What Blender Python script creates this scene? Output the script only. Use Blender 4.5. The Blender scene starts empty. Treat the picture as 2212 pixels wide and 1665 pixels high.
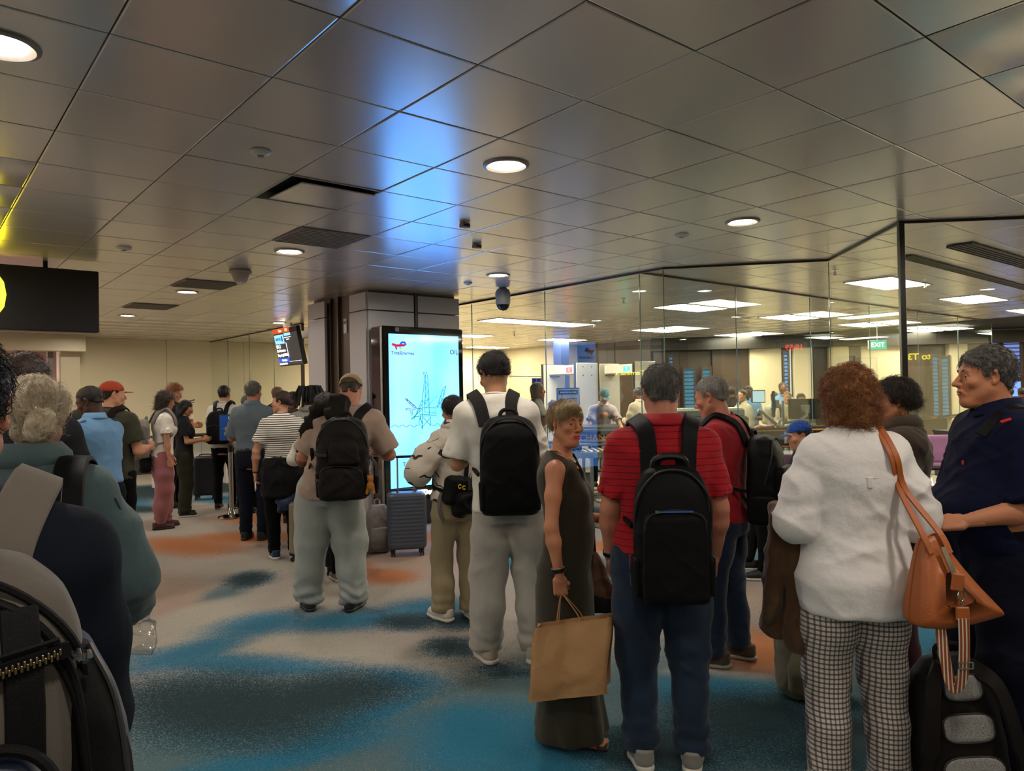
import bpy, math, random
import numpy as np
from math import sin, cos, pi, radians as R
from mathutils import Vector, Matrix

# ---------------------------------------------------------------- camera
SC = bpy.context.scene
COL = SC.collection
FPX, PITCH, ROLL, EYE, CEIL = 1584.35, R(0.6148), R(1.0911), 1.6, 2.916
cr, sr, cp, sp = cos(ROLL), sin(ROLL), cos(PITCH), sin(PITCH)
cam_data = bpy.data.cameras.new('camera')
cam_data.sensor_fit = 'HORIZONTAL'; cam_data.sensor_width = 36.0
cam_data.lens = 36.0 * FPX / 2212.0
cam_data.clip_start = 0.05; cam_data.clip_end = 200
cam = bpy.data.objects.new('camera', cam_data); COL.objects.link(cam)
vr = Vector((cr, sr * sp, -sr * cp)); vu = Vector((sr, -cr * sp, cr * cp)); vf = Vector((0, cp, sp))
cam.matrix_world = Matrix(((vr.x, vu.x, -vf.x, 0), (vr.y, vu.y, -vf.y, 0), (vr.z, vu.z, -vf.z, EYE), (0, 0, 0, 1)))
SC.camera = cam

# ---------------------------------------------------------------- world, exposure
SC.view_settings.view_transform = 'Standard'
SC.view_settings.look = 'None'
SC.view_settings.gamma = 1.0
SC.view_settings.use_curve_mapping = False
SC.view_settings.exposure = 1.05
SC.cycles.max_bounces = 7; SC.cycles.diffuse_bounces = 3; SC.cycles.glossy_bounces = 4
SC.cycles.transmission_bounces = 6; SC.cycles.transparent_max_bounces = 12
SC.cycles.caustics_reflective = False; SC.cycles.caustics_refractive = False
SC.cycles.sample_clamp_indirect = 4.0
world = bpy.data.worlds.new('world'); SC.world = world
world.use_nodes = True
bg = world.node_tree.nodes['Background']
bg.inputs[0].default_value = (1.0, 0.93, 0.84, 1); bg.inputs[1].default_value = 0.5   # the rest of the lit terminal around the hall

def to_view(px, py):                      # direction of a photo pixel (2212 x 1665) in world axes
    a, b = px - 1106.0, 832.5 - py
    x = (cr * a + sr * b) / FPX; y = (-sr * a + cr * b) / FPX
    return np.array([x, cp - y * sp, sp + y * cp])
def at_z(px, py, z=0.0):
    v = to_view(px, py); t = (z - EYE) / v[2]
    return np.array([v[0] * t, v[1] * t, z])
def at_y(px, py, Y):
    v = to_view(px, py); t = Y / v[1]
    return np.array([v[0] * t, Y, EYE + v[2] * t])
AX = np.array([cos(R(39.78)), sin(R(39.78)), 0]); BX = np.array([-AX[1], AX[0], 0]); ANG_A = R(39.78)   # the two directions of the building grid

def lamp(name, kind, loc, energy, color, size=0.3, rot=(0, 0, 0), size_y=None, spot=None, blend=.6):
    l = bpy.data.lights.new(name, kind); l.energy = energy; l.color = color
    if kind == 'AREA':
        l.size = size
        if size_y: l.shape = 'RECTANGLE'; l.size_y = size_y
        else: l.shape = 'DISK'
    else:
        l.shadow_soft_size = size
        if spot: l.spot_size = spot; l.spot_blend = blend
    o = bpy.data.objects.new(name, l); o.location = loc; o.rotation_euler = rot; COL.objects.link(o)
    return o
# ================================================================ materials
def rgb(h):
    h = h.lstrip('#'); c = [int(h[i:i + 2], 16) / 255 for i in (0, 2, 4)]
    return tuple(((x + .055) / 1.055) ** 2.4 if x > .04045 else x / 12.92 for x in c)
_M = {}
class NT:
    def __init__(s, name):
        s.m = bpy.data.materials.new(name); s.m.use_nodes = True
        s.t = s.m.node_tree; s.b = s.t.nodes['Principled BSDF']; s.o = s.t.nodes['Material Output']
    def n(s, kind, **kw):
        x = s.t.nodes.new('ShaderNode' + kind)
        for k, v in kw.items():
            if k.startswith('i_'):
                k = k[2:]; x.inputs[int(k) if k.isdigit() else k.replace('_', ' ')].default_value = v
            else: setattr(x, k, v)
        return x
    def l(s, a, b):
        if not isinstance(a, bpy.types.NodeSocket): a = a.outputs[0]
        s.t.links.new(a, b)
    def set(s, **kw):
        for k, v in kw.items():
            i = s.b.inputs[k.replace('_', ' ')]
            if isinstance(v, (tuple, list)) and len(v) == 3 and i.type == 'RGBA': v = (*v, 1)
            i.default_value = v
    def obj(s): return s.n('TexCoord').outputs['Object']
    def math(s, op, a, b=None, clamp=False):
        x = s.n('Math', operation=op, use_clamp=clamp)
        for i, v in enumerate((a, b)):
            if v is None: continue
            if isinstance(v, (int, float)): x.inputs[i].default_value = v
            else: s.l(v, x.inputs[i])
        return x.outputs[0]
    def noise(s, scale, detail=2, co=None, rough=.5):
        x = s.n('TexNoise'); x.inputs['Scale'].default_value = scale; x.inputs['Detail'].default_value = detail; x.inputs['Roughness'].default_value = rough
        s.l(co if co is not None else s.obj(), x.inputs['Vector']); return x.outputs['Fac']
    def mapping(s, scale, co=None, rot=(0, 0, 0)):
        x = s.n('Mapping'); x.inputs['Scale'].default_value = scale; x.inputs['Rotation'].default_value = rot
        s.l(co if co is not None else s.obj(), x.inputs[0]); return x.outputs[0]
    def mix(s, f, a, b):
        x = s.n('MixRGB')
        for i, v in enumerate((f, a, b)):
            if isinstance(v, (int, float)): x.inputs[i].default_value = v
            elif isinstance(v, (tuple, list)): x.inputs[i].default_value = (*v, 1) if len(v) == 3 else v
            else: s.l(v, x.inputs[i])
        return x.outputs[0]
    def ramp(s, f, stops):
        x = s.n('ValToRGB'); e = x.color_ramp.elements
        for i, (p, c) in enumerate(stops):
            q = e[i] if i < 2 else e.new(p)
            q.position = p; q.color = (*c, 1) if len(c) == 3 else c
        s.l(f, x.inputs[0]); return x.outputs[0]
    def bump(s, h, strength=.3, dist=.01):
        x = s.n('Bump'); x.inputs['Strength'].default_value = strength; x.inputs['Distance'].default_value = dist
        s.l(h, x.inputs['Height']); s.l(x, s.b.inputs['Normal'])

def plain(name, c, rough=.5, metal=0, spec=.5, coat=0, var=0):
    key = ('p', name)
    if key in _M: return _M[key]
    n = NT(name); c = rgb(c) if isinstance(c, str) else c
    n.set(Base_Color=c, Roughness=rough, Metallic=metal, Specular_IOR_Level=spec, Coat_Weight=coat)
    if var:
        f = n.noise(6, 4); n.l(n.mix(f, tuple(x * (1 - var) for x in c), tuple(min(1, x * (1 + var)) for x in c)), n.b.inputs['Base Color'])
    _M[key] = n.m; return n.m
def glow(name, c, strength):
    key = ('g', name)
    if key in _M: return _M[key]
    n = NT(name); c = rgb(c) if isinstance(c, str) else c
    n.set(Base_Color=(0, 0, 0), Roughness=.5, Emission_Color=c, Emission_Strength=strength)
    _M[key] = n.m; return n.m
def cloth(name, c, rough=.85, weave=900, c2=None, fold=.25, sheen=.15):
    key = ('c', name)
    if key in _M: return _M[key]
    n = NT(name); c = rgb(c) if isinstance(c, str) else c
    c2 = tuple(x * .8 for x in c) if c2 is None else rgb(c2)
    n.set(Roughness=rough, Specular_IOR_Level=.25 if max(c) > .03 else .12, Sheen_Weight=sheen if max(c) > .03 else .01)
    f = n.noise(9, 5); g = n.noise(weave, 1)
    k = n.mix(f, c, c2); k = n.mix(n.math('MULTIPLY', g, .35), k, tuple(x * .55 for x in c))
    n.l(k, n.b.inputs['Base Color'])
    h = n.math('ADD', n.math('MULTIPLY', n.noise(24, 3), fold), n.math('MULTIPLY', g, .05))
    n.bump(h, .55, .02); _M[key] = n.m; return n.m
def skin(name, c, red=.5):
    key = ('s', name)
    if key in _M: return _M[key]
    n = NT(name); c = rgb(c)
    f = n.noise(14, 4); k = n.mix(n.math('MULTIPLY', f, red), c, (c[0] * .85, c[1] * .6, c[2] * .55))
    n.l(k, n.b.inputs['Base Color'])
    n.set(Roughness=.5, Specular_IOR_Level=.35, Subsurface_Weight=.12, Subsurface_Radius=(.012, .005, .003), Subsurface_Scale=1.0)
    n.bump(n.noise(130, 3), .25, .003); _M[key] = n.m; return n.m
def hairmat(name, c, c2, rough=.42, streak=(60, 60, 7)):
    key = ('h', name)
    if key in _M: return _M[key]
    n = NT(name); c = rgb(c); c2 = rgb(c2)
    f = n.noise(3, 4, n.mapping(streak), .7)
    f = n.math('MULTIPLY_ADD', f, 2.2); n.t.nodes[-1].inputs[2].default_value = -.6
    f2 = n.math('MINIMUM', n.math('MAXIMUM', f, 0.), 1.)
    n.l(n.mix(f2, c, c2), n.b.inputs['Base Color'])
    n.set(Roughness=rough, Specular_IOR_Level=.45)
    n.bump(f, .6, .006); _M[key] = n.m; return n.m
def striped(name, base, line, period, width, axis=2, rough=.85, wob=.004):
    key = ('st', name)
    if key in _M: return _M[key]
    n = NT(name); x = n.n('SeparateXYZ'); n.l(n.obj(), x.inputs[0])
    z = n.math('ADD', x.outputs[axis], n.math('MULTIPLY', n.noise(5, 2), wob))
    f = n.math('LESS_THAN', n.math('FRACT', n.math('DIVIDE', z, period)), width)
    g = n.noise(9, 4); b = rgb(base)
    n.l(n.mix(f, n.mix(g, b, tuple(v * .8 for v in b)), rgb(line)), n.b.inputs['Base Color'])
    n.set(Roughness=rough, Specular_IOR_Level=.25, Sheen_Weight=.1); n.bump(n.noise(26, 3), .3, .01)
    _M[key] = n.m; return n.m

# ================================================================ objects
def link(o): COL.objects.link(o); return o
def tag(o, label=None, cat=None, group=None, kind=None):
    if label: o['label'] = label
    if cat: o['category'] = cat
    if group: o['group'] = group
    if kind: o['kind'] = kind
    return o
def empty(name, loc=(0, 0, 0), rz=0, label=None, cat=None, group=None):
    o = bpy.data.objects.new(name, None); o.location = [float(v) for v in loc]; o.rotation_euler = (0, 0, rz); o.empty_display_size = .1
    return tag(link(o), label, cat, group)
def copy_tree(o, parent=None):
    c = o.copy(); COL.objects.link(c)
    if parent is not None: c.parent = parent
    for ch in list(o.children): copy_tree(ch, c)
    return c
def raw(name, V, F, mats, parent=None, mi=None, smooth=True, label=None):
    me = bpy.data.meshes.new(name)
    V = np.asarray(V, np.float32).reshape(-1, 3)
    if isinstance(F, np.ndarray):
        k = F.shape[1]; m = len(F)
        me.vertices.add(len(V)); me.vertices.foreach_set('co', V.ravel())
        me.loops.add(m * k); me.loops.foreach_set('vertex_index', F.astype(np.int32).ravel())
        me.polygons.add(m); me.polygons.foreach_set('loop_start', np.arange(0, m * k, k, dtype=np.int32))
        me.update(calc_edges=True)
    else:
        me.from_pydata([tuple(map(float, v)) for v in V], [], [tuple(int(i) for i in f) for f in F]); m = len(F)
    if not isinstance(mats, (list, tuple)): mats = [mats]
    for x in mats: me.materials.append(x)
    if mi is not None: me.polygons.foreach_set('material_index', np.asarray(mi, np.int32))
    if smooth: me.polygons.foreach_set('use_smooth', np.ones(m, bool))
    me.update()
    o = bpy.data.objects.new(name, me); COL.objects.link(o)
    if parent is not None: o.parent = parent
    if label: o['label'] = label
    return o

class MB:                                   # hard-surface mesh collector
    def __init__(s): s.v = []; s.f = []; s.m = []; s.mat = 0; s.X = None
    def add(s, vs, fs):
        o = len(s.v)
        for v in vs:
            v = Vector([float(c) for c in v]); s.v.append(tuple(s.X @ v) if s.X else tuple(v))
        for f in fs: s.f.append(tuple(i + o for i in f)); s.m.append(s.mat)
        return s
    def box(s, c, size, rot=None, bev=0.0):
        hx, hy, hz = [x / 2 for x in size]; b = min(bev, hx * .9, hy * .9, hz * .9)
        if b <= 0:
            vs = [(x, y, z) for x in (-hx, hx) for y in (-hy, hy) for z in (-hz, hz)]
            fs = [(0, 1, 3, 2), (4, 6, 7, 5), (0, 4, 5, 1), (2, 3, 7, 6), (0, 2, 6, 4), (1, 5, 7, 3)]
        else:
            vs = []; ix = {}
            for x in (-1, 1):
                for y in (-1, 1):
                    for z in (-1, 1):
                        for a in range(3):
                            p = [x * (hx - b), y * (hy - b), z * (hz - b)]; p[a] = (x, y, z)[a] * (hx, hy, hz)[a]
                            ix[(x, y, z, a)] = len(vs); vs.append(tuple(p))
            fs = []
            for a in range(3):
                u, w = [(1, 2), (2, 0), (0, 1)][a]
                for sg in (-1, 1):
                    q = []
                    for (i, j) in ((-1, -1), (1, -1), (1, 1), (-1, 1)):
                        k = [0, 0, 0]; k[a] = sg; k[u] = i; k[w] = j; q.append(ix[(*k, a)])
                    fs.append(tuple(q if sg > 0 else q[::-1]))
                for i in (-1, 1):
                    for j in (-1, 1):
                        k1 = [0, 0, 0]; k2 = [0, 0, 0]; k1[u] = k2[u] = i; k1[w] = k2[w] = j; k1[a] = -1; k2[a] = 1
                        q = (ix[(*k1, u)], ix[(*k2, u)], ix[(*k2, w)], ix[(*k1, w)])
                        fs.append(q if i * j < 0 else q[::-1])
            for x in (-1, 1):
                for y in (-1, 1):
                    for z in (-1, 1):
                        q = (ix[(x, y, z, 0)], ix[(x, y, z, 1)], ix[(x, y, z, 2)]); fs.append(q if x * y * z > 0 else q[::-1])
        if rot is not None:
            Q = rot if isinstance(rot, Matrix) else Matrix.Rotation(rot, 3, 'Z')
            vs = [Q @ Vector(v) for v in vs]
        return s.add([(v[0] + c[0], v[1] + c[1], v[2] + c[2]) for v in vs], fs)
    def cyl(s, p0, p1, r0, r1=None, n=16, caps=True):
        r1 = r0 if r1 is None else r1; p0 = Vector([float(v) for v in p0]); p1 = Vector([float(v) for v in p1]); a = (p1 - p0).normalized()
        u = a.orthogonal().normalized(); w = a.cross(u); vs = []
        for p, r in ((p0, r0), (p1, r1)):
            for i in range(n):
                t = 2 * pi * i / n; vs.append(p + r * (cos(t) * u + sin(t) * w))
        fs = [(i, (i + 1) % n, n + (i + 1) % n, n + i) for i in range(n)]
        if caps: fs += [tuple(range(n - 1, -1, -1)), tuple(range(n, 2 * n))]
        return s.add(vs, fs)
    def lathe(s, prof, c=(0, 0, 0), n=24):          # prof: (radius, z) from bottom to top
        vs = [(c[0] + r * cos(2 * pi * i / n), c[1] + r * sin(2 * pi * i / n), c[2] + z) for r, z in prof for i in range(n)]
        fs = [(k * n + i, k * n + (i + 1) % n, (k + 1) * n + (i + 1) % n, (k + 1) * n + i) for k in range(len(prof) - 1) for i in range(n)]
        return s.add(vs, fs)
    def tube(s, pts, r, n=8):
        P = [Vector([float(c) for c in p]) for p in pts]; rr = r if isinstance(r, (list, tuple)) else [r] * len(P)
        u = None; vs = []
        for i, p in enumerate(P):
            t = (P[min(i + 1, len(P) - 1)] - P[max(i - 1, 0)]).normalized()
            u = t.orthogonal().normalized() if u is None else (u - u.dot(t) * t).normalized()
            w = t.cross(u)
            for k in range(n): a = 2 * pi * k / n; vs.append(p + rr[i] * (cos(a) * u + sin(a) * w))
        fs = [(i * n + k, i * n + (k + 1) % n, (i + 1) * n + (k + 1) % n, (i + 1) * n + k) for i in range(len(P) - 1) for k in range(n)]
        fs += [tuple(range(n - 1, -1, -1)), tuple(range((len(P) - 1) * n, len(P) * n))]
        return s.add(vs, fs)
    def ribbon(s, pts, w, th, nrm):                 # flat strap along pts; nrm: outward normals
        P = [Vector([float(c) for c in p]) for p in pts]; vs = []
        ww = w if isinstance(w, (list, tuple)) else [w] * len(P)
        for i, p in enumerate(P):
            t = (P[min(i + 1, len(P) - 1)] - P[max(i - 1, 0)]).normalized()
            nn = Vector([float(c) for c in nrm[min(i, len(nrm) - 1)]]); nn = (nn - nn.dot(t) * t).normalized(); b = t.cross(nn)
            for (x, y) in ((-.5, 0), (-.44, 1), (.44, 1), (.5, 0), (.44, -.3), (-.44, -.3)): vs.append(p + b * x * ww[i] + nn * y * th)
        k = 6; fs = [(i * k + j, i * k + (j + 1) % k, (i + 1) * k + (j + 1) % k, (i + 1) * k + j) for i in range(len(P) - 1) for j in range(k)]
        fs += [tuple(range(k - 1, -1, -1)), tuple(range((len(P) - 1) * k, len(P) * k))]
        return s.add(vs, fs)
    def prism(s, poly, y0, y1):                     # polygon in x,z extruded in y
        n = len(poly); vs = [(x, y0, z) for x, z in poly] + [(x, y1, z) for x, z in poly]
        fs = [(i, (i + 1) % n, n + (i + 1) % n, n + i) for i in range(n)] + [tuple(range(n - 1, -1, -1)), tuple(range(n, 2 * n))]
        return s.add(vs, fs)
    def build(s, name, mats, parent=None, smooth=False, label=None):
        o = raw(name, s.v, s.f, mats, parent, s.m if isinstance(mats, (list, tuple)) and len(mats) > 1 else None, False, label)
        if smooth:
            o.data.polygons.foreach_set('use_smooth', np.ones(len(s.f), bool))
            try: o.data.set_sharp_from_angle(angle=R(38))
            except Exception: pass
        return o
def spline(pts, n=6):
    P = [np.array(p, float) for p in pts]; P = [2 * P[0] - P[1]] + P + [2 * P[-1] - P[-2]]; out = []
    for i in range(1, len(P) - 2):
        for k in range(n):
            t = k / n; a, b, c, d = P[i - 1:i + 3]
            out.append(.5 * ((2 * b) + (-a + c) * t + (2 * a - 5 * b + 4 * c - d) * t * t + (-a + 3 * b - 3 * c + d) * t ** 3))
    out.append(P[-2]); return out
def text(name, body, size, mat, parent, M, ext=.001, align='LEFT', sx=1.0, bold=.0, label=None):
    c = bpy.data.curves.new(name, 'FONT'); c.body = body; c.size = size; c.extrude = ext; c.align_x = align; c.align_y = 'CENTER'; c.offset = bold
    c.resolution_u = 3; c.materials.append(mat)
    o = bpy.data.objects.new(name, c); COL.objects.link(o)
    if parent is not None: o.parent = parent
    o.matrix_local = M @ Matrix.Diagonal((sx, 1, 1, 1))
    if label: o['label'] = label
    TEXTS.append(o); return o
TEXTS = []
def bake_texts():                                   # lettering becomes plain meshes
    dg = bpy.context.evaluated_depsgraph_get()
    for o in TEXTS:
        me = bpy.data.meshes.new_from_object(o.evaluated_get(dg)); n = bpy.data.objects.new(o.name, me); nm = o.name; COL.objects.link(n); n.parent = o.parent; n.matrix_local = o.matrix_local.copy()
        if 'label' in o: n['label'] = o['label']
        bpy.data.objects.remove(o); n.name = nm

# ================================================================ implicit surfaces (bodies, clothes, bags)
rng = np.random.default_rng(7)
def unit(v): v = np.asarray(v, float); return v / (np.linalg.norm(v) + 1e-12)
def frame(y, z):                                    # rotation with columns x,y,z from a y axis and a rough z axis
    y = unit(y); x = unit(np.cross(y, z)); return np.stack([x, y, np.cross(x, y)], 1)
def eul(rx=0, ry=0, rz=0): return np.array((Matrix.Rotation(rz, 3, 'Z') @ Matrix.Rotation(ry, 3, 'Y') @ Matrix.Rotation(rx, 3, 'X')))
class Sdf:
    def __init__(s, lo, hi, h):
        s.lo = np.array(lo, float); s.h = h; s.n = np.ceil((np.array(hi) - s.lo) / h).astype(int) + 1
        s.D = np.full(s.n, 1.0, np.float32); s.ax = [(s.lo[i] + h * np.arange(s.n[i])).astype(np.float32) for i in range(3)]
    def put(s, lo, hi, fn, k, op):
        pad = k + .02 + 2 * s.h
        a = np.clip(np.floor((np.asarray(lo) - pad - s.lo) / s.h), 0, s.n).astype(int); b = np.clip(np.ceil((np.asarray(hi) + pad - s.lo) / s.h) + 1, 0, s.n).astype(int)
        if (b <= a).any(): return s
        sl = tuple(slice(a[i], b[i]) for i in range(3))
        d = fn(s.ax[0][sl[0]][:, None, None], s.ax[1][sl[1]][None, :, None], s.ax[2][sl[2]][None, None, :]).astype(np.float32)
        o = s.D[sl]
        if op == 'u':
            hh = np.maximum(k - np.abs(o - d), 0) / k; s.D[sl] = np.minimum(o, d) - hh * hh * k * .25
        elif op == 's':
            d = -d; hh = np.maximum(k - np.abs(o - d), 0) / k; s.D[sl] = np.maximum(o, d) + hh * hh * k * .25
        return s
    def cap(s, p0, p1, r0, r1=None, k=.02, op='u', flat=None, f=1.0):   # tapered limb; flat: axis squeezed by factor f
        r1 = r0 if r1 is None else r1; p0 = np.asarray(p0, float); p1 = np.asarray(p1, float); a = p1 - p0; L2 = float(a @ a) + 1e-9; m = max(r0, r1) * max(1, f)
        if flat is not None: flat = unit(flat)
        def fn(X, Y, Z):
            x, y, z = X - p0[0], Y - p0[1], Z - p0[2]; t = np.clip((x * a[0] + y * a[1] + z * a[2]) / L2, 0, 1)
            x = x - t * a[0]; y = y - t * a[1]; z = z - t * a[2]; q = x * x + y * y + z * z
            if flat is not None:
                w = x * flat[0] + y * flat[1] + z * flat[2]; q = q + w * w * (1 / f ** 2 - 1)
            return np.sqrt(q) - (r0 + (r1 - r0) * t)
        return s.put(np.minimum(p0, p1) - m, np.maximum(p0, p1) + m, fn, k, op)
    def chain(s, pts, rs, k=.02, **kw):
        for i in range(len(pts) - 1): s.cap(pts[i], pts[i + 1], rs[i], rs[i + 1], k, **kw)
        return s
    def ell(s, c, r, rot=None, k=.02, op='u'):
        c = np.asarray(c, float); r = np.asarray(r, float); m = r.max()
        def fn(X, Y, Z):
            x, y, z = X - c[0], Y - c[1], Z - c[2]
            if rot is not None: x, y, z = [x * rot[0][i] + y * rot[1][i] + z * rot[2][i] for i in range(3)]
            k0 = np.sqrt((x / r[0]) ** 2 + (y / r[1]) ** 2 + (z / r[2]) ** 2); k1 = np.sqrt((x / r[0] ** 2) ** 2 + (y / r[1] ** 2) ** 2 + (z / r[2] ** 2) ** 2) + 1e-6
            return k0 * (k0 - 1) / k1
        e = r if rot is None else np.array([m, m, m])
        return s.put(c - e, c + e, fn, k, op)
    def box(s, c, half, rad=.01, rot=None, k=.01, op='u'):
        c = np.asarray(c, float); hf = np.asarray(half, float) - rad; m = np.linalg.norm(half) if rot is not None else np.asarray(half)
        def fn(X, Y, Z):
            x, y, z = X - c[0], Y - c[1], Z - c[2]
            if rot is not None: x, y, z = [x * rot[0][i] + y * rot[1][i] + z * rot[2][i] for i in range(3)]
            qx, qy, qz = np.abs(x) - hf[0], np.abs(y) - hf[1], np.abs(z) - hf[2]
            return np.sqrt(np.maximum(qx, 0) ** 2 + np.maximum(qy, 0) ** 2 + np.maximum(qz, 0) ** 2) + np.minimum(np.maximum(qx, np.maximum(qy, qz)), 0) - rad
        return s.put(c - m, c + m, fn, k, op)
    def loft(s, rings, p=2.3, k=.02, op='u', off=0.0):  # rings: (z, cx, cy, rx, ry)
        A = np.array(rings, float); A = A[np.argsort(A[:, 0])]
        def fn(X, Y, Z):
            z = Z.ravel(); q = [smooth_interp(z, A[:, 0], A[:, i])[None, None, :] for i in range(1, 5)]
            rx, ry = q[2] + off, q[3] + off; m = np.minimum(rx, ry)
            d = ((np.abs((X - q[0]) / rx) ** p + np.abs((Y - q[1]) / ry) ** p) ** (1 / p) - 1) * m
            e = np.maximum(A[0, 0] - Z, Z - A[-1, 0])
            r = .012; return np.minimum(np.maximum(d, e) + r, 0) + np.sqrt(np.maximum(d + r, 0) ** 2 + np.maximum(e + r, 0) ** 2) - r
        lo = [(A[:, 1] - A[:, 3]).min() - off, (A[:, 2] - A[:, 4]).min() - off, A[0, 0]]; hi = [(A[:, 1] + A[:, 3]).max() + off, (A[:, 2] + A[:, 4]).max() + off, A[-1, 0]]
        return s.put(lo, hi, fn, k, op)
    def cut(s, p, n, k=.004):                       # removes the side the normal points to
        p = np.asarray(p, float); n = unit(n)
        d = (s.ax[0][:, None, None] - p[0]) * n[0] + (s.ax[1][None, :, None] - p[1]) * n[1] + (s.ax[2][None, None, :] - p[2]) * n[2]
        hh = np.maximum(k - np.abs(s.D - d), 0) / k; s.D = (np.maximum(s.D, d) + hh * hh * k * .25).astype(np.float32); return s
    def mesh(s):
        D = s.D; D[0] = D[-1] = .05; D[:, 0] = D[:, -1] = .05; D[:, :, 0] = D[:, :, -1] = .05
        I = D < 0; c = np.zeros(np.array(D.shape) - 1, np.uint8); nx, ny, nz = c.shape
        for i in (0, 1):
            for j in (0, 1):
                for k in (0, 1): c += I[i:i + nx, j:j + ny, k:k + nz]
        act = (c > 0) & (c < 8); idx = np.argwhere(act); m = len(idx)
        ID = np.full(act.shape, -1, np.int32); ID[act] = np.arange(m)
        acc = np.zeros((m, 3)); num = np.zeros(m)
        C = {q: D[idx[:, 0] + q[0], idx[:, 1] + q[1], idx[:, 2] + q[2]] for q in [(i, j, k) for i in (0, 1) for j in (0, 1) for k in (0, 1)]}
        for q0 in C:
            for a in range(3):
                if q0[a]: continue
                q1 = list(q0); q1[a] = 1; q1 = tuple(q1); u, v = C[q0], C[q1]; mk = (u < 0) != (v < 0)
                t = u[mk] / (u[mk] - v[mk]); p = np.tile(np.array(q0, float), (mk.sum(), 1)); p[:, a] += t; acc[mk] += p; num[mk] += 1
        V = s.lo + s.h * (idx + acc / num[:, None]); Fs = []
        for a in range(3):
            b, g = (a + 1) % 3, (a + 2) % 3
            sl0 = [slice(None)] * 3; sl1 = [slice(None)] * 3; sl0[a] = slice(0, -1); sl1[a] = slice(1, None)
            A, B = I[tuple(sl0)], I[tuple(sl1)]; E = A != B; e = np.argwhere(E)
            e = e[(e[:, b] > 0) & (e[:, g] > 0) & (e[:, b] < c.shape[b]) & (e[:, g] < c.shape[g])]
            up = A[e[:, 0], e[:, 1], e[:, 2]]; q = []
            for (db, dg) in ((-1, -1), (0, -1), (0, 0), (-1, 0)):
                w = e.copy(); w[:, b] += db; w[:, g] += dg; q.append(ID[w[:, 0], w[:, 1], w[:, 2]])
            q = np.stack(q, 1); q[~up] = q[~up][:, ::-1]; Fs.append(q)
        return V, np.concatenate(Fs)
def smooth_interp(x, xs, ys):                       # monotone cubic through the ring values
    h = np.diff(xs); d = np.diff(ys) / h; m = np.zeros(len(xs)); m[0] = d[0]; m[-1] = d[-1]
    for i in range(1, len(xs) - 1): m[i] = 0 if d[i - 1] * d[i] <= 0 else 2 * d[i - 1] * d[i] / (d[i - 1] + d[i])
    x = np.clip(x, xs[0], xs[-1]); i = np.clip(np.searchsorted(xs, x) - 1, 0, len(xs) - 2); t = (x - xs[i]) / h[i]
    return (1 + 2 * t) * (1 - t) ** 2 * ys[i] + t * (1 - t) ** 2 * h[i] * m[i] + t * t * (3 - 2 * t) * ys[i + 1] + t * t * (t - 1) * h[i] * m[i + 1]
def normals(V, F):
    q = V[F]; n = np.cross(q[:, 2] - q[:, 0], q[:, 3] - q[:, 1]); N = np.zeros_like(V)
    for j in range(4):
        for a in range(3): N[:, a] += np.bincount(F[:, j], n[:, a], len(V))
    return N / (np.linalg.norm(N, axis=1, keepdims=True) + 1e-12)
def vnoise(P, seed=0):
    P = np.asarray(P) + seed * 17.31; i = np.floor(P).astype(np.int64); f = P - i; f = f * f * (3 - 2 * f)
    def hsh(a, b, c):
        h = (a * 73856093) ^ (b * 19349663) ^ (c * 83492791); h = (h ^ (h >> 13)) * 1274126177; return ((h ^ (h >> 16)) & 0xffff) / 65535.0
    r = 0
    for dx in (0, 1):
        for dy in (0, 1):
            for dz in (0, 1):
                w = (f[:, 0] if dx else 1 - f[:, 0]) * (f[:, 1] if dy else 1 - f[:, 1]) * (f[:, 2] if dz else 1 - f[:, 2])
                r = r + w * hsh(i[:, 0] + dx, i[:, 1] + dy, i[:, 2] + dz)
    return r
def ridge(P, seed): return 1 - np.abs(2 * vnoise(P, seed) - 1)
def wrinkle(V, F, amp=.006, seed=1, scale=(5, 5, 14), tilt=.5, amp2=.35, mask=None):
    N = normals(V, F); Q = V @ eul(tilt * .3, tilt, 0).T; w = (vnoise(V * 3, seed + 9) - .5) * .25
    a = ridge(Q * np.array(scale) + w[:, None] * 6, seed) ** 2 - .35
    Q2 = V @ eul(0, -tilt * 1.4, .5).T; b = ridge(Q2 * np.array(scale) * 1.3 + w[:, None] * 8, seed + 3) ** 3 - .2
    c = ridge(V * np.array(scale) * 2.7, seed + 5) - .5
    d = (a * .6 + b * .6) * (.35 + 1.3 * vnoise(V * 4, seed + 7)) + c * amp2 * .4
    if mask is not None: d = d * mask(V)
    return V + N * (d * amp)[:, None]
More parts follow.
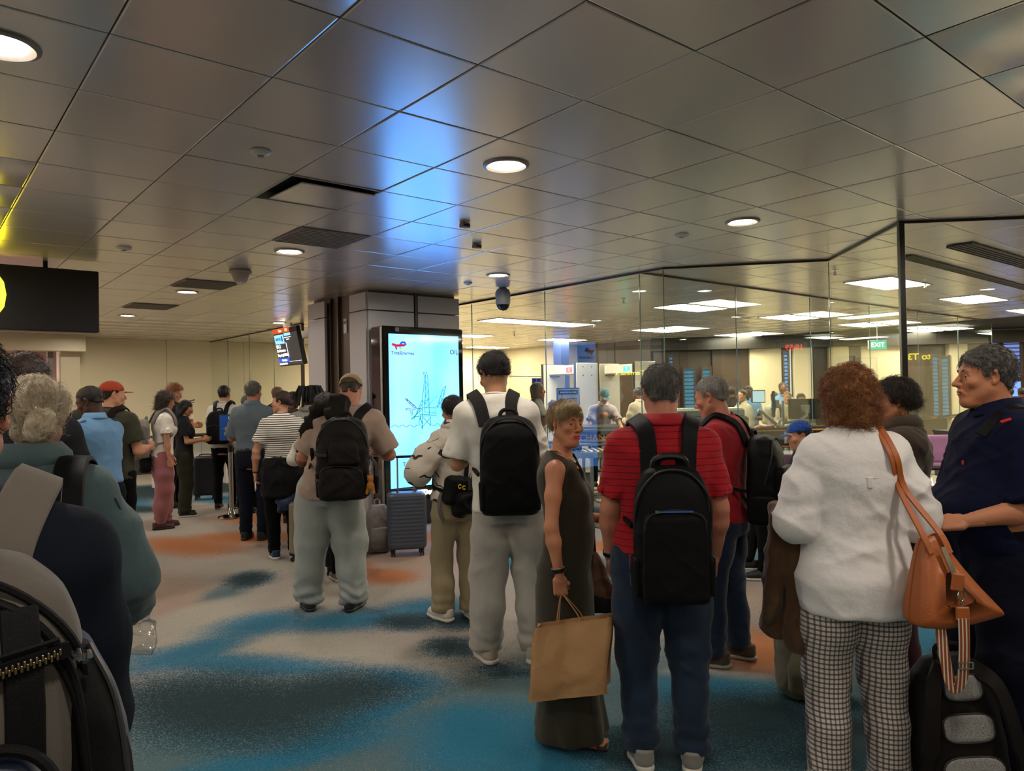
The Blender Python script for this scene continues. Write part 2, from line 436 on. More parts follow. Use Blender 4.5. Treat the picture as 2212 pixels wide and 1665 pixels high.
# ================================================================ people
def cat2(parts):                                    # join (V, F, mi) quad meshes
    Vs, Fs, Ms, o = [], [], [], 0
    for V, F, m in parts:
        Vs.append(V); Fs.append(F + o); Ms.append(np.full(len(F), m) if np.isscalar(m) else m); o += len(V)
    return np.concatenate(Vs), np.concatenate(Fs), np.concatenate(Ms)
def strands(V, N, n, L, dirf, r=.0007, seg=4, curl=.3, lift=.15, c=(0, -.015, .03), seed=1, grav=0.0):
    g = np.random.default_rng(seed); i = g.integers(0, len(V), n); P = V[i].copy() + N[i] * .0005; c = np.array(c); pts = [P - N[i] * .003]
    l = L * g.uniform(.6, 1.15, (n, 1)); ph = g.uniform(0, 6.28, (n, 1)); rot = g.normal(0, .25, (n, 3))
    for k in range(seg):
        nn = P - c; nn /= np.linalg.norm(nn, axis=1, keepdims=True) + 1e-9
        d = dirf(P) + rot; d = d - (d * nn).sum(1, keepdims=True) * nn * .92; d /= np.linalg.norm(d, axis=1, keepdims=True) + 1e-9
        sd = np.cross(d, nn); P = P + (d + nn * lift * (1 - .5 * k / seg) + sd * curl * np.sin(ph + k * 1.9) + nn * curl * .6 * np.cos(ph + k * 1.7) + np.array([0, 0, -grav]) * k / seg) * (l / seg)
        pts.append(P)
    pts = np.stack(pts, 1); m = seg + 1; t = np.gradient(pts, axis=1); t /= np.linalg.norm(t, axis=2, keepdims=True) + 1e-9
    u = np.cross(t, np.array([.3, .5, .81])); u /= np.linalg.norm(u, axis=2, keepdims=True) + 1e-9; w = np.cross(t, u)
    rr = (r * (1 - .75 * np.linspace(0, 1, m) ** 2))[None, :, None]
    ring = np.stack([pts + rr * (cos(a) * u + sin(a) * w) for a in (0, 2.094, 4.189)], 2)
    b = (np.arange(n) * m * 3)[:, None, None] + (np.arange(seg) * 3)[None, :, None] + np.arange(3)[None, None, :]
    b2 = (np.arange(n) * m * 3)[:, None, None] + (np.arange(seg) * 3)[None, :, None] + np.array([1, 2, 0])[None, None, :]
    return ring.reshape(-1, 3), np.stack([b, b2, b2 + 3, b + 3], 3).reshape(-1, 4)

def hand_mesh(side, curl=.6, h=.0045, scale=1.0, thumb=.3, spread=1.0):  # wrist at origin, fingers +Y, back of hand +Z, thumb +X for side -1 seen from above
    g = Sdf((-.075, -.07, -.10), (.1, .21, .045), h)
    g.cap((0, -.055, 0), (0, .012, 0), .0265, .025, .01, flat=(0, 0, 1), f=.78)
    g.box((-.002, .047, -.001), (.038, .046, .0135), .012, k=.018)
    for x, L, r, dy in ((.030, .072, .0088, .0), (.0105, .080, .0090, .004), (-.0095, .074, .0086, .001), (-.029, .058, .0076, -.008)):
        p = np.array([x, .088 + dy, 0.]); a = curl * .55; sx = (x + .002) * 1.2 * spread * (1 - .6 * min(curl, 1))
        q = [np.array([x * .93, .055, -.001]), p]; rs = [r * 1.05, r * 1.08]
        for j, fr in enumerate((.46, .31, .23)):
            a += curl * (.25, .75, .55)[j] if j else curl * .2
            p = p + L * fr * np.array([sx * 3 if j == 0 else sx, cos(a), -sin(a)]); q.append(p); rs.append(r * (1 - .1 * (j + 1)))
        g.chain(q, rs, .006)
    t = thumb
    g.chain([(.020, .012, -.006), (.044, .042, -.012 - .012 * t), (.056 - .012 * t, .070, -.020 - .025 * t), (.058 - .030 * t, .092, -.026 - .032 * t)], [.0145, .0125, .0105, .009], .012)
    V, F = g.mesh()
    if side > 0: V[:, 0] *= -1; F = F[:, ::-1]      # right hand
    return V * scale, F

BASE = dict(z=[.78, .90, 1.0, 1.1, 1.2, 1.3, 1.38, 1.44, 1.475, 1.50],
            rx=[.160, .172, .164, .158, .166, .180, .178, .135, .085, .062],
            ry=[.112, .122, .114, .108, .112, .120, .114, .090, .070, .058],
            y=[-.01, -.012, -.002, .004, .004, -.004, -.012, -.016, -.018, -.016])
FEM = dict(rx=[.168, .176, .158, .138, .142, .158, .156, .118, .075, .050], ry=[.118, .124, .108, .095, .098, .112, .104, .080, .060, .050])
FACE = dict(jaw=1.0, nose=1.0, lip=1.0)
class Person:
    def __init__(s, label, x, y, heading, H=1.75, w=1.0, fem=False, belly=0.0, lean=0.0, sway=0.0, zoff=0.0, h=.011, skin_m=None, group=None,
                 arms=None, head=(0, 0, 0), hfwd=0.0, deep=1.0, shw=None, neck=None, drop=0.0, stand=True):
        s.k = H / 1.75; s.w = w; s.fem = fem; s.belly = belly; s.lean = lean; s.sway = sway; s.zoff = zoff; s.h = h * 1.4; s.deep = deep; s.drop = drop
        s.root = empty('person', (x, y, 0), heading, label, 'person', group); s.heading = heading; s.pos = np.array([x, y, 0.])
        s.skin = skin_m; s.sh = shw or (.152 if fem else .176) * w
        s.S = {sd: np.array([sd * s.sh + s.lx(1.4), s.ly(1.4) - .012, 1.405 - drop]) for sd in (-1, 1)}
        arms = arms or {}
        s.arms = {}
        for sd in (-1, 1):
            a = arms.get('L' if sd < 0 else 'R', {}); d1 = unit(a.get('u', (sd * .16, -.02, -1))); d2 = unit(a.get('f', (sd * .04, .22, -1)))
            E = s.S[sd] + .285 * d1; W = E + .245 * d2
            hd = unit(a.get('h', d2)); s.arms[sd] = dict(E=E, W=W, hd=hd, n=np.array(a.get('n', (sd, 0, .1)), float), curl=a.get('c', .6), th=a.get('t', .4), vis=a.get('vis', True), hk=a.get('k', 1.0))
        s.Nb = np.array([s.lx(1.47), s.ly(1.47) - .012, 1.47 - drop]); hp = head
        s.HR = eul(0, 0, hp[0]) @ eul(-hp[1], 0, 0) @ eul(0, hp[2], 0)
        s.Hc = s.Nb + np.array([0, .03 + hfwd, .168]) + np.array([0, .045 * sin(hp[1]), -.03 * (1 - cos(hp[1]))])
        s.nr = neck or (.047 if fem else .056)
    def ly(s, z): return s.lean * np.clip((np.asarray(z, float) - .92) / .53, 0, 1.2) ** 1.25
    def lx(s, z): return s.sway * np.clip((np.asarray(z, float) - .92) / .53, 0, 1.2)
    def rings(s, off=0.0, z0=None, z1=None, waist=1.0, hip=1.0):
        B = dict(BASE); B.update(FEM if s.fem else {}); z = np.array(B['z']); out = []
        zs = sorted(set([zz for zz in z if (z0 is None or zz > z0) and (z1 is None or zz < z1)] + ([z0] if z0 is not None else []) + ([z1] if z1 is not None else [])))
        for q in zs:
            rx, ry, yy = [float(smooth_interp(np.array([q]), z, np.array(B[n]))[0]) if q >= z[0] else B[n][0] for n in ('rx', 'ry', 'y')]
            b = math.exp(-((q - 1.08) / .12) ** 2); f = 1 + (waist - 1) * math.exp(-((q - 1.12) / .13) ** 2) + (hip - 1) * math.exp(-((q - .88) / .12) ** 2)
            rx = rx * s.w * f + s.belly * .35 * b; ry = ry * (.5 + .5 * s.w) * s.deep * f + s.belly * .5 * b; yy = yy + s.belly * .5 * b
            dz = s.drop * np.clip((q - .95) / .5, 0, 1)
            out.append((q - dz, float(s.lx(q)), yy + float(s.ly(q)), rx + off, ry + off))
        return out
    def surf(s, z, x, sgn, off=0.0):               # torso surface y at height z, offset x; sgn +1 front, -1 back
        r = s.rings(off); A = np.array(r); cx, cy, rx, ry = [float(np.interp(z, A[:, 0], A[:, i])) for i in range(1, 5)]
        q = max(0, 1 - abs((x - cx) / rx) ** 2.3); return cy + sgn * ry * q ** (1 / 2.3)
    def T(s, V): return (np.asarray(V, float) + [0, 0, s.zoff]) * s.k
    def emit(s, name, V, F, mats, mi=None, parent=None, smooth=True, label=None): return raw(name, s.T(V), F, mats, parent or s.root, mi, smooth, label)
    def mbX(s): m = MB(); m.X = Matrix.Scale(s.k, 4) @ Matrix.Translation((0, 0, s.zoff)); return m
    def world(s, p): p = s.T(p); c, q = cos(s.heading), sin(s.heading); return np.array([c * p[0] - q * p[1], q * p[0] + c * p[1], p[2]]) + s.pos
    def thing(s, name, label, cat, anchor, group=None):   # a separate object carried by the person, built in the person's frame
        a = s.T(anchor); w = s.world(anchor); e = empty(name, w, s.heading, label, cat, group)
        ctx = Carry(); ctx.p = s; ctx.a = a; ctx.root = e; return ctx
    # ---- skin
    def body(s, lips=None, face=1.0, fine=None, hands=True, jaw=1.0, nose=1.0, eyes=True, legs=True, old=0.0, hh=None, brow=None, feet=False, age_m=None):
        h = s.h; parts = []; mats = [s.skin, lips or s.skin]
        gt = Sdf((-.45, -.5, .05 if legs else .7), (.45, .6, 1.56), max(h * 1.5, .024)); g = Sdf((-.62, -.62, .7), (.62, .75, 1.56), max(h, .0115))
        gt.loft(s.rings(-.018), k=.03)
        for sd in (-1, 1):
            a = s.arms[sd]; m = s.w * (.90 if s.fem else 1.0)
            mid = s.S[sd] * .55 + a['E'] * .45; fm = a['E'] * .72 + a['W'] * .28
            g.chain([s.S[sd] + [-sd * .012, 0, -.004], mid, a['E'], fm, a['W']], [.052 * m, .046 * m, .037 * m, .040 * m, .0245 * min(m, 1.05)], .025)
            g.cap(s.Nb + [0, 0, -.02], s.S[sd] + [-sd * .02, 0, -.0], .045, .045 * m, .05); g.cap(s.S[sd] * [.55, 1, 1] + [0, 0, -.05], s.Nb * [1, 1, 1] + [0, 0, -.14], .06, .07, .04)
            if legs and s.legs:
                L = s.legs[sd]; gt.chain([L[0], (L[0] + L[1]) / 2, L[1], L[1] * .7 + L[2] * .3, L[2]], [.075 * s.w, .065 * s.w, .048, .050, .034], .03)
        if s.fem:
            for sd in (-1, 1): gt.ell((sd * .07 + s.lx(1.27), s.ly(1.27) + .070 * s.deep, 1.265 - s.drop * .6), (.055, .05, .055), k=.04)
        g.cap(s.Nb + [0, 0, -.03], s.Nb + (s.Hc - s.Nb) * .6, s.nr * 1.06, s.nr * .9, .05)
        for q in (gt, g): V, F = q.mesh(); parts.append((V, F, 0))
        # head
        hf = (fine or 0) * 1.2 or max(.006, h * .5); k = 1.0; hs = .94 if s.fem else 1.0
        g = Sdf((-.105, -.125, -.19), (.105, .145, .135), hf)
        nb = s.HR.T @ (s.Nb - s.Hc); nb = nb / hs
        g.ell((0, -.014, .032), (.0755, .096, .087))
        g.ell((0, .026, -.030), (.062 * jaw, .062, .078), k=.03)
        for sd in (-1, 1): g.cap((sd * .054 * jaw, .004, -.055), (sd * .016 * jaw, .070, -.100), .018, .017, .03)
        g.ell((0, .078, -.100), (.021 * jaw, .017, .016), k=.02)
        g.cap((-.036, .076, .026), (.036, .076, .026), .012, k=.015)
        for sd in (-1, 1):
            g.ell((sd * .032, .094, .006), (.019, .016, .013), k=.012, op='s')
            g.ell((sd * .040, .064, -.022), (.024, .022, .020), k=.02)
            g.cap((sd * .019, .0800, .0115), (sd * .045, .0735, .0105), .0062, k=.006); g.cap((sd * .021, .0800, -.0035), (sd * .043, .0735, -.0030), .0052, k=.006)
        g.chain([(0, .084, .018), (0, .096 + .004 * nose, -.008), (0, .104 + .010 * nose, -.027)], [.0075, .0085, .0115], .008)
        for sd in (-1, 1): g.ell((sd * .012, .095 + .004 * nose, -.032), (.0085, .011, .0080), k=.006)
        g.ell((0, .084, -.062), (.030, .018, .022), k=.02)
        g.ell((0, .0985, -.0590), (.0225, .0085, .0050), k=.004); g.ell((0, .0975, -.0685), (.0195, .0085, .0062), k=.004)
        g.cap((-.022, .103, -.0635), (.022, .103, -.0635), .0022, k=.003, op='s')
        for sd in (-1, 1):
            rot = eul(0, sd * .15, -sd * .35)
            g.ell((sd * .079, -.012, .000), (.007, .0185, .031), rot, k=.004); g.ell((sd * .083, -.004, -.002), (.005, .010, .018), rot, k=.004, op='s')
            g.ell((sd * .077, -.004, -.026), (.006, .009, .010), rot, k=.005)
        if old:
            for sd in (-1, 1): g.cap((sd * .020, .096, -.036), (sd * .034, .082, -.066), .0028, k=.006, op='s'); g.cap((sd * .024, .086, -.012), (sd * .042, .080, -.016), .0022, k=.005, op='s')
            g.ell((0, .05, -.112), (.035, .035, .016), k=.025)
        g.cap((0, -.020, -.045), nb + np.array([0, 0, -.025]), s.nr * .98 / hs, s.nr * 1.08 / hs, .03)
        V, F = g.mesh(); c = V[F].mean(1)
        mi = ((((c[:, 0] / .0225) ** 2 + ((c[:, 2] + .0635) / .0115) ** 2) < 1) & (c[:, 1] > .085)).astype(int) if lips else np.zeros(len(F), int)
        s.HV = V * hs; s.HF = F; s.hs = hs
        parts.append((s.hw(V * hs), F, mi))
        # hands
        for sd in (-1, 1):
            a = s.arms[sd]
            if not (hands and a['vis']): continue
            V, F = hand_mesh(sd, a['curl'], max(.0052, h * .42), (.90 if s.fem else 1.0) * a['hk'], a['th'])
            Q = frame(a['hd'], a['n']); parts.append((V @ Q.T + a['W'], F, 0))
        V, F, mi = cat2(parts); s.emit('body', V, F, mats, mi)
        if eyes:
            w = plain('eye white', '#9c9088', .3); ir = plain('dark iris', '#241610', .15)
            for sd in (-1, 1):
                m = MB(); c = np.array([sd * .0315, .0722, .0040]) * hs; r = .0125 * hs; n = 14; vs = []; fs = []; mm = []
                look = unit(getattr(s, 'gaze', (0, 1, 0)))
                Q = frame((0, 0, 1), look) if abs(look[2]) < .9 else np.eye(3)
                u = unit(np.cross(look, (0, 0, 1))); v = np.cross(u, look)
                for j in range(8):
                    t = pi * j / 12 + .02 if j < 6 else pi / 2 + (j - 6) * .7
                    for i in range(n): a_ = 2 * pi * i / n; vs.append(c + r * (cos(t) * look + sin(t) * (cos(a_) * u + sin(a_) * v)))
                for j in range(7):
                    for i in range(n): fs.append((j * n + i, j * n + (i + 1) % n, (j + 1) * n + (i + 1) % n, (j + 1) * n + i)); mm.append(1 if j < 2 else 0)
                fs.append(tuple(range(n))); mm.append(1)
                s.emit('eye', s.hw(np.array(vs)), fs, [w, ir], mm)
        if brow:
            m = []
            for sd in (-1, 1):
                gb = Sdf((-.06, .05, .0), (.06, .1, .045), .0035); gb.chain([(sd * .014, .0885, .0255), (sd * .030, .0865, .030), (sd * .047, .0735, .0255)], [.0035, .004, .0022], .004)
                v, f = gb.mesh(); m.append((v * hs, f, 0))
            v, f, _ = cat2(m); s.emit('eyebrows', s.hw(v), f, brow)
    def hw(s, V): return V @ s.HR.T + s.Hc          # head frame to person frame
    # ---- hair, in the head frame
    def hair(s, mat, style='short', n=0, L=.03, bump=.003, seed=1, r=.0007, extra=None, curl=.3, lift=.15, slope=.62, b0=.002, vol=0.0, grav=0.0, fine=None, kind='hair', dirv=None, fore=.084):
        g = Sdf((-.17, -.25, -.40 if style in ('long', 'pony', 'dread') else -.16), (.17, .14, .2), fine or max(.0065, s.h * .5)); hs = s.hs
        g.ell((0, -.016, .035), (.081 + vol, .102 + vol, .090 + vol))
        if style == 'short': g.cap((-.035, -.066, -.035), (.035, -.066, -.035), .020 + vol * .5, k=.03)
        if style in ('bob', 'curly'):
            for sd in (-1, 1): g.cap((sd * .055, -.02, .0), (sd * .058, -.03, -.075 - extra_(extra, 'drop')), .045 + vol, .035 + vol, .03)
            g.cap((0, -.06, 0), (0, -.062, -.085 - extra_(extra, 'drop')), .06 + vol, .05 + vol, .03)
        if style in ('long', 'pony'):
            d = extra_(extra, 'drop')
            if style == 'long':
                for sd in (-1, 1): g.cap((sd * .05, -.03, -.01), (sd * .055, -.05, -.10 - d), .048 + vol, .03, .03)
                g.cap((0, -.07, 0), (0, -.075, -.15 - d), .06 + vol, .035, .03)
            else: g.chain([(0, -.10, .0), (0, -.14, -.06), (.015, -.165, -.15), (0.005, -.185, -.22 - d)], [.034, .046, .050, .030], .03)
        # hairline: a sloping plane from the nape up over the ears to the forehead
        f = lambda X, Y, Z: ((slope * Y + b0 - Z) / math.hypot(slope, 1)) * -1
        if style in ('short', 'bun'):
            g.cut((0, 0, b0), (0, slope, -1))
            g.put((-.17, .0, -.3), (.17, .14, .1), lambda X, Y, Z: np.maximum(Z - fore + np.abs(X) * .45 + 0 * Y, -(Y - .040 + np.abs(X) * .15) + 0 * X), .010, 's')
            for sd in (-1, 1): g.ell((sd * .086, -.002, -.004), (.022, .024, .034), k=.004, op='s')
        elif style == 'pony': g.put((-.17, .0, -.3), (.17, .14, .06), lambda X, Y, Z: np.maximum(Z - .052 + np.abs(X) * .5 + 0 * Y, -(Y - .028) + 0 * X), .008, 's')
        else:
            g.put((-.17, .02, -.3), (.17, .14, .06), lambda X, Y, Z: np.maximum(Z - .050 + np.abs(X) * .25 + 0 * Y, -(Y - .035 + np.abs(X) * .12) + 0 * X), .008, 's')
            g.ell((0, .08, -.16), (.08, .08, .10), k=.02, op='s')
        for q in (extra or {}).get('ell', []): g.ell(q[0], q[1], k=.012)
        for q in (extra or {}).get('caps', []): g.chain(q[0], q[1], .006)
        V, F = g.mesh(); N = normals(V, F)
        st = (extra or {}).get('scale', (38, 38, 9)); d = ridge(V * np.array(st) + (vnoise(V * 9, seed)[:, None] - .5) * 3, seed) - .4
        if style == 'curly': d = ridge(V * 26 + (vnoise(V * 14, seed)[:, None] - .5) * 5, seed) ** 2 - .3
        V2 = V + N * (d * bump * 2)[:, None]; parts = [(V2, F, 0)]
        if n:
            dv = dirv or (lambda P: np.stack([P[:, 0] * 2, -np.full(len(P), .12), -np.full(len(P), .25)], 1) + np.array([0, -.2, -.1]))
            SV, SF = strands(V2, N, int(n * .48), L, dv, r * 1.3, 4, curl, lift, seed=seed, grav=grav); parts.append((SV, SF, 0))
        V, F, mi = cat2(parts); return s.emit(kind, s.hw(V * hs), F, mat)
    def cap_hat(s, mat, back=False, brim_m=None, label=None):
        q = -1 if back else 1
        g = Sdf((-.12, -.2, -.03), (.12, .2, .16), max(.0055, s.h * .5)); g.ell((0, -.014, .036), (.089, .108, .094)); g.cut((0, 0, .034), (0, .12, -1)); g.ell((0, -.014, .03), (.082, .101, .088), k=.003, op='s')
        if back: g.ell((0, .095, .035), (.038, .03, .030), k=.004, op='s'); 
        V, F = g.mesh(); c = s.emit('cap', s.hw(V * s.hs), F, mat, label=label)
        g = Sdf((-.1, -.2, 0), (.1, .2, .09), .005); g.ell((0, q * .105, .034), (.068, .075, .0045)); g.ell((0, -q * .02, .03), (.2, .115, .1), k=.003, op='s')
        V, F = g.mesh(); V[:, 2] -= 2.2 * V[:, 0] ** 2
        if len(V): raw('brim', s.T(s.hw(V * s.hs)), F, brim_m or mat, c)
        return c
    # ---- clothes
    def top(s, mat, hem=.86, sleeve='short', off=.012, neck='crew', wr=.006, seed=1, name='shirt', sl=None, sr_=None, collar=None, k=.02, cuffs=None, waist=1.0, hip=1.0, slen=.62, label=None, scale=(5, 5, 13), shrug=0.0, hollow=True, armoff=0.0, flare=0.0):
        h = s.h; g = Sdf((-.62, -.62, hem - .03), (.62, .75, 1.62), h)
        rr = s.rings(off, z0=hem, waist=waist, hip=hip); rr = [(z, cx, cy, rx + flare * max(0, (1.05 - z)), ry + flare * max(0, (1.05 - z))) for z, cx, cy, rx, ry in rr]; g.loft(rr, k=k)
        if s.fem:
            for sd in (-1, 1): g.ell((sd * .068 + s.lx(1.27), s.ly(1.27) + .078 * s.deep, 1.262 - s.drop * .6), (.066 + off, .058 + off, .066 + off), k=.05)
        s.slv = {}
        for sd in (-1, 1):
            a = s.arms[sd]; m = s.w * (.92 if s.fem else 1.0); S = s.S[sd]
            g.cap(s.Nb + [0, 0, -.012], S + [-sd * .015, 0, .0 + shrug], .048 + off, .053 * m + off, .05)
            if sleeve == 'none': continue
            if sleeve == 'short':
                E = S + (a['E'] - S) * slen * 1.0
                s.cone(g, S + [-sd * .012, 0, -.006], E, .052 * m + off * .6, .056 * m + off * .8 + armoff, .018)
                if hollow: g.cap(S + (E - S) * .80, E + (E - S) * .3, .044 * m + off * .5, .048 * m + off * .8 + armoff - .004, .003, op='s')
            else:
                t = .97 if sleeve == 'long' else (sleeve if isinstance(sleeve, float) else .55)
                E, W = a['E'], a['E'] + (a['W'] - a['E']) * t
                g.chain([S + [-sd * .012, 0, -.006], (S + E) / 2, E], [.052 * m + off * .6, .051 * m + off * .8 + armoff, .046 * m + off * .8 + armoff], .02)
                s.cone(g, E, W, .046 * m + off * .8 + armoff, .032 * m + off * .8 + armoff * .6, .03)
        nb = s.Nb; up = s.Hc - nb
        if neck != 'turtle': g.cap(nb + [0, .006, .012], nb + up * .6, s.nr + .006, s.nr + .004, .006, op='s')
        if neck == 'v': g.ell(nb + [0, .085, -.03], (.05, .06, .10), k=.01, op='s')
        V, F = g.mesh(); V = wrinkle(V, F, wr, seed, scale)
        o = s.emit(name, V, F, mat, label=label)
        if neck in ('polo', 'collar', 'hood', 'high'): s.collar(collar or mat, o, neck)
        if neck == 'crew': s.ring(collar or mat, o)
        return o
    def cone(s, g, p0, p1, r0, r1, k):              # limb with a flat end at p1
        p0 = np.asarray(p0, float); p1 = np.asarray(p1, float); a = p1 - p0; L = np.linalg.norm(a); a = a / L; m = max(r0, r1)
        def fn(X, Y, Z):
            x, y, z = X - p0[0], Y - p0[1], Z - p0[2]; t = x * a[0] + y * a[1] + z * a[2]; tc = np.clip(t, 0, L)
            d = np.sqrt((x - tc * a[0]) ** 2 + (y - tc * a[1]) ** 2 + (z - tc * a[2]) ** 2) - (r0 + (r1 - r0) * tc / L)
            return np.maximum(d, t - L)
        g.put(np.minimum(p0, p1) - m, np.maximum(p0, p1) + m, fn, k, 'u')
    def ring(s, mat, o, dz=0.040, r=.008):
        nb = s.Nb; pts = [nb + [ (s.nr + .010) * cos(t), .006 + (s.nr + .012) * sin(t), dz - .016 * sin(t)] for t in np.linspace(0, 2 * pi, 20)]
        m = s.mbX(); m.tube(pts, r, 6); m.build('neckband', mat, o, True)
    def collar(s, mat, o, kind):
        nb = s.Nb; hgt = {'polo': .040, 'collar': .040, 'high': .06, 'hood': .05}[kind]; vs = []; n = 28
        rows = [(.004, .002), (.011, hgt), (.018, hgt + .004), (.034, .006), (.040, -.004), (.030, -.006)]
        if kind in ('hood', 'high'): rows = [(.006, -.01), (.012, hgt), (.030, hgt + .01), (.055, .03), (.060, -.005), (.03, -.02)]
        for (dr, z) in rows:
            for i in range(n):
                t = 2 * pi * i / n; fr = max(0, sin(t)); drop = .030 * fr ** 1.5
                vs.append(nb + [(s.nr + dr) * cos(t) * 1.06, .004 + (s.nr + dr) * sin(t) * 1.06, z + .034 - drop])
        fs = [(j * n + i, j * n + (i + 1) % n, (j + 1) * n + (i + 1) % n, (j + 1) * n + i) for j in range(len(rows) - 1) for i in range(n) if not (6 <= i <= 7 and kind != 'hood')]
        s.emit('collar', vs, fs, mat, parent=o)
    legs = None
    def set_legs(s, L=(-.10, 0), Rr=(.10, 0), toeL=.15, toeR=-.15, kn=.03, custom=None):
        s.legs = {}; s.toe = {-1: toeL, 1: toeR}
        if custom: s.legs = {k: [np.array(q, float) for q in v] for k, v in custom.items()}; return s
        for sd, f in ((-1, L), (1, Rr)):
            hp_ = np.array([sd * .088 * s.w, -.005, .90]); an = np.array([f[0], f[1], .09]); kn_ = hp_ * .5 + an * .5 + [sd * .008, kn, 0]
            s.legs[sd] = [hp_, kn_, an]
        return s
    def trousers(s, mat, r=(.098, .088, .066, .062, .058), top=1.02, hem=.07, wr=.006, seed=5, name='trousers', off=.006, belt=None, scale=(5, 5, 11), hip=1.0, fine=None, flat=.9, pile=0.0):
        g = Sdf((-.55, -.6, -.02), (.55, .75, top + .03), fine or s.h)
        g.loft(s.rings(off, z0=.80, z1=top, hip=hip), k=.03)
        for sd in (-1, 1):
            L = s.legs[sd]; w = s.w; d = unit(L[2] - L[1]); end = L[2] + d * (.09 - hem)
            m1 = (L[0] + L[1]) / 2; m2 = (L[1] + L[2]) / 2 + np.array([0, -.012, 0])
            g.chain([L[0], m1, L[1], m2], [r[0] * w, r[1] * w, r[2] * w, r[3]], .035)
            s.cone(g, m2, end, r[3], r[4], .03)
        V, F = g.mesh()
        def mask(V): 
            z = V[:, 2]; q = .45 + 1.1 * np.exp(-((z - .12) / .12) ** 2) + .5 * np.exp(-((z - .48) / .1) ** 2) + .5 * np.exp(-((z - .82) / .06) ** 2); return q
        V = wrinkle(V, F, wr, seed, scale, mask=mask)
        if pile:
            N = normals(V, F); z = V[:, 2]; V = V + N * (pile * np.exp(-((z - .13) / .09) ** 2) * (np.sin(z * 80 + 16 * vnoise(V * [4, 4, 3], seed)) + .2) * (.3 + 1.2 * vnoise(V * 5, seed + 4)))[:, None]
        V[:, 2] = np.maximum(V[:, 2], .012 - s.zoff * 0)
        o = s.emit(name, V, F, mat)
        if belt:
            A = np.array(s.rings(off + .008)); z = top - .015; cx, cy, rx, ry = [np.interp(z, A[:, 0], A[:, i]) for i in range(1, 5)]
            pts = [(cx + rx * cos(t), cy + ry * sin(t), z) for t in np.linspace(0, 2 * pi, 30)]
            m = s.mbX(); m.ribbon(pts, .034, .006, [(cos(t), sin(t), 0) for t in np.linspace(0, 2 * pi, 30)]); m.build('belt', belt, o, True)
        return o
    def shoes(s, mat, sole, kind='sneaker', sc=1.0, pitch=None, sole_h=.024, accent=None):
        for sd in (-1, 1):
            a = s.legs[sd][2]; t = s.toe[sd]; Rz = eul(0, 0, t); pt = (pitch or {}).get(sd)
            if pt is not None: Rz = Rz @ eul(pt, 0, 0)
            g = Sdf((-.07, -.13, -.02), (.07, .20, .13), max(.0085, s.h * .8))
            g.chain([(0, -.055, .040), (0, .05, .042), (-sd * .006, .125, .034)], [.038, .043, .038], .02, flat=(0, 0, 1), f=.95)
            g.cap((0, -.05, .05), (0, -.055, .088 if kind != 'boot' else .12), .040, .041, .02)
            g.cut((0, 0, .094 if kind != 'boot' else .125), (0, 0, 1)); g.cut((0, 0, .018), (0, 0, -1))
            V, F = g.mesh(); fl = (lambda V: (V * sc - [0, 0, 0]) @ Rz.T + [a[0], a[1], a[2] - .09])
            o = s.emit('shoe', fl(V), F, mat)
            g = Sdf((-.075, -.13, -.01), (.075, .20, .06), max(.0085, s.h * .8))
            g.chain([(0, -.060, .014), (0, .05, .014), (-sd * .006, .130, .016)], [.043, .047, .042], .02, flat=(0, 0, 1), f=.62); g.cut((0, 0, .0), (0, 0, -1)); g.cut((0, 0, sole_h + .004), (0, 0, 1))
            V, F = g.mesh(); so = s.emit('sole', fl(V), F, sole, parent=o)
            if kind == 'sneaker':
                m = s.mbX()
                for q in range(4):
                    y0 = .045 + q * .018; p = [(x, y0 + .002 * cos(x * 90), .083 - q * .006 - 14 * x * x) for x in np.linspace(-.022, .022, 5)]; p = fl(np.array(p)); m.tube(p, .0025, 5)
                m.build('laces', accent or sole, o, True)
    def watch(s, sd, mat, r=.030, w=.012, name='watch', t=.9):
        a = s.arms[sd]; p = a['E'] + (a['W'] - a['E']) * t; d = unit(a['W'] - a['E']); u = unit(np.cross(d, (0, .3, .9))); v = np.cross(d, u); m = s.mbX()
        q = [p + r * (cos(x) * u + sin(x) * v) for x in np.linspace(0, 2 * pi, 18)]; m.ribbon(q, w, .004, [cos(x) * u + sin(x) * v for x in np.linspace(0, 2 * pi, 18)]); return m.build(name, mat, s.root, True)
    def glasses(s, mat, lens=None):
        m = s.mbX(); hw = lambda p: s.hw(np.array(p) * s.hs)
        for sd in (-1, 1):
            m.tube(hw([(sd * .032 + .020 * cos(t), .096, .004 + .015 * sin(t)) for t in np.linspace(0, 2 * pi, 14)]), .0012, 5)
            m.tube(hw([(sd * .052, .094, .008), (sd * .074, .06, .010), (sd * .082, -.01, .012)]), .0013, 5)
        m.tube(hw([(-.012, .097, .006), (0, .100, .009), (.012, .097, .006)]), .0012, 5); m.build('glasses', mat, s.root, True)
def extra_(e, k): return (e or {}).get(k, 0)
class Carry:
    def emit(s, name, V, F, mats, mi=None, parent=None, smooth=True, label=None): return raw(name, s.p.T(V) - s.a, F, mats, parent or s.root, mi, smooth, label)
    def mb(s): m = MB(); m.X = Matrix.Translation([float(-v) for v in s.a]) @ s.p.mbX().X; return m

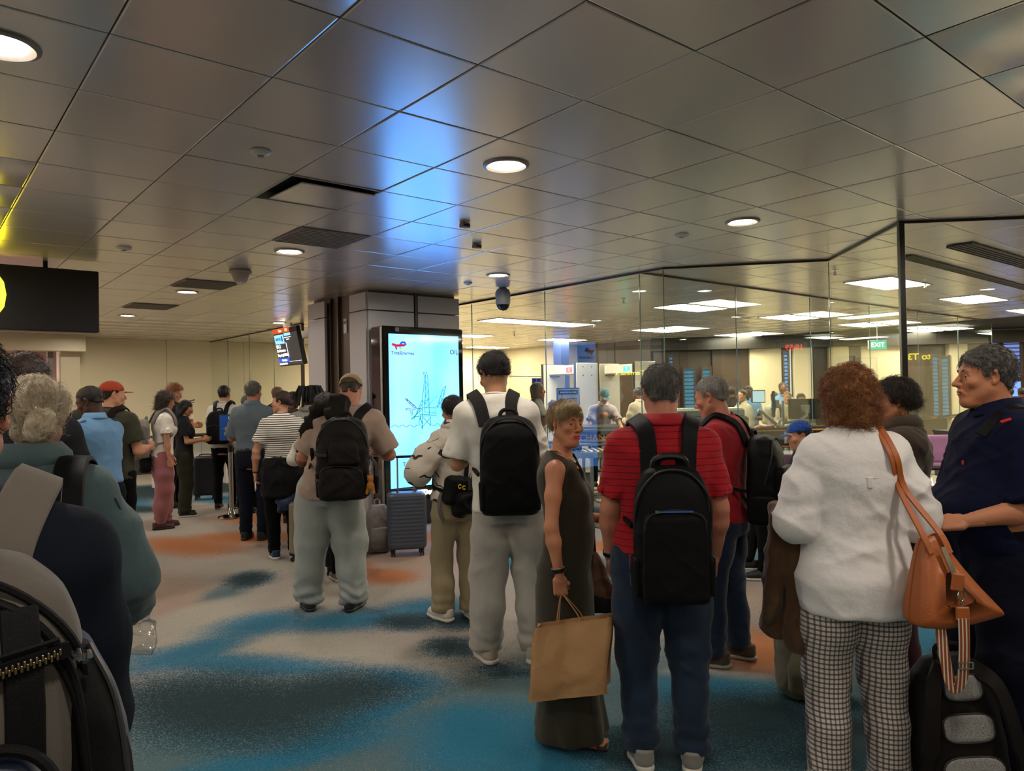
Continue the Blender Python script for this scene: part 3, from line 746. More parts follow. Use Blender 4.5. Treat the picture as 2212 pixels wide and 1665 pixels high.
def strap_pts(P, sd, xt=.075, xs=.115, zb=1.08, xb=.15, yb=None, off=.018, ztop=None, low_y=None):
    """shoulder strap: from the top of the pack over the shoulder, down the chest, under the arm, back to the pack"""
    ztop = ztop or 1.40; nb = P.Nb; S = P.S[sd]; sf = lambda z, x, g, o: P.surf(z, x + float(P.lx(z)), g, o)
    pts = [(sd * xt, sf(ztop, xt, -1, off) - .02, ztop), (sd * (xt + .012), sf(1.44, xt, -1, off) + .005, 1.465 - P.drop)]
    ztp = 1.535 - .38 * (xs - .05) - P.drop + off * .6
    pts += [(sd * xs, P.ly(1.45) - .025, ztp), (sd * (xs + .005), P.ly(1.43) + .035, ztp - .012), (sd * (xs + .01), sf(1.36, xs, 1, off) + .008, 1.40 - P.drop),
            (sd * (xs + .015), sf(1.27, xs, 1, off) + .006, 1.28 - P.drop), (sd * (xb + .012), sf(1.2, xb, 1, off) * .6, 1.16), (sd * (xb + .028), P.ly(1.1) + .0, zb + .03), (sd * xb, low_y if low_y is not None else sf(1.1, xb * .9, -1, off) - .03, zb)]
    pts = [(p[0] + float(P.lx(p[2])), p[1], p[2]) for p in pts]; pts = spline(pts, 4); c = [np.array([P.lx(p[2]), P.ly(p[2]), min(p[2], 1.30)]) for p in pts]
    return pts, [p - q for p, q in zip(pts, c)]
# ================================================================ the setting
def carpet_mat():
    n = NT('carpet'); a = n.n('VertexColor', layer_name='pattern_a'); b = n.n('VertexColor', layer_name='pattern_b')
    sa = n.n('SeparateColor'); sb = n.n('SeparateColor'); n.l(a, sa.inputs[0]); n.l(b, sb.inputs[0])
    co = n.obj(); g1 = n.noise(95, 2, co, .7); g2 = n.noise(22, 3, co, .6); big = n.noise(1.1, 3, co)
    j = n.math('ADD', n.math('MULTIPLY', n.math('SUBTRACT', g1, .5), 1.9), n.math('MULTIPLY', n.math('SUBTRACT', g2, .5), .5))
    def mask(w, gain=2.0):
        x = n.math('ADD', w, j); x = n.math('SUBTRACT', x, .5); x = n.math('MULTIPLY', x, gain); return n.math('ADD', x, .5, True)
    col = n.mix(big, rgb('#b5aa9f'), rgb('#a8a096'))
    for w, c in ((sb.outputs[2], '#ac9384'), (sb.outputs[1], '#4b6c73'), (sb.outputs[0], '#b7b2a4'), (sa.outputs[2], '#b87140'), (sa.outputs[0], '#1f7291'), (sa.outputs[1], '#223436')):
        m = mask(w, 1.5); col = n.mix(n.math('MULTIPLY', m, .955), col, rgb(c))
    g3 = n.noise(230, 2, co, .8); col = n.mix(n.math('MULTIPLY', g3, .5), col, n.mix(.5, col, (0.01, .012, .012)))
    wear = n.noise(.7, 6, co, .7); col = n.mix(n.math('MULTIPLY', wear, .10), col, rgb('#6b6660'))
    n.l(col, n.b.inputs['Base Color']); n.set(Roughness=.95, Specular_IOR_Level=.1)
    n.bump(n.math('ADD', g1, g3), .5, .006); return n.m
BLOBS = [('T', -2.08, 4.65, 0.46, 0.22, 1.06), ('T', -1.81, 5.20, 0.42, 0.27, -2.46), ('T', -1.17, 5.26, 0.62, 0.27, -2.99), ('T', -0.64, 5.48, 0.42, 0.31, -2.91), ('T', -1.67, 4.40, 0.95, 0.18, 2.90), ('T', -0.73, 4.14, 0.33, 0.16, 2.71), ('T', -1.13, 3.28, 0.64, 0.12, -2.71), ('T', -0.85, 3.64, 0.49, 0.13, 0.87), ('D', -1.56, 3.81, 0.69, 0.41, 2.80), ('D', -1.15, 3.92, 0.46, 0.33, -3.02), ('D', -0.74, 5.21, 0.26, 0.21, 2.71), ('D', -0.38, 5.21, 0.22, 0.19, 2.08), ('D', -0.39, 4.65, 0.20, 0.17, 2.15), ('D', -0.08, 4.24, 0.17, 0.10, 2.75), ('W', -1.22, 4.72, 0.62, 0.21, 2.65), ('W', -1.57, 4.84, 0.27, 0.19, -2.47), ('W', -2.34, 5.46, 0.53, 0.27, 1.13), ('D', -2.39, 6.50, 0.31, 0.18, 1.79), ('G', -2.40, 6.01, 0.29, 0.17, 1.84), ('W', -2.36, 6.94, 0.38, 0.28, -2.86), ('W', -2.07, 5.12, 0.40, 0.18, 0.92), ('O', -3.63, 8.08, 0.85, 0.40, 2.61), ('O', -3.17, 8.50, 0.63, 0.42, -3.11), ('O', -3.40, 9.77, 0.63, 0.34, 2.79), ('P', -2.98, 6.03, 1.00, 0.40, 2.14), ('O', -1.15, 6.52, 0.34, 0.26, 2.32), ('O', -1.53, 6.89, 0.29, 0.20, 2.15), ('O', -0.95, 8.28, 0.36, 0.29, 2.30), ('P', -0.99, 7.38, 0.91, 0.68, 2.02), ('T', -0.13, 3.42, 0.38, 0.36, 2.36), ('T', 0.12, 3.15, 0.28, 0.20, 3.10), ('G', -0.58, 3.43, 0.58, 0.28, 3.04), ('G', 0.00, 3.93, 0.50, 0.31, 3.07), ('O', 1.51, 4.52, 0.43, 0.34, 1.16), ('P', 1.50, 5.37, 0.85, 0.52, 1.16), ('O', 0.94, 7.61, 0.34, 0.30, -3.09), ('T', 0.74, 6.04, 0.51, 0.21, 1.43), ('T', 0.38, 5.30, 0.56, 0.24, 1.49), ('D', 1.16, 3.55, 0.49, 0.33, -2.91), ('T', 1.07, 3.87, 0.43, 0.25, 2.89), ('D', 0.62, 3.29, 0.32, 0.25, -2.89), ('W', 1.10, 4.17, 0.28, 0.09, 2.90), ('T', 2.25, 6.78, 0.51, 0.28, 1.13), ('T', 2.68, 4.66, 0.66, 0.28, -2.49), ('W', 3.00, 5.33, 0.48, 0.13, -2.87), ('D', 2.67, 4.33, 0.39, 0.21, -2.44), ('D', 1.63, 3.34, 0.55, 0.30, -2.96), ('T', -6.01, 11.61, 1.48, 0.36, 2.09), ('D', -5.52, 10.81, 0.52, 0.27, 2.51), ('T', -4.67, 11.74, 0.70, 0.41, 2.43), ('O', -5.58, 13.71, 0.65, 0.36, 2.33), ('T', 0.85, 9.74, 0.50, 0.45, 2.89), ('W', 0.75, 8.67, 0.50, 0.42, 3.00), ('T', 0.03, 7.06, 0.40, 0.31, 1.69), ('G', 0.71, 6.81, 0.37, 0.26, 1.44), ('P', 1.26, 5.98, 0.59, 0.44, 1.18), ('O', -2.42, 9.32, 0.47, 0.31, 2.65), ('T', -0.27, 3.60, 0.22, 0.20, 2.42),]
def make_floor():
    xs = np.arange(-14, 18, .12); ys = np.arange(-6, 26, .12); X, Y = np.meshgrid(xs, ys, indexing='ij'); P = np.stack([X.ravel(), Y.ravel()], 1)
    W = {k: np.zeros(len(P)) for k in 'TDOWGP'}; Q = np.column_stack([P * .9, np.zeros(len(P))]); wx = (vnoise(Q * 1.3, 1) - .5) * .5; wy = (vnoise(Q * 1.3, 2) - .5) * .5
    for k, cx, cy, ra, rb, t in BLOBS:
        dx, dy = P[:, 0] - cx + wx * min(ra, .5), P[:, 1] - cy + wy * min(rb, .5)
        u = (dx * cos(t) + dy * sin(t)) / ra; v = (-dx * sin(t) + dy * cos(t)) / rb; r = np.sqrt(u * u + v * v)
        W[k] = np.maximum(W[k], np.clip(1.05 - .55 * r ** 1.7, 0, 1))
    # elsewhere the same carpet goes on with drifting patches of the same colours
    far = ~((P[:, 0] > -5.5) & (P[:, 0] < 4.2) & (P[:, 1] > 2.0) & (P[:, 1] < 11.5))
    for i, k in enumerate('TDOW'): W[k] = np.where(far, np.maximum(W[k], np.clip((vnoise(np.column_stack([P * [.42, .5], np.full(len(P), .3)]), 20 + i) - .56) * 4.5, 0, 1)), W[k])
    W['T'] = np.maximum(W['T'], W['D'] * 1.0)
    W['G'] = np.maximum(W['G'], np.clip((5.0 - P[:, 1] + P[:, 0] * .35) * .9, 0, 1) * .95)
    n0, n1 = len(xs), len(ys); i = np.arange(n0 - 1)[:, None] * n1 + np.arange(n1 - 1)[None, :]; F = np.stack([i, i + n1, i + n1 + 1, i + 1], 2).reshape(-1, 4)
    o = raw('floor', np.column_stack([P, np.zeros(len(P))]), F, carpet_mat(), smooth=True); tag(o, kind='structure')
    for nm, ks in (('pattern_a', 'TDO'), ('pattern_b', 'WGP')):
        ca = o.data.color_attributes.new(nm, 'FLOAT_COLOR', 'POINT'); ca.data.foreach_set('color', np.column_stack([W[k] for k in ks] + [np.ones(len(P))]).astype(np.float32).ravel())
make_floor()

N0 = np.array([-.573, 2.537, 0]); TA, TB = .600, .606
def inplane(a, b, z=0.): return N0 + AX * a * TA + BX * b * TB + np.array([0, 0, z])
def to_ab(p): d = np.asarray(p, float) - N0; return float(d @ AX) / TA, float(d @ BX) / TB
def ceiling_tile_mat():
    n = NT('ceiling tile paint'); r = n.n('ObjectInfo').outputs['Random']
    n.l(n.mix(r, rgb('#e0dcd6'), rgb('#dad5cf')), n.b.inputs['Base Color'])
    n.set(Metallic=.46, Specular_IOR_Level=.9)
    n.set(Roughness=.245); return n.m
TILE_M = ceiling_tile_mat()
void = plain('ceiling void', '#141210', .9)
ceil_root = empty('ceiling', (0, 0, CEIL)); tag(ceil_root, kind='structure')
m = MB(); m.box((2, 9, .06), (34, 34, .02)); m.build('ceiling_void', void, ceil_root)
tile_mesh = None; light_cells = {}
def ceiling_tiles():
    global tile_mesh
    def grid_tile():
        m = MB(); k = 4; w = .2968; hb = .2998; vs = []; g = [-1, -.978, .978, 1]
        for i in g:
            for j in g:
                e = max(abs(i), abs(j)); vs.append((i * w, j * hb, .002 if e == 1 else 0))
        fs = [(a * k + b, a * k + b + 1, (a + 1) * k + b + 1, (a + 1) * k + b) for a in range(k - 1) for b in range(k - 1)]
        m.add(vs, fs); fr = [a * k for a in range(k)] + [(k - 1) * k + b for b in range(1, k)] + [a * k + k - 1 for a in range(k - 2, -1, -1)] + [b for b in range(k - 2, 0, -1)]
        o = len(m.v); m.add([(m.v[i][0], m.v[i][1], .03) for i in fr], []); q = len(fr)
        for i in range(q): m.f.append((fr[i], o + i, o + (i + 1) % q, fr[(i + 1) % q])); m.m.append(0)
        return m
    g = grid_tile(); cells = []
    for i in range(-22, 26):
        for j in range(-14, 40):
            c = inplane(i + .5, j + .5)
            if not (-12 < c[0] < 16 and -5 < c[1] < 24.5): continue
            if (i, j) == (1, 3): continue            # the hatch left ajar
            inview = c[1] > 1 and -0.74 < c[0] / c[1] < .74 and (CEIL - EYE) / c[1] < .60
            cells.append((0 if inview else 1, c[0] ** 2 + c[1] ** 2, i, j, c))
    cells.sort(key=lambda q: q[:2]); near = cells[:300]; rest = cells[300:]; first = None
    rnd = random.Random(3); rot = Matrix.Rotation(ANG_A, 4, 'Z')
    for n_, (iv, d, i, j, c) in enumerate(near):
        if first is None:
            first = g.build('ceiling_tile', TILE_M, ceil_root); o = first
        else: o = bpy.data.objects.new('ceiling_tile', first.data); COL.objects.link(o); o.parent = ceil_root
        o.location = (c[0], c[1], rnd.uniform(-.0008, .0008)); o.rotation_euler = (R(rnd.uniform(-.12, .12)), R(rnd.uniform(-.12, .12)), ANG_A)
    V, F = [], []; gv = np.array(g.v); k = 0; Rm = np.array(rot.to_3x3())
    for iv, d, i, j, c in rest:
        T = eul(R(rnd.uniform(-.12, .12)), R(rnd.uniform(-.12, .12)), ANG_A); V.append(gv @ T.T + [c[0], c[1], 0]); F.append(np.array([f for f in g.f]) + k); k += len(gv)
    o = raw('ceiling_tiles_far', np.concatenate(V), np.concatenate(F), TILE_M, ceil_root, smooth=False); o['kind'] = 'stuff'
ceiling_tiles()
# the ajar service hatch: a dark opening with the tile hanging a little inside it
m = MB(); c = inplane(1.5, 3.5); X_ = Matrix.Translation((c[0], c[1], 0)) @ Matrix.Rotation(ANG_A, 4, 'Z'); m.X = X_
for (p, q) in (((0, .302, .03), (.61, .012, .07)), ((0, -.302, .03), (.61, .012, .07)), ((.302, 0, .03), (.012, .6, .07)), ((-.302, 0, .03), (.012, .6, .07))): m.box(p, q)
m.build('hatch_frame', plain('hatch white', '#a8a29a', .4), ceil_root)
m = MB(); m.X = X_ @ Matrix.Rotation(R(2.0), 4, 'X'); m.box((.045, .035, -.004), (.50, .52, .012), bev=.003); m.build('hatch_panel', TILE_M, ceil_root)

wallcream = NT('wall cream'); wallcream.set(Roughness=.55); wallcream.l(wallcream.mix(wallcream.noise(1.2, 3), rgb('#efe3c2'), rgb('#e8dab6')), wallcream.b.inputs['Base Color']); wallcream = wallcream.m
brown = plain('brown cladding', '#3a2c22', .3, var=.12); cream2 = plain('column cream', '#cfc3a2', .45, var=.04); dark_trim = plain('dark trim', '#15130f', .35)
colm = NT('column cladding'); colm.set(Roughness=.38, Metallic=.15); colm.l(colm.mix(colm.noise(1.5, 3), rgb('#c6c2c2'), rgb('#bbb7b7')), colm.b.inputs['Base Color']); colm = colm.m
bronze = plain('bronze channel', '#5a4c40', .35, .6); steel = plain('brushed steel', '#b9b6ae', .28, .9); chrome = plain('chrome', '#d0cdc6', .12, 1.0)
black = plain('black plastic', '#0c0c0d', .35); blackm = plain('black matt', '#101011', .7); white = plain('white plastic', '#d8d4cb', .4); greyp = plain('grey plastic', '#77767a', .45)

def place(p, ang): return Matrix.Translation([float(v) for v in p]) @ Matrix.Rotation(ang, 4, 'Z')
def wall_run(name, p0, p1, z0, z1, widths, mats, th=.1, gap=.008, base=.12):
    """a wall of upright panels from p0 to p1; every panel is an object of its own"""
    p0 = np.array(p0, float); p1 = np.array(p1, float); L = np.linalg.norm(p1 - p0); ang = math.atan2(*(p1 - p0)[::-1]); e = empty(name, (p0[0], p0[1], 0), ang); tag(e, kind='structure')
    m = MB(); m.box((L / 2, 0, (z0 + z1) / 2), (L - .01, th * .8, z1 - z0)); m.build('backing', dark_trim, e)
    x = 0; i = 0
    while x < L - .02:
        w = min(widths[i % len(widths)], L - x); mt = mats[i % len(mats)]
        m = MB(); m.box((x + w / 2, 0, (z0 + base + z1) / 2), (w - gap, th, z1 - z0 - base), bev=.003); m.build('wall_panel', mt, e); x += w; i += 1
    if base: m = MB(); m.box((L / 2, -.006, z0 + base / 2), (L, th, base)); m.build('skirting', plain('skirting', '#2c2824', .5), e)
    return e
# long cream wall at the back left, running along the tile grid, and the deeper one behind the scanners
W0 = np.array([-8.87, 15.19]); a2 = AX[:2]; b2 = BX[:2]
wall_run('wall_back', W0 - a2 * .1, W0 + a2 * 12.7, 0, CEIL, [1.70], [wallcream])
S2 = np.array([1.32, 20.4]); wall_run('wall_screening', S2, S2 + a2 * 4.2, 0, CEIL, [1.45], [wallcream]); wall_run('wall_return', S2, S2 + b2 * 2.6, 0, CEIL, [2.6], [cream2])
# shop front at the far left: pillar, fascia beam, pink-lit interior
def prism_obj(name, p, ang, size, mat, kind='structure', bev=.004, parent=None):
    m = MB(); m.box((0, 0, 0), size, bev=bev); o = m.build(name, mat, parent); o.matrix_world = place(p, ang)
    if kind: o['kind'] = kind
    return o
prism_obj('trim_1', (-8.98, 14.85, CEIL / 2), ANG_A, (.34, .5, CEIL), cream2)
prism_obj('trim_2', (-11.3, 12.35, 2.755), ANG_A, (7.2, .30, .32), cream2)
prism_obj('trim_3', (-9.16, 14.55, 1.3), ANG_A, (.10, .12, 2.6), plain('door frame grey', '#77716a', .4))
pink = NT('shop interior'); pink.set(Roughness=.6); pink.l(pink.mix(pink.noise(.8, 2), rgb('#c9a29a'), rgb('#b78f88')), pink.b.inputs['Base Color']); pink = pink.m
prism_obj('wall_left', (-13.4, 15.8, CEIL / 2), ANG_A, (7, .1, CEIL), pink)
e = empty('shop_display', (-11.3, 14.6, 0), ANG_A, 'lit blue and white screen hanging inside the shop front at far left', 'screen')
m = MB(); m.box((0, 0, 1.98), (1.3, .06, .16), bev=.005); m.build('housing', black, e); m = MB(); m.box((.1, -.035, 1.98), (1.05, .006, .10)); m.build('screen', glow('shop screen', '#5f7fd0', 1.2), e)
m = MB(); m.cyl((-.5, 0, 2.06), (-.5, 0, 2.9), .012); m.build('hanger', steel, e); m = MB(); m.cyl((.5, 0, 2.06), (.5, 0, 2.9), .012); m.build('hanger', steel, e)
e = empty('glass_chandelier', (-11.6, 14.5, 2.45), 0, 'cluster of clear glass drops hanging inside the shop front', 'chandelier')
rnd = random.Random(5); m = MB()
for i in range(26):
    a_ = rnd.uniform(0, 6.28); r_ = rnd.uniform(.03, .16); z_ = rnd.uniform(-.22, .18); m.lathe([(.001, -.03), (.014, -.01), (.004, .03)], (r_ * cos(a_), r_ * sin(a_), z_), 8); m.cyl((r_ * cos(a_), r_ * sin(a_), z_ + .03), (r_ * cos(a_), r_ * sin(a_), .45), .0012, n=4)
m.build('glass_drops', plain('glass drop', '#e8e4de', .08, .2), e, True)
lamp('shop light', 'AREA', (-11.6, 14.3, 2.86), 75, (1, .82, .78), 2.2)

# glass: clear panes with a thin green edge
def glass_mat(name, tint, ior=1.5):
    n = NT(name); n.t.nodes.remove(n.b); fr = n.n('Fresnel'); fr.inputs['IOR'].default_value = ior
    tr = n.n('BsdfTransparent'); tr.inputs[0].default_value = (*tint, 1); gl = n.n('BsdfGlossy'); gl.inputs['Roughness'].default_value = .004; gl.inputs[0].default_value = (.92, 1, .97, 1)
    mx = n.n('MixShader'); n.l(fr, mx.inputs[0]); n.l(tr, mx.inputs[1]); n.l(gl, mx.inputs[2]); n.l(mx, n.o.inputs[0]); return n.m
GLASS = glass_mat('partition glass', (.90, .955, .92)); GEDGE = plain('glass edge', '#6f8a80', .15, .3)
def glass_run(name, pts, widths=None, post=None, low=0.0, top=CEIL):
    """thin vertical panes between the points, with the dark head channel at the ceiling"""
    e = empty(name, (0, 0, 0)); tag(e, kind='structure')
    for p, q in zip(pts[:-1], pts[1:]):
        p, q = np.array(p), np.array(q); d = q - p; L = np.linalg.norm(d); ang = math.atan2(d[1], d[0]); c = (p + q) / 2
        m = MB(); h = top - .03
        m.add([(-L / 2 + .004, 0, low), (L / 2 - .004, 0, low), (L / 2 - .004, 0, h), (-L / 2 + .004, 0, h)], [(0, 1, 2, 3)])
        o = m.build('glass_pane', GLASS, e); o.location = (c[0], c[1], 0); o.rotation_euler = (0, 0, ang)
        m = MB(); m.box((L / 2 - .002, 0, h / 2), (.006, .012, h)); o = m.build('pane_edge', GEDGE, e); o.location = (c[0], c[1], 0); o.rotation_euler = (0, 0, ang)
        m = MB(); m.box((0, 0, top - .010), (L, .024, .022)); m.box((0, 0, .004), (L, .03, .008)); o = m.build('channel', dark_trim, e); o.location = (c[0], c[1], 0); o.rotation_euler = (0, 0, ang)
    return e
A2 = np.array([1.43, 8.09]); A3 = A2 - b2 * .33; A4 = np.array([3.28, 7.53]); A5 = np.array([3.13, 5.85]); A6 = A5 + np.array([1.86, -.17]); A7 = A6 + np.array([1.86, -.17])
glass_run('partition_glass', [A2 + b2 * 1.55 * k for k in (3, 2, 1, 0)] + [A3, A4, A5, A6, A7])
glass_run('inner_glass', [A2 + a2 * 1.85 * k for k in range(0, 7)])
G1 = np.array([-3.69, 12.95]); glass_run('far_glass', [G1 + b2 * 1.28 * k for k in (4, 3, 2, 1, 0)])
prism_obj('trim_4', (A5[0], A5[1], CEIL / 2), R(-5), (.045, .045, CEIL), dark_trim)
prism_obj('trim_5', (G1[0], G1[1], CEIL / 2), ANG_A, (.05, .06, CEIL), plain('post bronze', '#4e4030', .35, .5))
c = G1 - b2 * .6; prism_obj('trim_6', (c[0], c[1], 2.70), ANG_A + pi / 2, (1.15, .09, .13), plain('door header', '#4a4038', .4))

# column with bronze channels and cladding panels
def column():
    e = empty('column', (-1.77, 9.03, 0), ANG_A); tag(e, kind='structure')
    m = MB(); m.box((.70, .83, CEIL / 2), (1.30, 1.56, CEIL)); m.build('core', bronze, e)
    def panel(c, size, mt=colm, nm='cladding_panel'): m = MB(); m.box(c, size, bev=.004); return m.build(nm, mt, e)
    zj = 2.665
    for z0, z1 in ((0.12, zj - .006), (zj + .006, CEIL - .03)):
        zc, zh = (z0 + z1) / 2, z1 - z0
        panel((.335, 0, zc), (.665, .04, zh)); panel((1.055, 0, zc), (.655, .04, zh))          # front, with a bronze joint between
        panel((0, .215, zc), (.04, .425, zh)); panel((-.03, 1.34, zc), (.04, .52, zh)); panel((1.37, .3, zc), (.04, .6, zh))
    for i in range(8): z0 = .12 + i * .343; panel((.07, .63, z0 + .165), (.03, .33, .33))
    m = MB(); m.box((.03, .82, CEIL / 2), (.04, .03, CEIL)); m.box((.03, 1.04, CEIL / 2), (.04, .03, CEIL)); m.box((.06, .93, CEIL / 2), (.03, .2, CEIL)); m.box((.695, -.012, CEIL / 2), (.03, .03, CEIL)); m.build('channel', bronze, e)
    m = MB(); m.box((.045, .66, 2.52), (.02, .085, .19), bev=.004); o = m.build('junction_box', white, e); m = MB(); m.box((.033, .66, 2.565), (.006, .05, .04)); m.build('cover', greyp, e)
    m = MB(); m.box((.69, .80, .06), (1.40, 1.66, .12)); m.build('plinth', dark_trim, e)
column()

# end wall of the gate lounge: brown bays, cream piers and louvred windows, each with its slats
def louvre(x0, x1, z0, z1, e, colr, st, n=16):
    m = MB(); m.box(((x0 + x1) / 2, .02, (z0 + z1) / 2), (x1 - x0, .01, z1 - z0)); m.build('window_pane', glow('daylight ' + colr, colr, st * .6), e); m = MB()
    k = max(5, int((z1 - z0) / .09))
    for i in range(k): m.box(((x0 + x1) / 2, -.01, z0 + (i + .5) * (z1 - z0) / k), (x1 - x0, .03, .022), Matrix.Rotation(R(25), 3, 'X'))
    m.build('louvres', plain('louvre grey', '#39465a', .4), e)
    m = MB()
    for x in (x0, x1): m.box((x, -.01, (z0 + z1) / 2), (.04, .06, z1 - z0 + .08))
    for z in (z0, z1): m.box(((x0 + x1) / 2, -.01, z), (x1 - x0, .06, .04))
    m.build('frame', brown, e)
def end_wall():
    p0 = np.array([3.55, 18.7]); d = np.array([cos(R(-5.2)), sin(R(-5.2))]); e = empty('wall_far', (p0[0], p0[1], 0), R(-5.2)); tag(e, kind='structure')
    def sx(px):
        v = to_view(px, 800); q = v[0] / v[1]; return (q * p0[1] - p0[0]) / (d[0] - q * d[1])
    sect = [(1412, 1470, brown, .0), (1470, 1540, brown, .12), (1540, 1620, brown, 0), (1620, 1689, cream2, -.1), (1689, 1712, brown, .1), (1712, 1752, cream2, -.25), (1752, 1790, brown, 0), (1790, 1832, cream2, -.2), (1832, 1862, brown, 0), (1862, 1950, cream2, -.05), (1950, 2004, brown, 0), (2004, 2052, brown, .1), (2052, 2092, cream2, -.1), (2092, 2128, brown, 0), (2128, 2230, brown, .1), (2230, 2600, brown, 0)]
    for a_, b_, mt, dy in sect:
        x0, x1 = sx(a_), sx(b_); m = MB(); m.box(((x0 + x1) / 2, .25 + dy, CEIL / 2), (x1 - x0 - .01, .3, CEIL), bev=.006); m.build('wall_panel', mt, e)
    m = MB(); m.box((sx(2600) / 2, -.05, CEIL - .16), (sx(2600), .3, .30)); m.build('bulkhead', plain('bulkhead', '#1d1a17', .35), e)
    cy = '#4f9dbb'; lv = '#7d90d8'
    for a_, b_, z0, z1, c_, s_ in ((1476, 1500, .9, 2.15, cy, .55), (1516, 1535, .9, 2.15, cy, .5), (1692, 1703, 1.2, 2.5, '#6f9fe0', .9), (1445, 1455, 1.3, 2.5, '#7aa0c8', .4), (2012, 2028, .8, 2.35, cy, .6), (2031, 2050, .8, 2.3, cy, .6), (2142, 2158, 1.9, 2.62, lv, .8), (2166, 2206, 1.75, 2.62, lv, .85), (2146, 2210, 1.0, 1.35, '#7a98e8', .8)):
        louvre(sx(a_), sx(b_), z0, z1, e, c_, s_)
    return e, sx
END, SX = end_wall()
wall_run('wall_lounge_left', np.array([3.6, 18.8]), np.array([3.6, 18.8]) + b2 * 3.0, 0, CEIL, [1.5], [brown])
# closing walls out of view, so that glass and ceiling mirror a room and not emptiness
wall_run('wall_right', np.array([15.5, 17.5]), np.array([15.5, -5]), 0, CEIL, [2.4], [cream2, brown])
wall_run('wall_behind', np.array([15.5, -5.5]), np.array([-12, -5.5]), 0, CEIL, [2.2], [wallcream, brown, wallcream])

# ---------------------------------------------------------------- lights in the ceiling
disc = glow('lamp disc', '#fff3e4', 125); panel_l = glow('light panel', '#ffedd0', 26.0); ringm = plain('lamp trim', '#8f8a82', .35, .3)
def downlight_proto():
    e = empty('downlight'); m = MB(); m.lathe([(.088, .004), (.092, -.004), (.115, -.012), (.132, -.006), (.134, .004)], (0, 0, 0), 36); m.build('trim_ring', ringm, e, True)
    m = MB(); m.cyl((0, 0, -.002), (0, 0, .004), .089, n=32); m.build('lens', disc, e, True); return e
dl = downlight_proto(); D0 = np.array([-.01, 4.21])
spots = []
for mm_ in range(-3, 3):
    for nn_ in range(-3, 5):
        p = D0 + a2 * 2.4 * mm_ + b2 * 3.07 * nn_; ai, bi = float((p - A2) @ a2), float((p - A2) @ b2)
        hall = (ai < -.15) or (bi < -.3 and p[0] < 3.0 and p[1] < 7.4)
        if hall and -11 < p[0] < 6 and -5 < p[1] < 14.6 and not (mm_ == 1 and nn_ == 2): spots.append(p)
names = {(-1.0, 4.2): ''}
def dl_label(p):
    q = {(-.01, 4.21): 'round ceiling downlight nearest above the white shirted man, largest in the middle', (1.83, 5.75): 'round ceiling downlight in front of the glass corner at right', (-1.98, 6.57): 'round ceiling downlight above the capped man, left of the column',
         (-.13, 8.1): 'round ceiling downlight beside the dome camera, right of the column', (-3.94, 8.93): 'round ceiling downlight between the grey air grilles at left', (-5.9, 11.29): 'small round ceiling downlight nearest the long cream wall', (-1.85, 2.67): 'round ceiling downlight cut by the top left corner'}
    for k, v in q.items():
        if abs(k[0] - p[0]) < .25 and abs(k[1] - p[1]) < .3: return v
    return None
first = True
for p in spots:
    o = dl if first else copy_tree(dl); first = False; o.location = (p[0], p[1], CEIL - .002); L = dl_label(p)
    tag(o, L or 'round ceiling downlight outside the picture behind or beside the viewer', 'light', 'downlights in the hall ceiling')
PQ = np.array([2.88, 11.7]); pl = []
LP = {(0, 0): 'square edged light panel in front of the inner glass, above the red shirted men', (0, 1): 'large light panel behind the dark glass corner post at right', (1, 1): 'light panel right of the corner post, above the grey haired man', (1, 0): 'light panel over the desks, left of the corner glass',
      (0, -1): 'long double light panel nearest in the screening room', (1, -1): 'light panel over the second scanner gate'}
def panel_light(c, L, label):
    e = empty('light_panel', (c[0], c[1], CEIL), ANG_A, label, 'light', 'rectangular light panels beyond the glass')
    m = MB(); m.box((0, 0, -.004), (L - .04, .56, .008)); m.build('diffuser', panel_l, e)
    m = MB()
    for y in (-.29, .29): m.box((0, y, -.005), (L, .02, .014))
    for x in (-L / 2 + .01, L / 2 - .01): m.box((x, 0, -.005), (.02, .6, .014))
    m.build('frame', white, e)
rowname = {-3: 'in the farthest row of the screening room', -2: 'in the second row of the screening room', -1: 'in the near row of the screening room', 0: 'in the row just inside the glass lounge', 1: 'in the row nearest the dark corner post', 2: 'in the row out of frame at right'}
for nn_ in range(-3, 3):
    for mm_ in range(0, 5):
        p = PQ + a2 * 3.0 * mm_ - b2 * 3.05 * nn_
        if p[0] > 14.5 or p[1] > 22.3 or p[0] < -6: continue
        if p[1] > 18.2 and p[0] > 3.4: continue
        L = 2.4 if (mm_, nn_) == (0, -1) else 1.2; c = p - a2 * .55 if L > 2 else p
        od = ['first', 'second', 'third', 'fourth', 'fifth'][mm_]
        panel_light(c, L, LP.get((mm_, nn_), '%s white light panel from the left %s' % (od, rowname[nn_])))
# ================================================================ ceiling fittings
def at_c(px, py): return at_z(px, py, CEIL)
def small_disc(px, py, name, label, cat, r=.06):
    p = at_c(px, py); e = empty(name, (p[0], p[1], CEIL - .004), 0, label, cat); m = MB(); m.lathe([(.0, -.022), (r * .55, -.022), (r * .8, -.014), (r, -.004), (r, .003)], (0, 0, 0), 24); m.build('cover', white, e, True)
    m = MB(); m.cyl((0, 0, -.027), (0, 0, -.02), r * .3, n=12); m.build('sensor', greyp, e); return e
small_disc(563, 326, 'ceiling_speaker', 'flat round cover in the ceiling above the open hatch', 'ceiling cover', .055)
small_disc(268, 534, 'ceiling_speaker', 'flat round cover in the ceiling right of the hanging black sign', 'ceiling cover', .06)
small_disc(1472, 506, 'ceiling_speaker', 'flat round cover in the ceiling left of the right hand downlight', 'ceiling cover', .06)
small_disc(1011, 610, 'ceiling_speaker', 'small flat cover in the ceiling left of the dome camera', 'ceiling cover', .05)
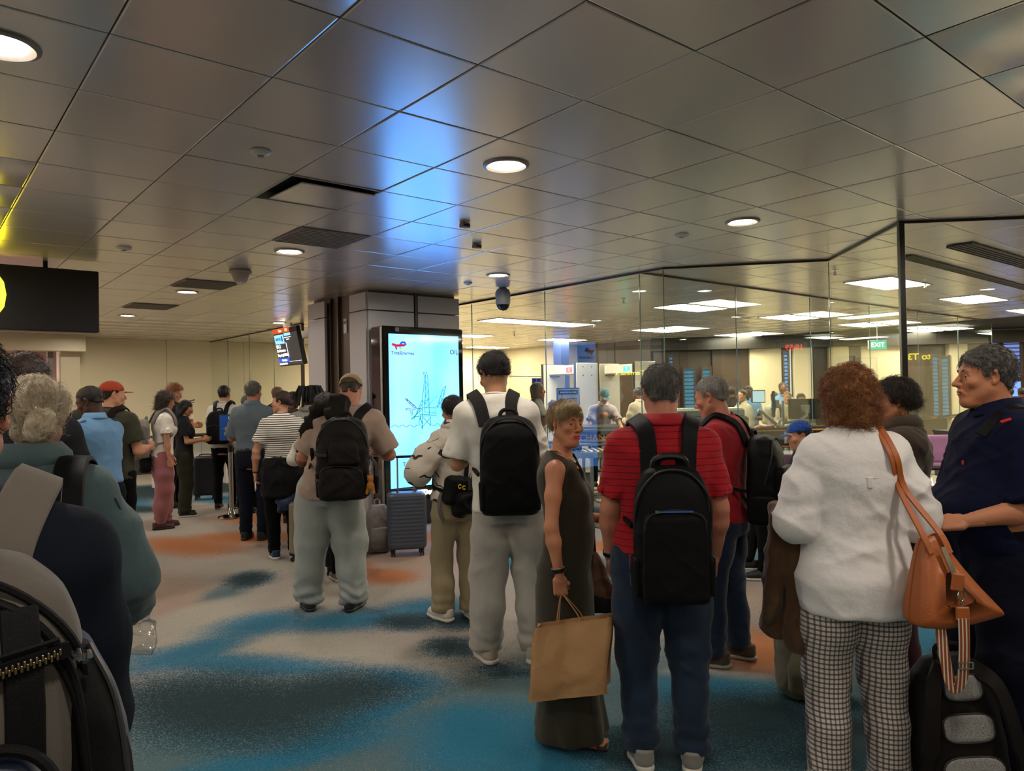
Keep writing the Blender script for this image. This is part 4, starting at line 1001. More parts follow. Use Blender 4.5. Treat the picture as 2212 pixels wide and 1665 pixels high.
for px, py, lb in ((1004, 481, 'small grey box on the ceiling right of the blue reflection, nearer one'), (1030, 527, 'small grey box on the ceiling right of the blue reflection, farther one')):
    p = at_c(px, py); e = empty('ceiling_sensor', (p[0], p[1], CEIL), ANG_A, lb, 'sensor'); m = MB(); m.box((0, 0, -.02), (.075, .05, .036), bev=.005); m.build('housing', plain('sensor beige', '#8d857a', .5), e); m = MB(); m.box((0, -.026, -.022), (.045, .004, .012)); m.build('window', black, e)
p = at_c(519, 583); e = empty('dome_detector', (p[0], p[1], CEIL), 0, 'white bell shaped detector under the ceiling between sign and column', 'detector')
m = MB(); m.lathe([(0, -.13), (.05, -.13), (.065, -.11), (.085, -.055), (.088, -.03), (.11, -.03), (.115, -.02), (.10, 0)], (0, 0, 0), 28); m.build('housing', plain('detector white', '#a9a297', .5), e, True); m = MB(); m.lathe([(0, -.15), (.03, -.148), (.045, -.13)], (0, 0, 0), 20); m.build('lens', plain('lens white', '#c9c4bb', .3), e, True)
p = at_c(1086, 622); e = empty('dome_camera', (p[0], p[1], CEIL), 0, 'grey and black dome camera hanging right of the column', 'camera')
m = MB(); m.lathe([(.085, -.21), (.092, -.18), (.094, -.06), (.075, -.02), (.04, 0)], (0, 0, 0), 28); m.build('housing', plain('camera grey', '#8b8b86', .4), e, True)
m = MB(); m.lathe([(0, -.285), (.035, -.28), (.06, -.262), (.078, -.235), (.083, -.208)], (0, 0, 0), 28); m.build('dome', plain('smoked dome', '#0a0a0b', .08), e, True)
for i, (px, py, lb) in enumerate(((1347, 652, 'sprinkler in the ceiling under the green reflection'), (1284, 706, 'sprinkler in the ceiling above the left scanner gate'), (1111, 728, 'sprinkler in the ceiling left of the long light panel'), (1318, 736, 'sprinkler in the ceiling over the right scanner gate'), (1803, 583, 'sprinkler in the ceiling left of the corner post'), (1999, 618, 'sprinkler in the ceiling right of the corner post'))):
    p = at_c(px, py - 8 if py > 600 else py); e = empty('sprinkler', (p[0], p[1], CEIL), 0, lb, 'sprinkler')
    m = MB(); m.cyl((0, 0, -.06), (0, 0, 0), .009, n=8); m.cyl((0, 0, -.004), (0, 0, 0), .035, n=16); m.cyl((0, 0, -.068), (0, 0, -.064), .022, n=12); m.tube([(-.016, 0, -.02), (-.014, 0, -.055), (0, 0, -.066)], .003, 5); m.tube([(.016, 0, -.02), (.014, 0, -.055), (0, 0, -.066)], .003, 5); m.build('head', chrome, e, True)
    m = MB(); m.cyl((0, 0, -.055), (0, 0, -.02), .004, n=6); m.build('bulb', plain('sprinkler red', '#8a1c14', .2), e)
for (px, py, w, d, lb) in ((706, 512, .6, .6, 'flat dark grey air grille flush in the ceiling above the column'), (440, 617, .6, .6, 'flat dark grey air grille above the orange cap, nearer one'), (320, 664, .6, .6, 'flat dark grey air grille near the long wall, farther one')):
    p = at_c(px, py); ia, ib = to_ab(p); c = inplane(math.floor(ia) + .5, math.floor(ib) + .5); e = empty('air_grille', (c[0], c[1], CEIL - .006), ANG_A, lb, 'air grille')
    m = MB(); m.box((0, 0, 0), (w, d, .006)); m.build('plate', plain('grille grey', '#8b857d', .5), e)
    for k in range(12):
        m = MB(); m.box((0, -d / 2 + (k + .5) * d / 12, -.005), (w - .04, .012, .008)); m.build('slat', plain('grille slat', '#938d85', .45), e)
def linear_diffuser(p, q, lb, w=.16, n=4):
    p, q = np.array(p), np.array(q); d = q - p; L = np.linalg.norm(d[:2]); e = empty('linear_diffuser', ((p + q) / 2)[:3] - np.array([0, 0, .003]), math.atan2(d[1], d[0]), lb, 'air diffuser')
    m = MB(); m.box((0, 0, -.006), (L, w, .01)); m.build('slot_backing', plain('slot dark', '#15120f', .6), e)
    for k in range(n + 1): m = MB(); m.box((0, -w / 2 + k * w / n, -.014), (L, .008, .012)); m.build('slat', plain('slot slat', '#6b655c', .4), e)
linear_diffuser(at_c(1955, 551), at_c(2290, 640), 'dark slotted air diffuser starting at the corner post', .12)
linear_diffuser(at_c(2072, 526), at_c(2330, 600), 'broad dark slotted air diffuser at the top right', .22, 5)

# hanging black wayfinding sign with a yellow gate number
def sign_black():
    post = at_c(100, 562); R_ = post + AX * .43; e = empty('hanging_sign', (R_[0], R_[1], 2.26), ANG_A, 'black hanging sign board at far left with the end of a yellow gate number', 'sign')
    m = MB(); m.box((-1.3, .07, .295), (2.6, .14, .59), bev=.008); m.build('board', plain('sign black', '#0b0a0c', .45), e)
    for x in (-.43, -2.2): m = MB(); m.box((x, .07, .63), (.035, .035, .09)); m.build('hanger', blackm, e)
    y = glow('sign yellow', '#ffe81a', 5); text('gate_number', 'F50', .60, y, e, Matrix.Translation((-.725, -.003, .29)) @ Matrix.Rotation(pi / 2, 4, 'X'), .002, 'RIGHT', 1.0, .002)
sign_black()
def far_sign(name, body, size, pos, face, lb, col, w, h):
    pos = np.array(pos); d = np.array(face) - pos; ang = math.atan2(d[1], d[0]) + pi / 2; e = empty(name, pos, ang, lb, 'sign')
    m = MB(); m.box((0, .05, 0), (w, .1, h), bev=.01); m.build('board', plain('sign black', '#0b0a0c', .45), e); m = MB(); m.cyl((-w * .3, .05, h / 2), (-w * .3, .05, CEIL - pos[2]), .02); m.build('hanger', blackm, e); m = MB(); m.cyl((w * .3, .05, h / 2), (w * .3, .05, CEIL - pos[2]), .02); m.build('hanger', blackm, e)
    text('lettering', body, size, glow(name + ' lit', col, 9), e, Matrix.Translation((0, -.003, 0)) @ Matrix.Rotation(pi / 2, 4, 'X'), .002, 'CENTER', 1.0, .004)
    return e
e = far_sign('wayfinding_sign', 'Bus to Terminal 4', .155, (-8.35, 8.22, 2.04), (1.4, 8.1, 2.04), 'black sign reading Bus to Terminal 4 in yellow, mirrored in the glass by the scanners', '#ffe81a', 1.9, .4)
m = MB(); m.box((-.72, -.003, 0), (.03, .006, .26)); m.build('bar', glow('wayfinding_sign lit', '#ffe81a', 9), e)
far_sign('gate_direction_sign', 'to T3', .15, (5.58, -1.09, 2.08), (3.24, 5.84, 1.9), 'black sign reading to T3 in yellow, mirrored in the glass right of the corner post', '#ffe81a', .9, .3)
far_sign('digital_clock', '19:59', .16, (2.92, -.4, 2.43), (2.18, 7.77, 2.1), 'red digital clock behind the viewer, mirrored in the lounge glass', '#ff3528', .7, .26)

# gate information display
def gate_display():
    tl = at_z(588, 713, 2.80); e = empty('gate_display', tl, ANG_A - pi / 2, 'gate information screen hung under the ceiling left of the column', 'screen'); W_, H_ = 1.0, .66
    P_ = Matrix.Rotation(R(12), 4, 'X')        # x runs towards the column (-b), y away from the faces it shows, z up
    def mb(): m = MB(); m.X = P_; return m
    m = mb(); m.box((W_ / 2, .04, -H_ / 2), (W_, .07, H_), bev=.006); m.build('housing', black, e)
    m = mb(); m.box((W_ / 2, .085, -.02), (.3, .04, .16)); m.build('bracket', steel, e)
    def rect(x0, x1, z0, z1, mt, nm, y=.0): m = mb(); m.box(((x0 + x1) / 2 * W_, y, -(z0 + z1) / 2 * H_), ((x1 - x0) * W_, .006, (z1 - z0) * H_)); m.build(nm, mt, e)
    rect(.02, .98, .14, .97, glow('display ground', '#3a3634', .55), 'screen'); rect(.0, .70, -.005, .125, glow('display header', '#b3441c', .75), 'header_bar')
    rect(.03, .42, .16, .40, glow('display light blue', '#7cb8ff', 1.0), 'logo_field', -.003); rect(.46, .72, .14, .21, glow('display light blue', '#7cb8ff', 1.0), 'status_field', -.003); rect(.03, .47, .79, .885, glow('display blue', '#0f4fe0', 1.0), 'status_bar', -.003)
    wt = glow('display white', '#ffffff', 1.3); nv = glow('display navy', '#0c3f8f', .5)
    def tx(b, x, z, s, mt=wt, sx=1.0): text('lettering', b, s * H_, mt, e, P_ @ Matrix.Translation((x * W_, -.009, -z * H_)) @ Matrix.Rotation(pi / 2, 4, 'X'), .0008, 'LEFT', sx, .002)
    tx('Gate', .26, .06, .10, glow('display cream', '#ffb98c', 1)); tx('F50', .54, .06, .10, glow('display cream', '#ffb98c', 1)); tx('UNITED', .07, .28, .10, nv); tx('UA 2', .04, .47, .13); tx('San Francisco', .04, .58, .10); tx('Departing 0845 Hrs', .04, .70, .10, wt, .85); tx('Gate Open', .17, .84, .07); tx('24 May 2025 07:57:50', .04, .935, .055)
    rect(.33, .37, .20, .34, nv, 'logo', -.008); rect(.46, .72, .245, .26, wt, 'text_line', -.008); rect(.53, .64, .295, .315, wt, 'text_line', -.008); rect(.475, .478, .38, .78, wt, 'divider', -.006); rect(.47, .95, .885, .89, wt, 'divider', -.006)
gate_display()

# advertising screen
AD0 = np.array([-1.53, 8.73])
def ad_board():
    e = empty('advertising_screen', (AD0[0], AD0[1], 0), ANG_A, 'tall black advertising screen with a bright blue picture in front of the column', 'screen'); W_, H_ = 1.19, 2.44
    m = MB(); m.box((W_ / 2, .15, H_ / 2), (W_, .28, H_), bev=.015); m.build('housing', plain('gloss black', '#070709', .06, coat=.6), e)
    m = MB(); m.box((-.004, .035, H_ / 2), (.012, .035, H_ - .02), bev=.003); m.build('side_trim', steel, e)
    x0, x1, z0, z1 = .085, W_ - .085, .485, 2.345
    n = NT('ad picture'); tc = n.obj(); s_ = n.n('SeparateXYZ'); n.l(tc, s_.inputs[0]); wv = n.noise(1.4, 2, n.mapping((1.2, 1, .35)))
    col = n.ramp(wv, [(.32, (.05, .27, 1.0)), (.66, (.15, .43, 1.0))]); n.l(col, n.b.inputs['Emission Color']); n.set(Emission_Strength=2.05, Base_Color=(0, 0, 0), Roughness=.07); scr = n.m
    m = MB(); m.box(((x0 + x1) / 2, .005, (z0 + z1) / 2), (x1 - x0, .01, z1 - z0)); m.build('screen', scr, e)
    nb = np.array([-BX[0], -BX[1], 0])
    def uv(px, py):                              # photo pixel to the plane of the screen
        v = to_view(px, py); p0 = np.array([AD0[0], AD0[1], 0]); o = np.array([0, 0, EYE]); t = ((p0 - o) @ nb) / (v @ nb); q = o + t * v - p0; return float(q @ AX), float(q[2])
    def z(x, y): return uv(800 + x * .27638, 680 + y * .27638)
    def line(pts, r, mt, nm='drawing_line', f=z): m = MB(); m.tube([(*f(*p), 0)[::1] and (f(*p)[0], -.006, f(*p)[1]) for p in pts], r, 6); m.build(nm, mt, e, True)
    g1 = glow('ad green', '#10b89a', .33); g2 = glow('ad blue line', '#2f7fb8', .35); rd = glow('ad red', '#d3203a', .5); bl = glow('ad blue', '#2b4fd8', .6); yl = glow('ad yellow', '#e8c33a', .9); pu = glow('ad purple', '#7a4a8a', .3); wh = glow('ad white', '#ffffff', 3.5)
    t = .0038
    for pts in ([(425, 470), (405, 660), (345, 800)], [(445, 470), (455, 640), (460, 780)], [(430, 470), (425, 700)], [(428, 520), (448, 545), (428, 575), (450, 600), (428, 635), (452, 660), (428, 700)], [(405, 680), (520, 632), (428, 730)], [(405, 665), (405, 890)], [(420, 680), (420, 760), (505, 760), (505, 725), (410, 725)], [(320, 815), (345, 795), (515, 785), (515, 770), (470, 775)], [(385, 735), (385, 780), (460, 780)], [(405, 735), (320, 812), (335, 818), (400, 700)],
                [(385, 800), (378, 850), (400, 880), (470, 800)], [(410, 800), (470, 865)], [(465, 790), (472, 868)], [(588, 555), (560, 590), (520, 725)], [(588, 555), (570, 640), (525, 725)], [(580, 590), (565, 585), (573, 630), (548, 630), (556, 668), (535, 670), (540, 700)], [(505, 720), (520, 715)], [(395, 890), (402, 893), (410, 880), (402, 865), (394, 880)], [(385, 800), (405, 860), (385, 780)]): line(pts, t, g1)
    for pts in ([(275, 650), (355, 720)], [(268, 655), (335, 722), (358, 722)], [(280, 655), (290, 672), (300, 668), (310, 690), (322, 690), (332, 708), (345, 708)], [(275, 735), (300, 730), (330, 738), (300, 745), (275, 738)], [(312, 745), (318, 785), (330, 780), (326, 745)], [(330, 738), (365, 732), (400, 733)]): line(pts, t, pu)
    line([(424 + 13 * cos(a), 457 + 9 * sin(a)) for a in np.linspace(0, 6.28, 12)] + [(437, 457)], t, g1)
    line([(145 + k * 9, 868 + 9 * sin(k * .95)) for k in range(27)], t * .9, g2); line([(478 + k * 9, 858 + 9 * sin(k * .95)) for k in range(18)], t * .9, g1)
    line([(168, 228), (200, 240), (262, 238)], .017, rd, 'logo_stroke'); line([(192, 240), (204, 270)], .011, rd, 'logo_stroke')
    line([(232, 228), (245, 214), (265, 215), (274, 230), (262, 240)], .013, bl, 'logo_stroke'); line([(225, 252), (240, 262)], .010, glow('ad cyan', '#27b5c9', .9), 'logo_stroke'); line([(240, 263), (262, 266)], .010, yl, 'logo_stroke')
    def tx(b, x, y, s, mt, al='LEFT', bold=.001): u = z(x, y); text('lettering', b, s, mt, e, Matrix.Translation((u[0], -.004, u[1])) @ Matrix.Rotation(pi / 2, 4, 'X'), .001, al, 1.0, bold)
    tx('TotalEnergies', 163, 297, .058, pu); tx('OIL', 618, 293, .085, pu); tx('TotalEnergies', 252, 1170, .072, glow('ad teal text', '#1d8fa8', .3))
    tx('JCDecaux', 372, 1392, .085, wh, 'LEFT', .004)
    m = MB(); m.cyl((.20, -.002, 2.40), (.20, .004, 2.40), .028, n=20); m.build('light_sensor', greyp, e)
ad_board()

# belt post with airline sign in front of the desk
def stanchion(p, label, h=.95, group=None, rz=0):
    e = empty('belt_post', (p[0], p[1], 0), rz, label, 'belt post', group); m = MB(); m.lathe([(0, 0), (.17, 0), (.175, .008), (.17, .018), (.06, .045), (.035, .10), (.031, .13)], (0, 0, 0), 32); m.build('base', chrome, e, True)
    m = MB(); m.cyl((0, 0, .12), (0, 0, h), .030, n=20); m.build('pole', steel, e, True); m = MB(); m.cyl((0, 0, h - .07), (0, 0, h + .02), .036, n=20); m.build('belt_head', black, e, True); return e
e = stanchion(at_z(500, 1117), 'chrome belt post with blue airline sign among the queue at left')
e.rotation_euler.z = R(14)
m = MB(); m.box((.07, -.01, 1.21), (.42, .022, .36), bev=.006); m.build('sign_frame', blackm, e); m = MB(); m.box((.07, -.023, 1.21), (.395, .006, .335)); m.build('sign_sheet', plain('airline blue', '#1550a8', .35), e)
wtx = plain('print white', '#e6e9ee', .5)
for b_, x_, z_, s_, mt_ in (('UNITED', 0, 1.34, .05, wtx), ('Economy', .01, 1.20, .085, wtx)): text('lettering', b_, s_, mt_, e, Matrix.Translation((x_ - .02, -.027, z_)) @ Matrix.Rotation(pi / 2, 4, 'X'), .0006, 'LEFT', 1, .002)
m = MB(); m.box((-.07, -.028, 1.20), (.045, .002, .008)); m.add([(-.058, -.029, 1.222), (-.040, -.029, 1.20), (-.058, -.029, 1.178), (-.066, -.029, 1.182), (-.053, -.029, 1.20), (-.066, -.029, 1.218)], [(0, 1, 4, 5), (1, 2, 3, 4)]); m.build('arrow', plain('arrow gold', '#d9a04a', .5), e)
# counter with black machine near the wall, extinguisher
bc = at_z(425, 1040); e = empty('boarding_counter', (bc[0] + .15, bc[1] - .6, 0), ANG_A, 'white counter with dark top against the long cream wall', 'counter')
m = MB(); m.box((0, 0, .93), (1.3, .5, .04), bev=.006); m.build('top', blackm, e)
for x in (-.6, -.2, .6): m = MB(); m.box((x, 0, .455), (.05, .4, .91), bev=.004); m.build('leg', white, e)
m = MB(); m.box((.2, .02, .62), (.8, .02, .5)); m.build('back_board', white, e)
def extinguisher():
    p = at_y(408, 905, 14.4); e = empty('fire_extinguisher', (p[0], p[1], 1.02), 0, 'red fire extinguisher hanging on the long cream wall', 'fire extinguisher'); rd = plain('extinguisher red', '#b8201c', .3)
    m = MB(); m.lathe([(0, 0), (.07, 0), (.08, .02), (.08, .36), (.07, .41), (.035, .45), (.03, .48)], (0, 0, 0), 24); m.build('cylinder', rd, e, True)
    m = MB(); m.box((0, 0, .52), (.05, .04, .06)); m.box((.05, 0, .555), (.14, .025, .02), eul_m(0, -.25)); m.box((.05, 0, .525), (.12, .025, .015)); m.build('valve', black, e)
    m = MB(); m.tube(spline([(-.02, 0, .53), (-.10, -.01, .52), (-.13, -.02, .40), (-.12, -.03, .2)]), .011, 8); m.build('hose', black, e, True); m = MB(); m.cyl((0, 0, .2), (0, 0, .3), .0815, n=24, caps=False); m.build('label_band', white, e)
def eul_m(rx, ry): return Matrix.Rotation(ry, 3, 'Y') @ Matrix.Rotation(rx, 3, 'X')
extinguisher()

# ---------------------------------------------------------------- suitcases
def suitcase(loc, rz, label, colr, w=.40, d=.26, h=.58, handle=.0, ribs=14, group=None, wavy=.004, hx=0.08):
    e = empty('suitcase', (loc[0], loc[1], 0), rz, label, 'suitcase', group); mt = plain('shell ' + colr, colr, .38, .1); z0 = .07
    V = []; nz = 70; na = 56                       # ribbed shell: rounded rectangle section swept up
    for i in range(nz + 1):
        t = i / nz; z = z0 + t * h; e_ = min(t, 1 - t) * h; c_ = .045; ins = 0 if e_ > c_ else c_ - math.sqrt(max(0, c_ ** 2 - (c_ - e_) ** 2)); rib = wavy * (0.5 + .5 * cos(2 * pi * ribs * t)) if .07 < t < .93 else 0
        for j in range(na):
            a = 2 * pi * j / na; ca, sa = cos(a), sin(a); q = (abs(ca) ** 7 + abs(sa) ** 7) ** (-1 / 7); x, y = ca * q, sa * q
            r_ = rib if abs(y) > .9 and abs(x) < .86 else 0; V.append((x * (w / 2 - ins), y * (d / 2 - ins - r_), z))
    V = np.array(V); i = np.arange(nz)[:, None] * na; j = np.arange(na)[None, :]; F = np.stack([i + j, i + (j + 1) % na, i + na + (j + 1) % na, i + na + j], 2).reshape(-1, 4)
    raw('shell', V, F, mt, e); m = MB(); m.add(V[:na], [tuple(range(na - 1, -1, -1))]); m.add(V[-na:], [tuple(range(na))]); m.build('shell_cap', mt, e)
    m = MB(); m.tube([(x * .995, 0 + y, z) for x, y, z in [(-w / 2 + .002, 0, z0 + .04), (-w / 2 - .001, 0, z0 + h * .5), (-w / 2 + .002, 0, z0 + h - .04)]], .006, 6); m.tube([(w / 2, 0, z0 + .04), (w / 2 + .001, 0, z0 + h * .5), (w / 2, 0, z0 + h - .04)], .006, 6); m.build('zip', blackm, e, True)
    m = MB(); m.tube(spline([(-.09, .01, z0 + h), (-.085, .01, z0 + h + .022), (0, .01, z0 + h + .03), (.085, .01, z0 + h + .022), (.09, .01, z0 + h)]), .009, 8); m.build('carry_handle', mt, e, True)
    for x in (-w / 2 + .05, w / 2 - .05):
        for y in (-d / 2 + .05, d / 2 - .05):
            m = MB(); m.cyl((x, y, .055), (x, y, .08), .022, n=12); m.box((x, y + .008, .045), (.022, .02, .04)); wb = m.build('wheel_fork', black, e); m = MB()
            for k in (-1, 1): m.cyl((x + k * .008, y + .01, .024), (x + k * .019, y + .01, .024), .024, n=16)
            m.build('wheel', plain('wheel rubber', '#17171a', .5), wb, True)
    if handle:
        for x in (-hx, hx): m = MB(); m.cyl((x, d / 2 - .045, z0 + h - .01), (x, d / 2 - .045, z0 + h + handle), .009, n=10); m.build('handle_rod', steel, e, True)
        m = MB(); m.box((0, d / 2 - .045, z0 + h + handle + .008), (2 * hx + .04, .028, .026), bev=.008); m.build('handle_grip', black, e)
    return e
p = at_z(880, 1198)
suitcase(p, R(12), 'grey ribbed suitcase with raised handle in front of the blue screen', '#474f5c', .385, .25, .56, .34, 15)
p = at_z(642, 1165); suitcase(p + [0, .45, 0], R(80), 'dark red suitcase behind the striped woman', '#8a1530', .42, .27, .50, .3)
p = at_z(672, 1205); suitcase(p + [-.02, 0, 0], R(82), 'beige ribbed suitcase hidden behind the pale sweatpants', '#8d8069', .42, .26, .52, 0, 16)
p = at_z(425, 1085); suitcase(p + [0, .35, 0], R(10), 'black suitcase with tall handles left of the belt post', '#15161c', .36, .26, .62, .32, 3, wavy=.002)
p = at_z(735, 1250); suitcase(p + [0, .2, 0], R(5), 'black suitcase standing between the legs of the pale sweatpants', '#0e0e11', .36, .24, .5, 0, 3)
# soft grey backpack and its tag by the suitcases
def soft_bag(loc, rz, label, mt, sz=(.3, .2, .42), name='backpack', cat='backpack', seed=3, pocket=True, strap=True):
    e = empty(name, loc, rz, label, cat); w, d, h = [q / 2 for q in sz]; g = Sdf((-w - .06, -d - .1, -.02), (w + .06, d + .06, 2 * h + .08), .009)
    g.loft([(0.012, 0, 0, w * .82, d * .85), (.06, 0, 0, w, d), (h, 0, 0, w, d * 1.02), (h * 1.6, 0, 0, w * .9, d * .85), (2 * h, 0, .01, w * .55, d * .5)], p=3, k=.03); V, F = g.mesh(); V = wrinkle(V, F, .014, seed, (7, 7, 9)); V[:, 2] = np.maximum(V[:, 2], .002); raw('body', V, F, mt, e)
    if pocket:
        g = Sdf((-w, -d - .1, 0), (w, 0, h * 1.5), .009); g.loft([(.05, 0, -d * .85, w * .75, d * .4), (h * .6, 0, -d * .95, w * .8, d * .45), (h * 1.1, 0, -d * .85, w * .65, d * .3)], p=3, k=.02); V, F = g.mesh(); raw('front_pocket', wrinkle(V, F, .008, seed + 1, (8, 8, 10)), F, mt, e)
    m = MB(); m.tube(spline([(-w * .75, -d * .75, h * 1.1), (-w * .4, -d * .8, h * 1.55), (0, -d * .75, h * 1.65), (w * .4, -d * .8, h * 1.55), (w * .75, -d * .75, h * 1.1)]), .004, 6); m.build('zip', blackm, e, True)
    if strap: m = MB(); q = spline([(-.03, d * .5, 2 * h - .01), (-.02, d * .6, 2 * h + .045), (.02, d * .6, 2 * h + .045), (.03, d * .5, 2 * h - .01)]); m.ribbon(q, .022, .004, [(0, 0, 1)] * len(q)); m.build('grab_handle', mt, e, True)
    return e
soft_bag(at_z(818, 1192), R(20), 'soft pale grey backpack wedged beside the grey suitcase', cloth('bag grey', '#86807c', .6), (.26, .2, .48))
soft_bag(at_z(1778, 1520) + np.array([0, .12, 0]), R(-10), 'olive quilted rucksack on the floor left of the checked trousers', cloth('rucksack olive', '#6f6a55', .7), (.36, .26, .50))
# navy jacket laid over the cases
e = empty('draped_jacket', at_z(650, 1215) + np.array([-.05, .15, .60]), 0, 'dark blue jacket lying over the suitcases left of the sweatpants', 'jacket'); g = Sdf((-.26, -.2, -.16), (.26, .2, .16), .009)
g.cap((-.17, -.02, -.02), (.16, .0, .06), .055, .05, .03, flat=(0, 0, 1), f=.7); g.cap((-.14, -.05, -.04), (-.17, -.08, -.10), .05, .025, .03); g.cap((.02, -.06, .0), (-.1, -.07, -.05), .06, .05, .03); V, F = g.mesh(); raw('cloth', wrinkle(V, F, .022, 8, (8, 8, 8)), F, cloth('navy nylon', '#15284a', .45), e)

# ---------------------------------------------------------------- screening room
def portal(p, lb, colr, txt):
    e = empty('scanner_gate', (p[0], p[1], 0), ANG_A, lb, 'scanner gate'); pm = plain('portal panel', '#a9a79c', .4); H_ = 2.18
    for y in (0, .95):
        m = MB(); m.box((0, y, H_ / 2), (.62, .07, H_), bev=.012); pn = m.build('side_panel', pm, e); m = MB(); m.tube([(-.31, y, 0), (-.31, y, H_), (.31, y, H_), (.31, y, 0)], .028, 8); m.build('edge_trim', plain('portal edge', '#23262b', .4), e, True)
        for x in (-.12, .12):
            for z in (H_ - .08, H_ - .25): m = MB(); m.cyl((x, y - .042, z), (x, y - .03, z), .012, n=10); m.build('screw', blackm, pn)
    m = MB(); m.box((.0, .475, H_ - .13), (.34, .9, .19), bev=.02); m.build('head_unit', plain('portal head', '#b5b2a8', .4), e)
    m = MB(); m.box((-.175, .30, H_ - .13), (.008, .17, .10)); m.build('display', glow('portal ' + colr, colr, 2.4), e)
    text('lettering', txt, .08, glow('portal text', '#ffffff', 2.5), e, Matrix.Translation((-.183, .30, H_ - .13)) @ Matrix.Rotation(-pi / 2, 4, 'Z') @ Matrix.Rotation(pi / 2, 4, 'X'), .001, 'CENTER')
    m = MB(); m.box((0, .475, .02), (.7, 1.15, .04), bev=.01); m.build('threshold', blackm, e)
gp = at_y(1268, 900, 14.6); portal(gp, 'walk-through scanner gate with a red display behind the sign board', '#ff4b3c', '1'); gp = at_y(1393, 900, 14.6); portal(gp, 'walk-through scanner gate with a green display at the end of the glass', '#2fe3c0', '2')
def info_board():
    p = at_y(1228, 900, 11.6); e = empty('notice_board', (p[0], p[1], 0), R(6), 'white notice board headed Security for your Safety, framed dark blue', 'notice board')
    m = MB(); m.box((0, 0, 1.22), (.37, .03, .90), bev=.008); m.build('frame', plain('frame navy', '#1d2f66', .4), e); m = MB(); m.box((0, -.018, 1.22), (.34, .006, .87)); m.build('sheet', plain('sheet white', '#cdc9cb', .5), e)
    m = MB(); m.box((0, -.023, 1.60), (.31, .004, .07)); m.build('heading_bar', plain('heading dark', '#16182a', .5), e); m = MB(); m.cyl((0, 0, 0), (0, 0, .8), .02); m.build('pole', steel, e); m = MB(); m.cyl((0, 0, 0), (0, 0, .02), .18, n=24); m.build('base', steel, e)
    def tx(b, z, s, mt, sx=.8): text('lettering', b, s, mt, e, Matrix.Translation((0, -.027, z)) @ Matrix.Rotation(pi / 2, 4, 'X'), .0006, 'CENTER', sx, .001)
    dk = plain('print dark', '#15151a', .6); tx('Security for your Safety', 1.60, .034, wtx); tx('Please hand over the following', 1.50, .028, dk); tx('items to security personnel', 1.45, .028, dk); tx('     Firearms and ammunition', 1.355, .020, dk)
    m = MB(); m.box((-.11, -.024, 1.355), (.06, .004, .06)); m.build('pictogram', plain('pictogram', '#f1efee', .5), e); m = MB(); m.box((-.115, -.027, 1.365), (.035, .002, .012), Matrix.Rotation(.4, 3, 'Y')); m.box((-.10, -.027, 1.345), (.012, .002, .022), Matrix.Rotation(.4, 3, 'Y')); m.build('pictogram_mark', dk, e)
info_board()
def curtain():
    p = at_y(1178, 850, 17.8); e = empty('reflection_sheet', (p[0], p[1], 0), ANG_A, 'dark blue curtain on a rail beside the scanner gates', 'curtain'); xs = np.linspace(-.45, .45, 60); V = []; F = []
    for k, z in enumerate((.35, 1.0, 1.95)):
        for x in xs: V.append((x * (1 + .0 * k), .035 * sin(x * 45) * (1.3 - .3 * k), z))
    n = 60; F = [(k * n + i, k * n + i + 1, (k + 1) * n + i + 1, (k + 1) * n + i) for k in range(2) for i in range(n - 1)]; raw('cloth', V, F, cloth('curtain blue', '#1c2f86', .8), e)  # blue sheet stands in for the advertising screen mirrored in the glass
    m = MB(); m.cyl((-1.1, 0, 2.0), (.5, 0, 2.0), .018); m.build('rail', steel, e); m = MB(); m.cyl((.48, 0, 0), (.48, 0, 2.0), .018); m.build('pole', steel, e)
    m = MB(); m.box((.75, .2, CEIL / 2), (.28, .28, CEIL - .01)); o = m.build('ad_reflection', plain('pier blue', '#2a3a68', .4), None); o.matrix_world = place(p, ANG_A); o.name = 'trim_7'; o['kind'] = 'structure'  # solid blue column modelled in place of the ad screen's reflection
curtain()
def roller_table(p, rz, L, lb, W=.72):
    e = empty('roller_table', (p[0], p[1], 0), rz, lb, 'table'); al = plain('aluminium profile', '#a9a9a2', .3, .8)
    for y in (0, W):
        m = MB(); m.box((0, y, .76), (L, .045, .075), bev=.005); m.box((0, y, .76), (L + .002, .048, .012)); m.build('side_rail', al, e); m = MB(); m.cyl((-L / 2, y - .03, .90), (L / 2, y - .03, .90), .018); m.build('hand_rail', al, e, True)
        m = MB(); m.cyl((-L / 2 + .1, y, .2), (L / 2 - .1, y, .2), .016); m.build('low_rail', al, e, True)
    for i in range(int(L / .085)): m = MB(); m.cyl((-L / 2 + .05 + i * .085, .03, .785), (-L / 2 + .05 + i * .085, W - .03, .785), .024, n=10); m.build('roller', steel, e, True)
    for x in (-L / 2 + .08, 0, L / 2 - .08):
        for y in (0, W):
            m = MB(); m.box((x, y, .43), (.045, .045, .66), bev=.004); m.tube([(x, y, .22), (x + .06, y, .14), (x + .16, y, .12)], .014, 6); lg = m.build('leg', al, e); m = MB(); m.cyl((x - .012, y, .045), (x + .012, y, .045), .045, n=16); m.build('caster', black, lg, True)
        m = MB(); m.box((x, W / 2, .2), (.03, W, .03)); m.build('cross_bar', al, e)
    return e
q = at_y(1270, 1000, 9.75) * [1, 1, 0]; roller_table(q + np.array([.05, 0, 0]), R(3), 1.9, 'aluminium roller table with casters behind the glass')
e = empty('inspection_table', (q[0] + .42, q[1] + 2.25, 0), R(3), 'plain dark inspection table behind the roller table', 'table'); m = MB(); m.box((0, 0, .80), (1.3, .5, .04), bev=.005); m.build('top', blackm, e)
for x in (-.6, .6):
    for y in (-.2, .2): m = MB(); m.box((x, y, .39), (.04, .04, .78)); m.build('leg', steel, e)
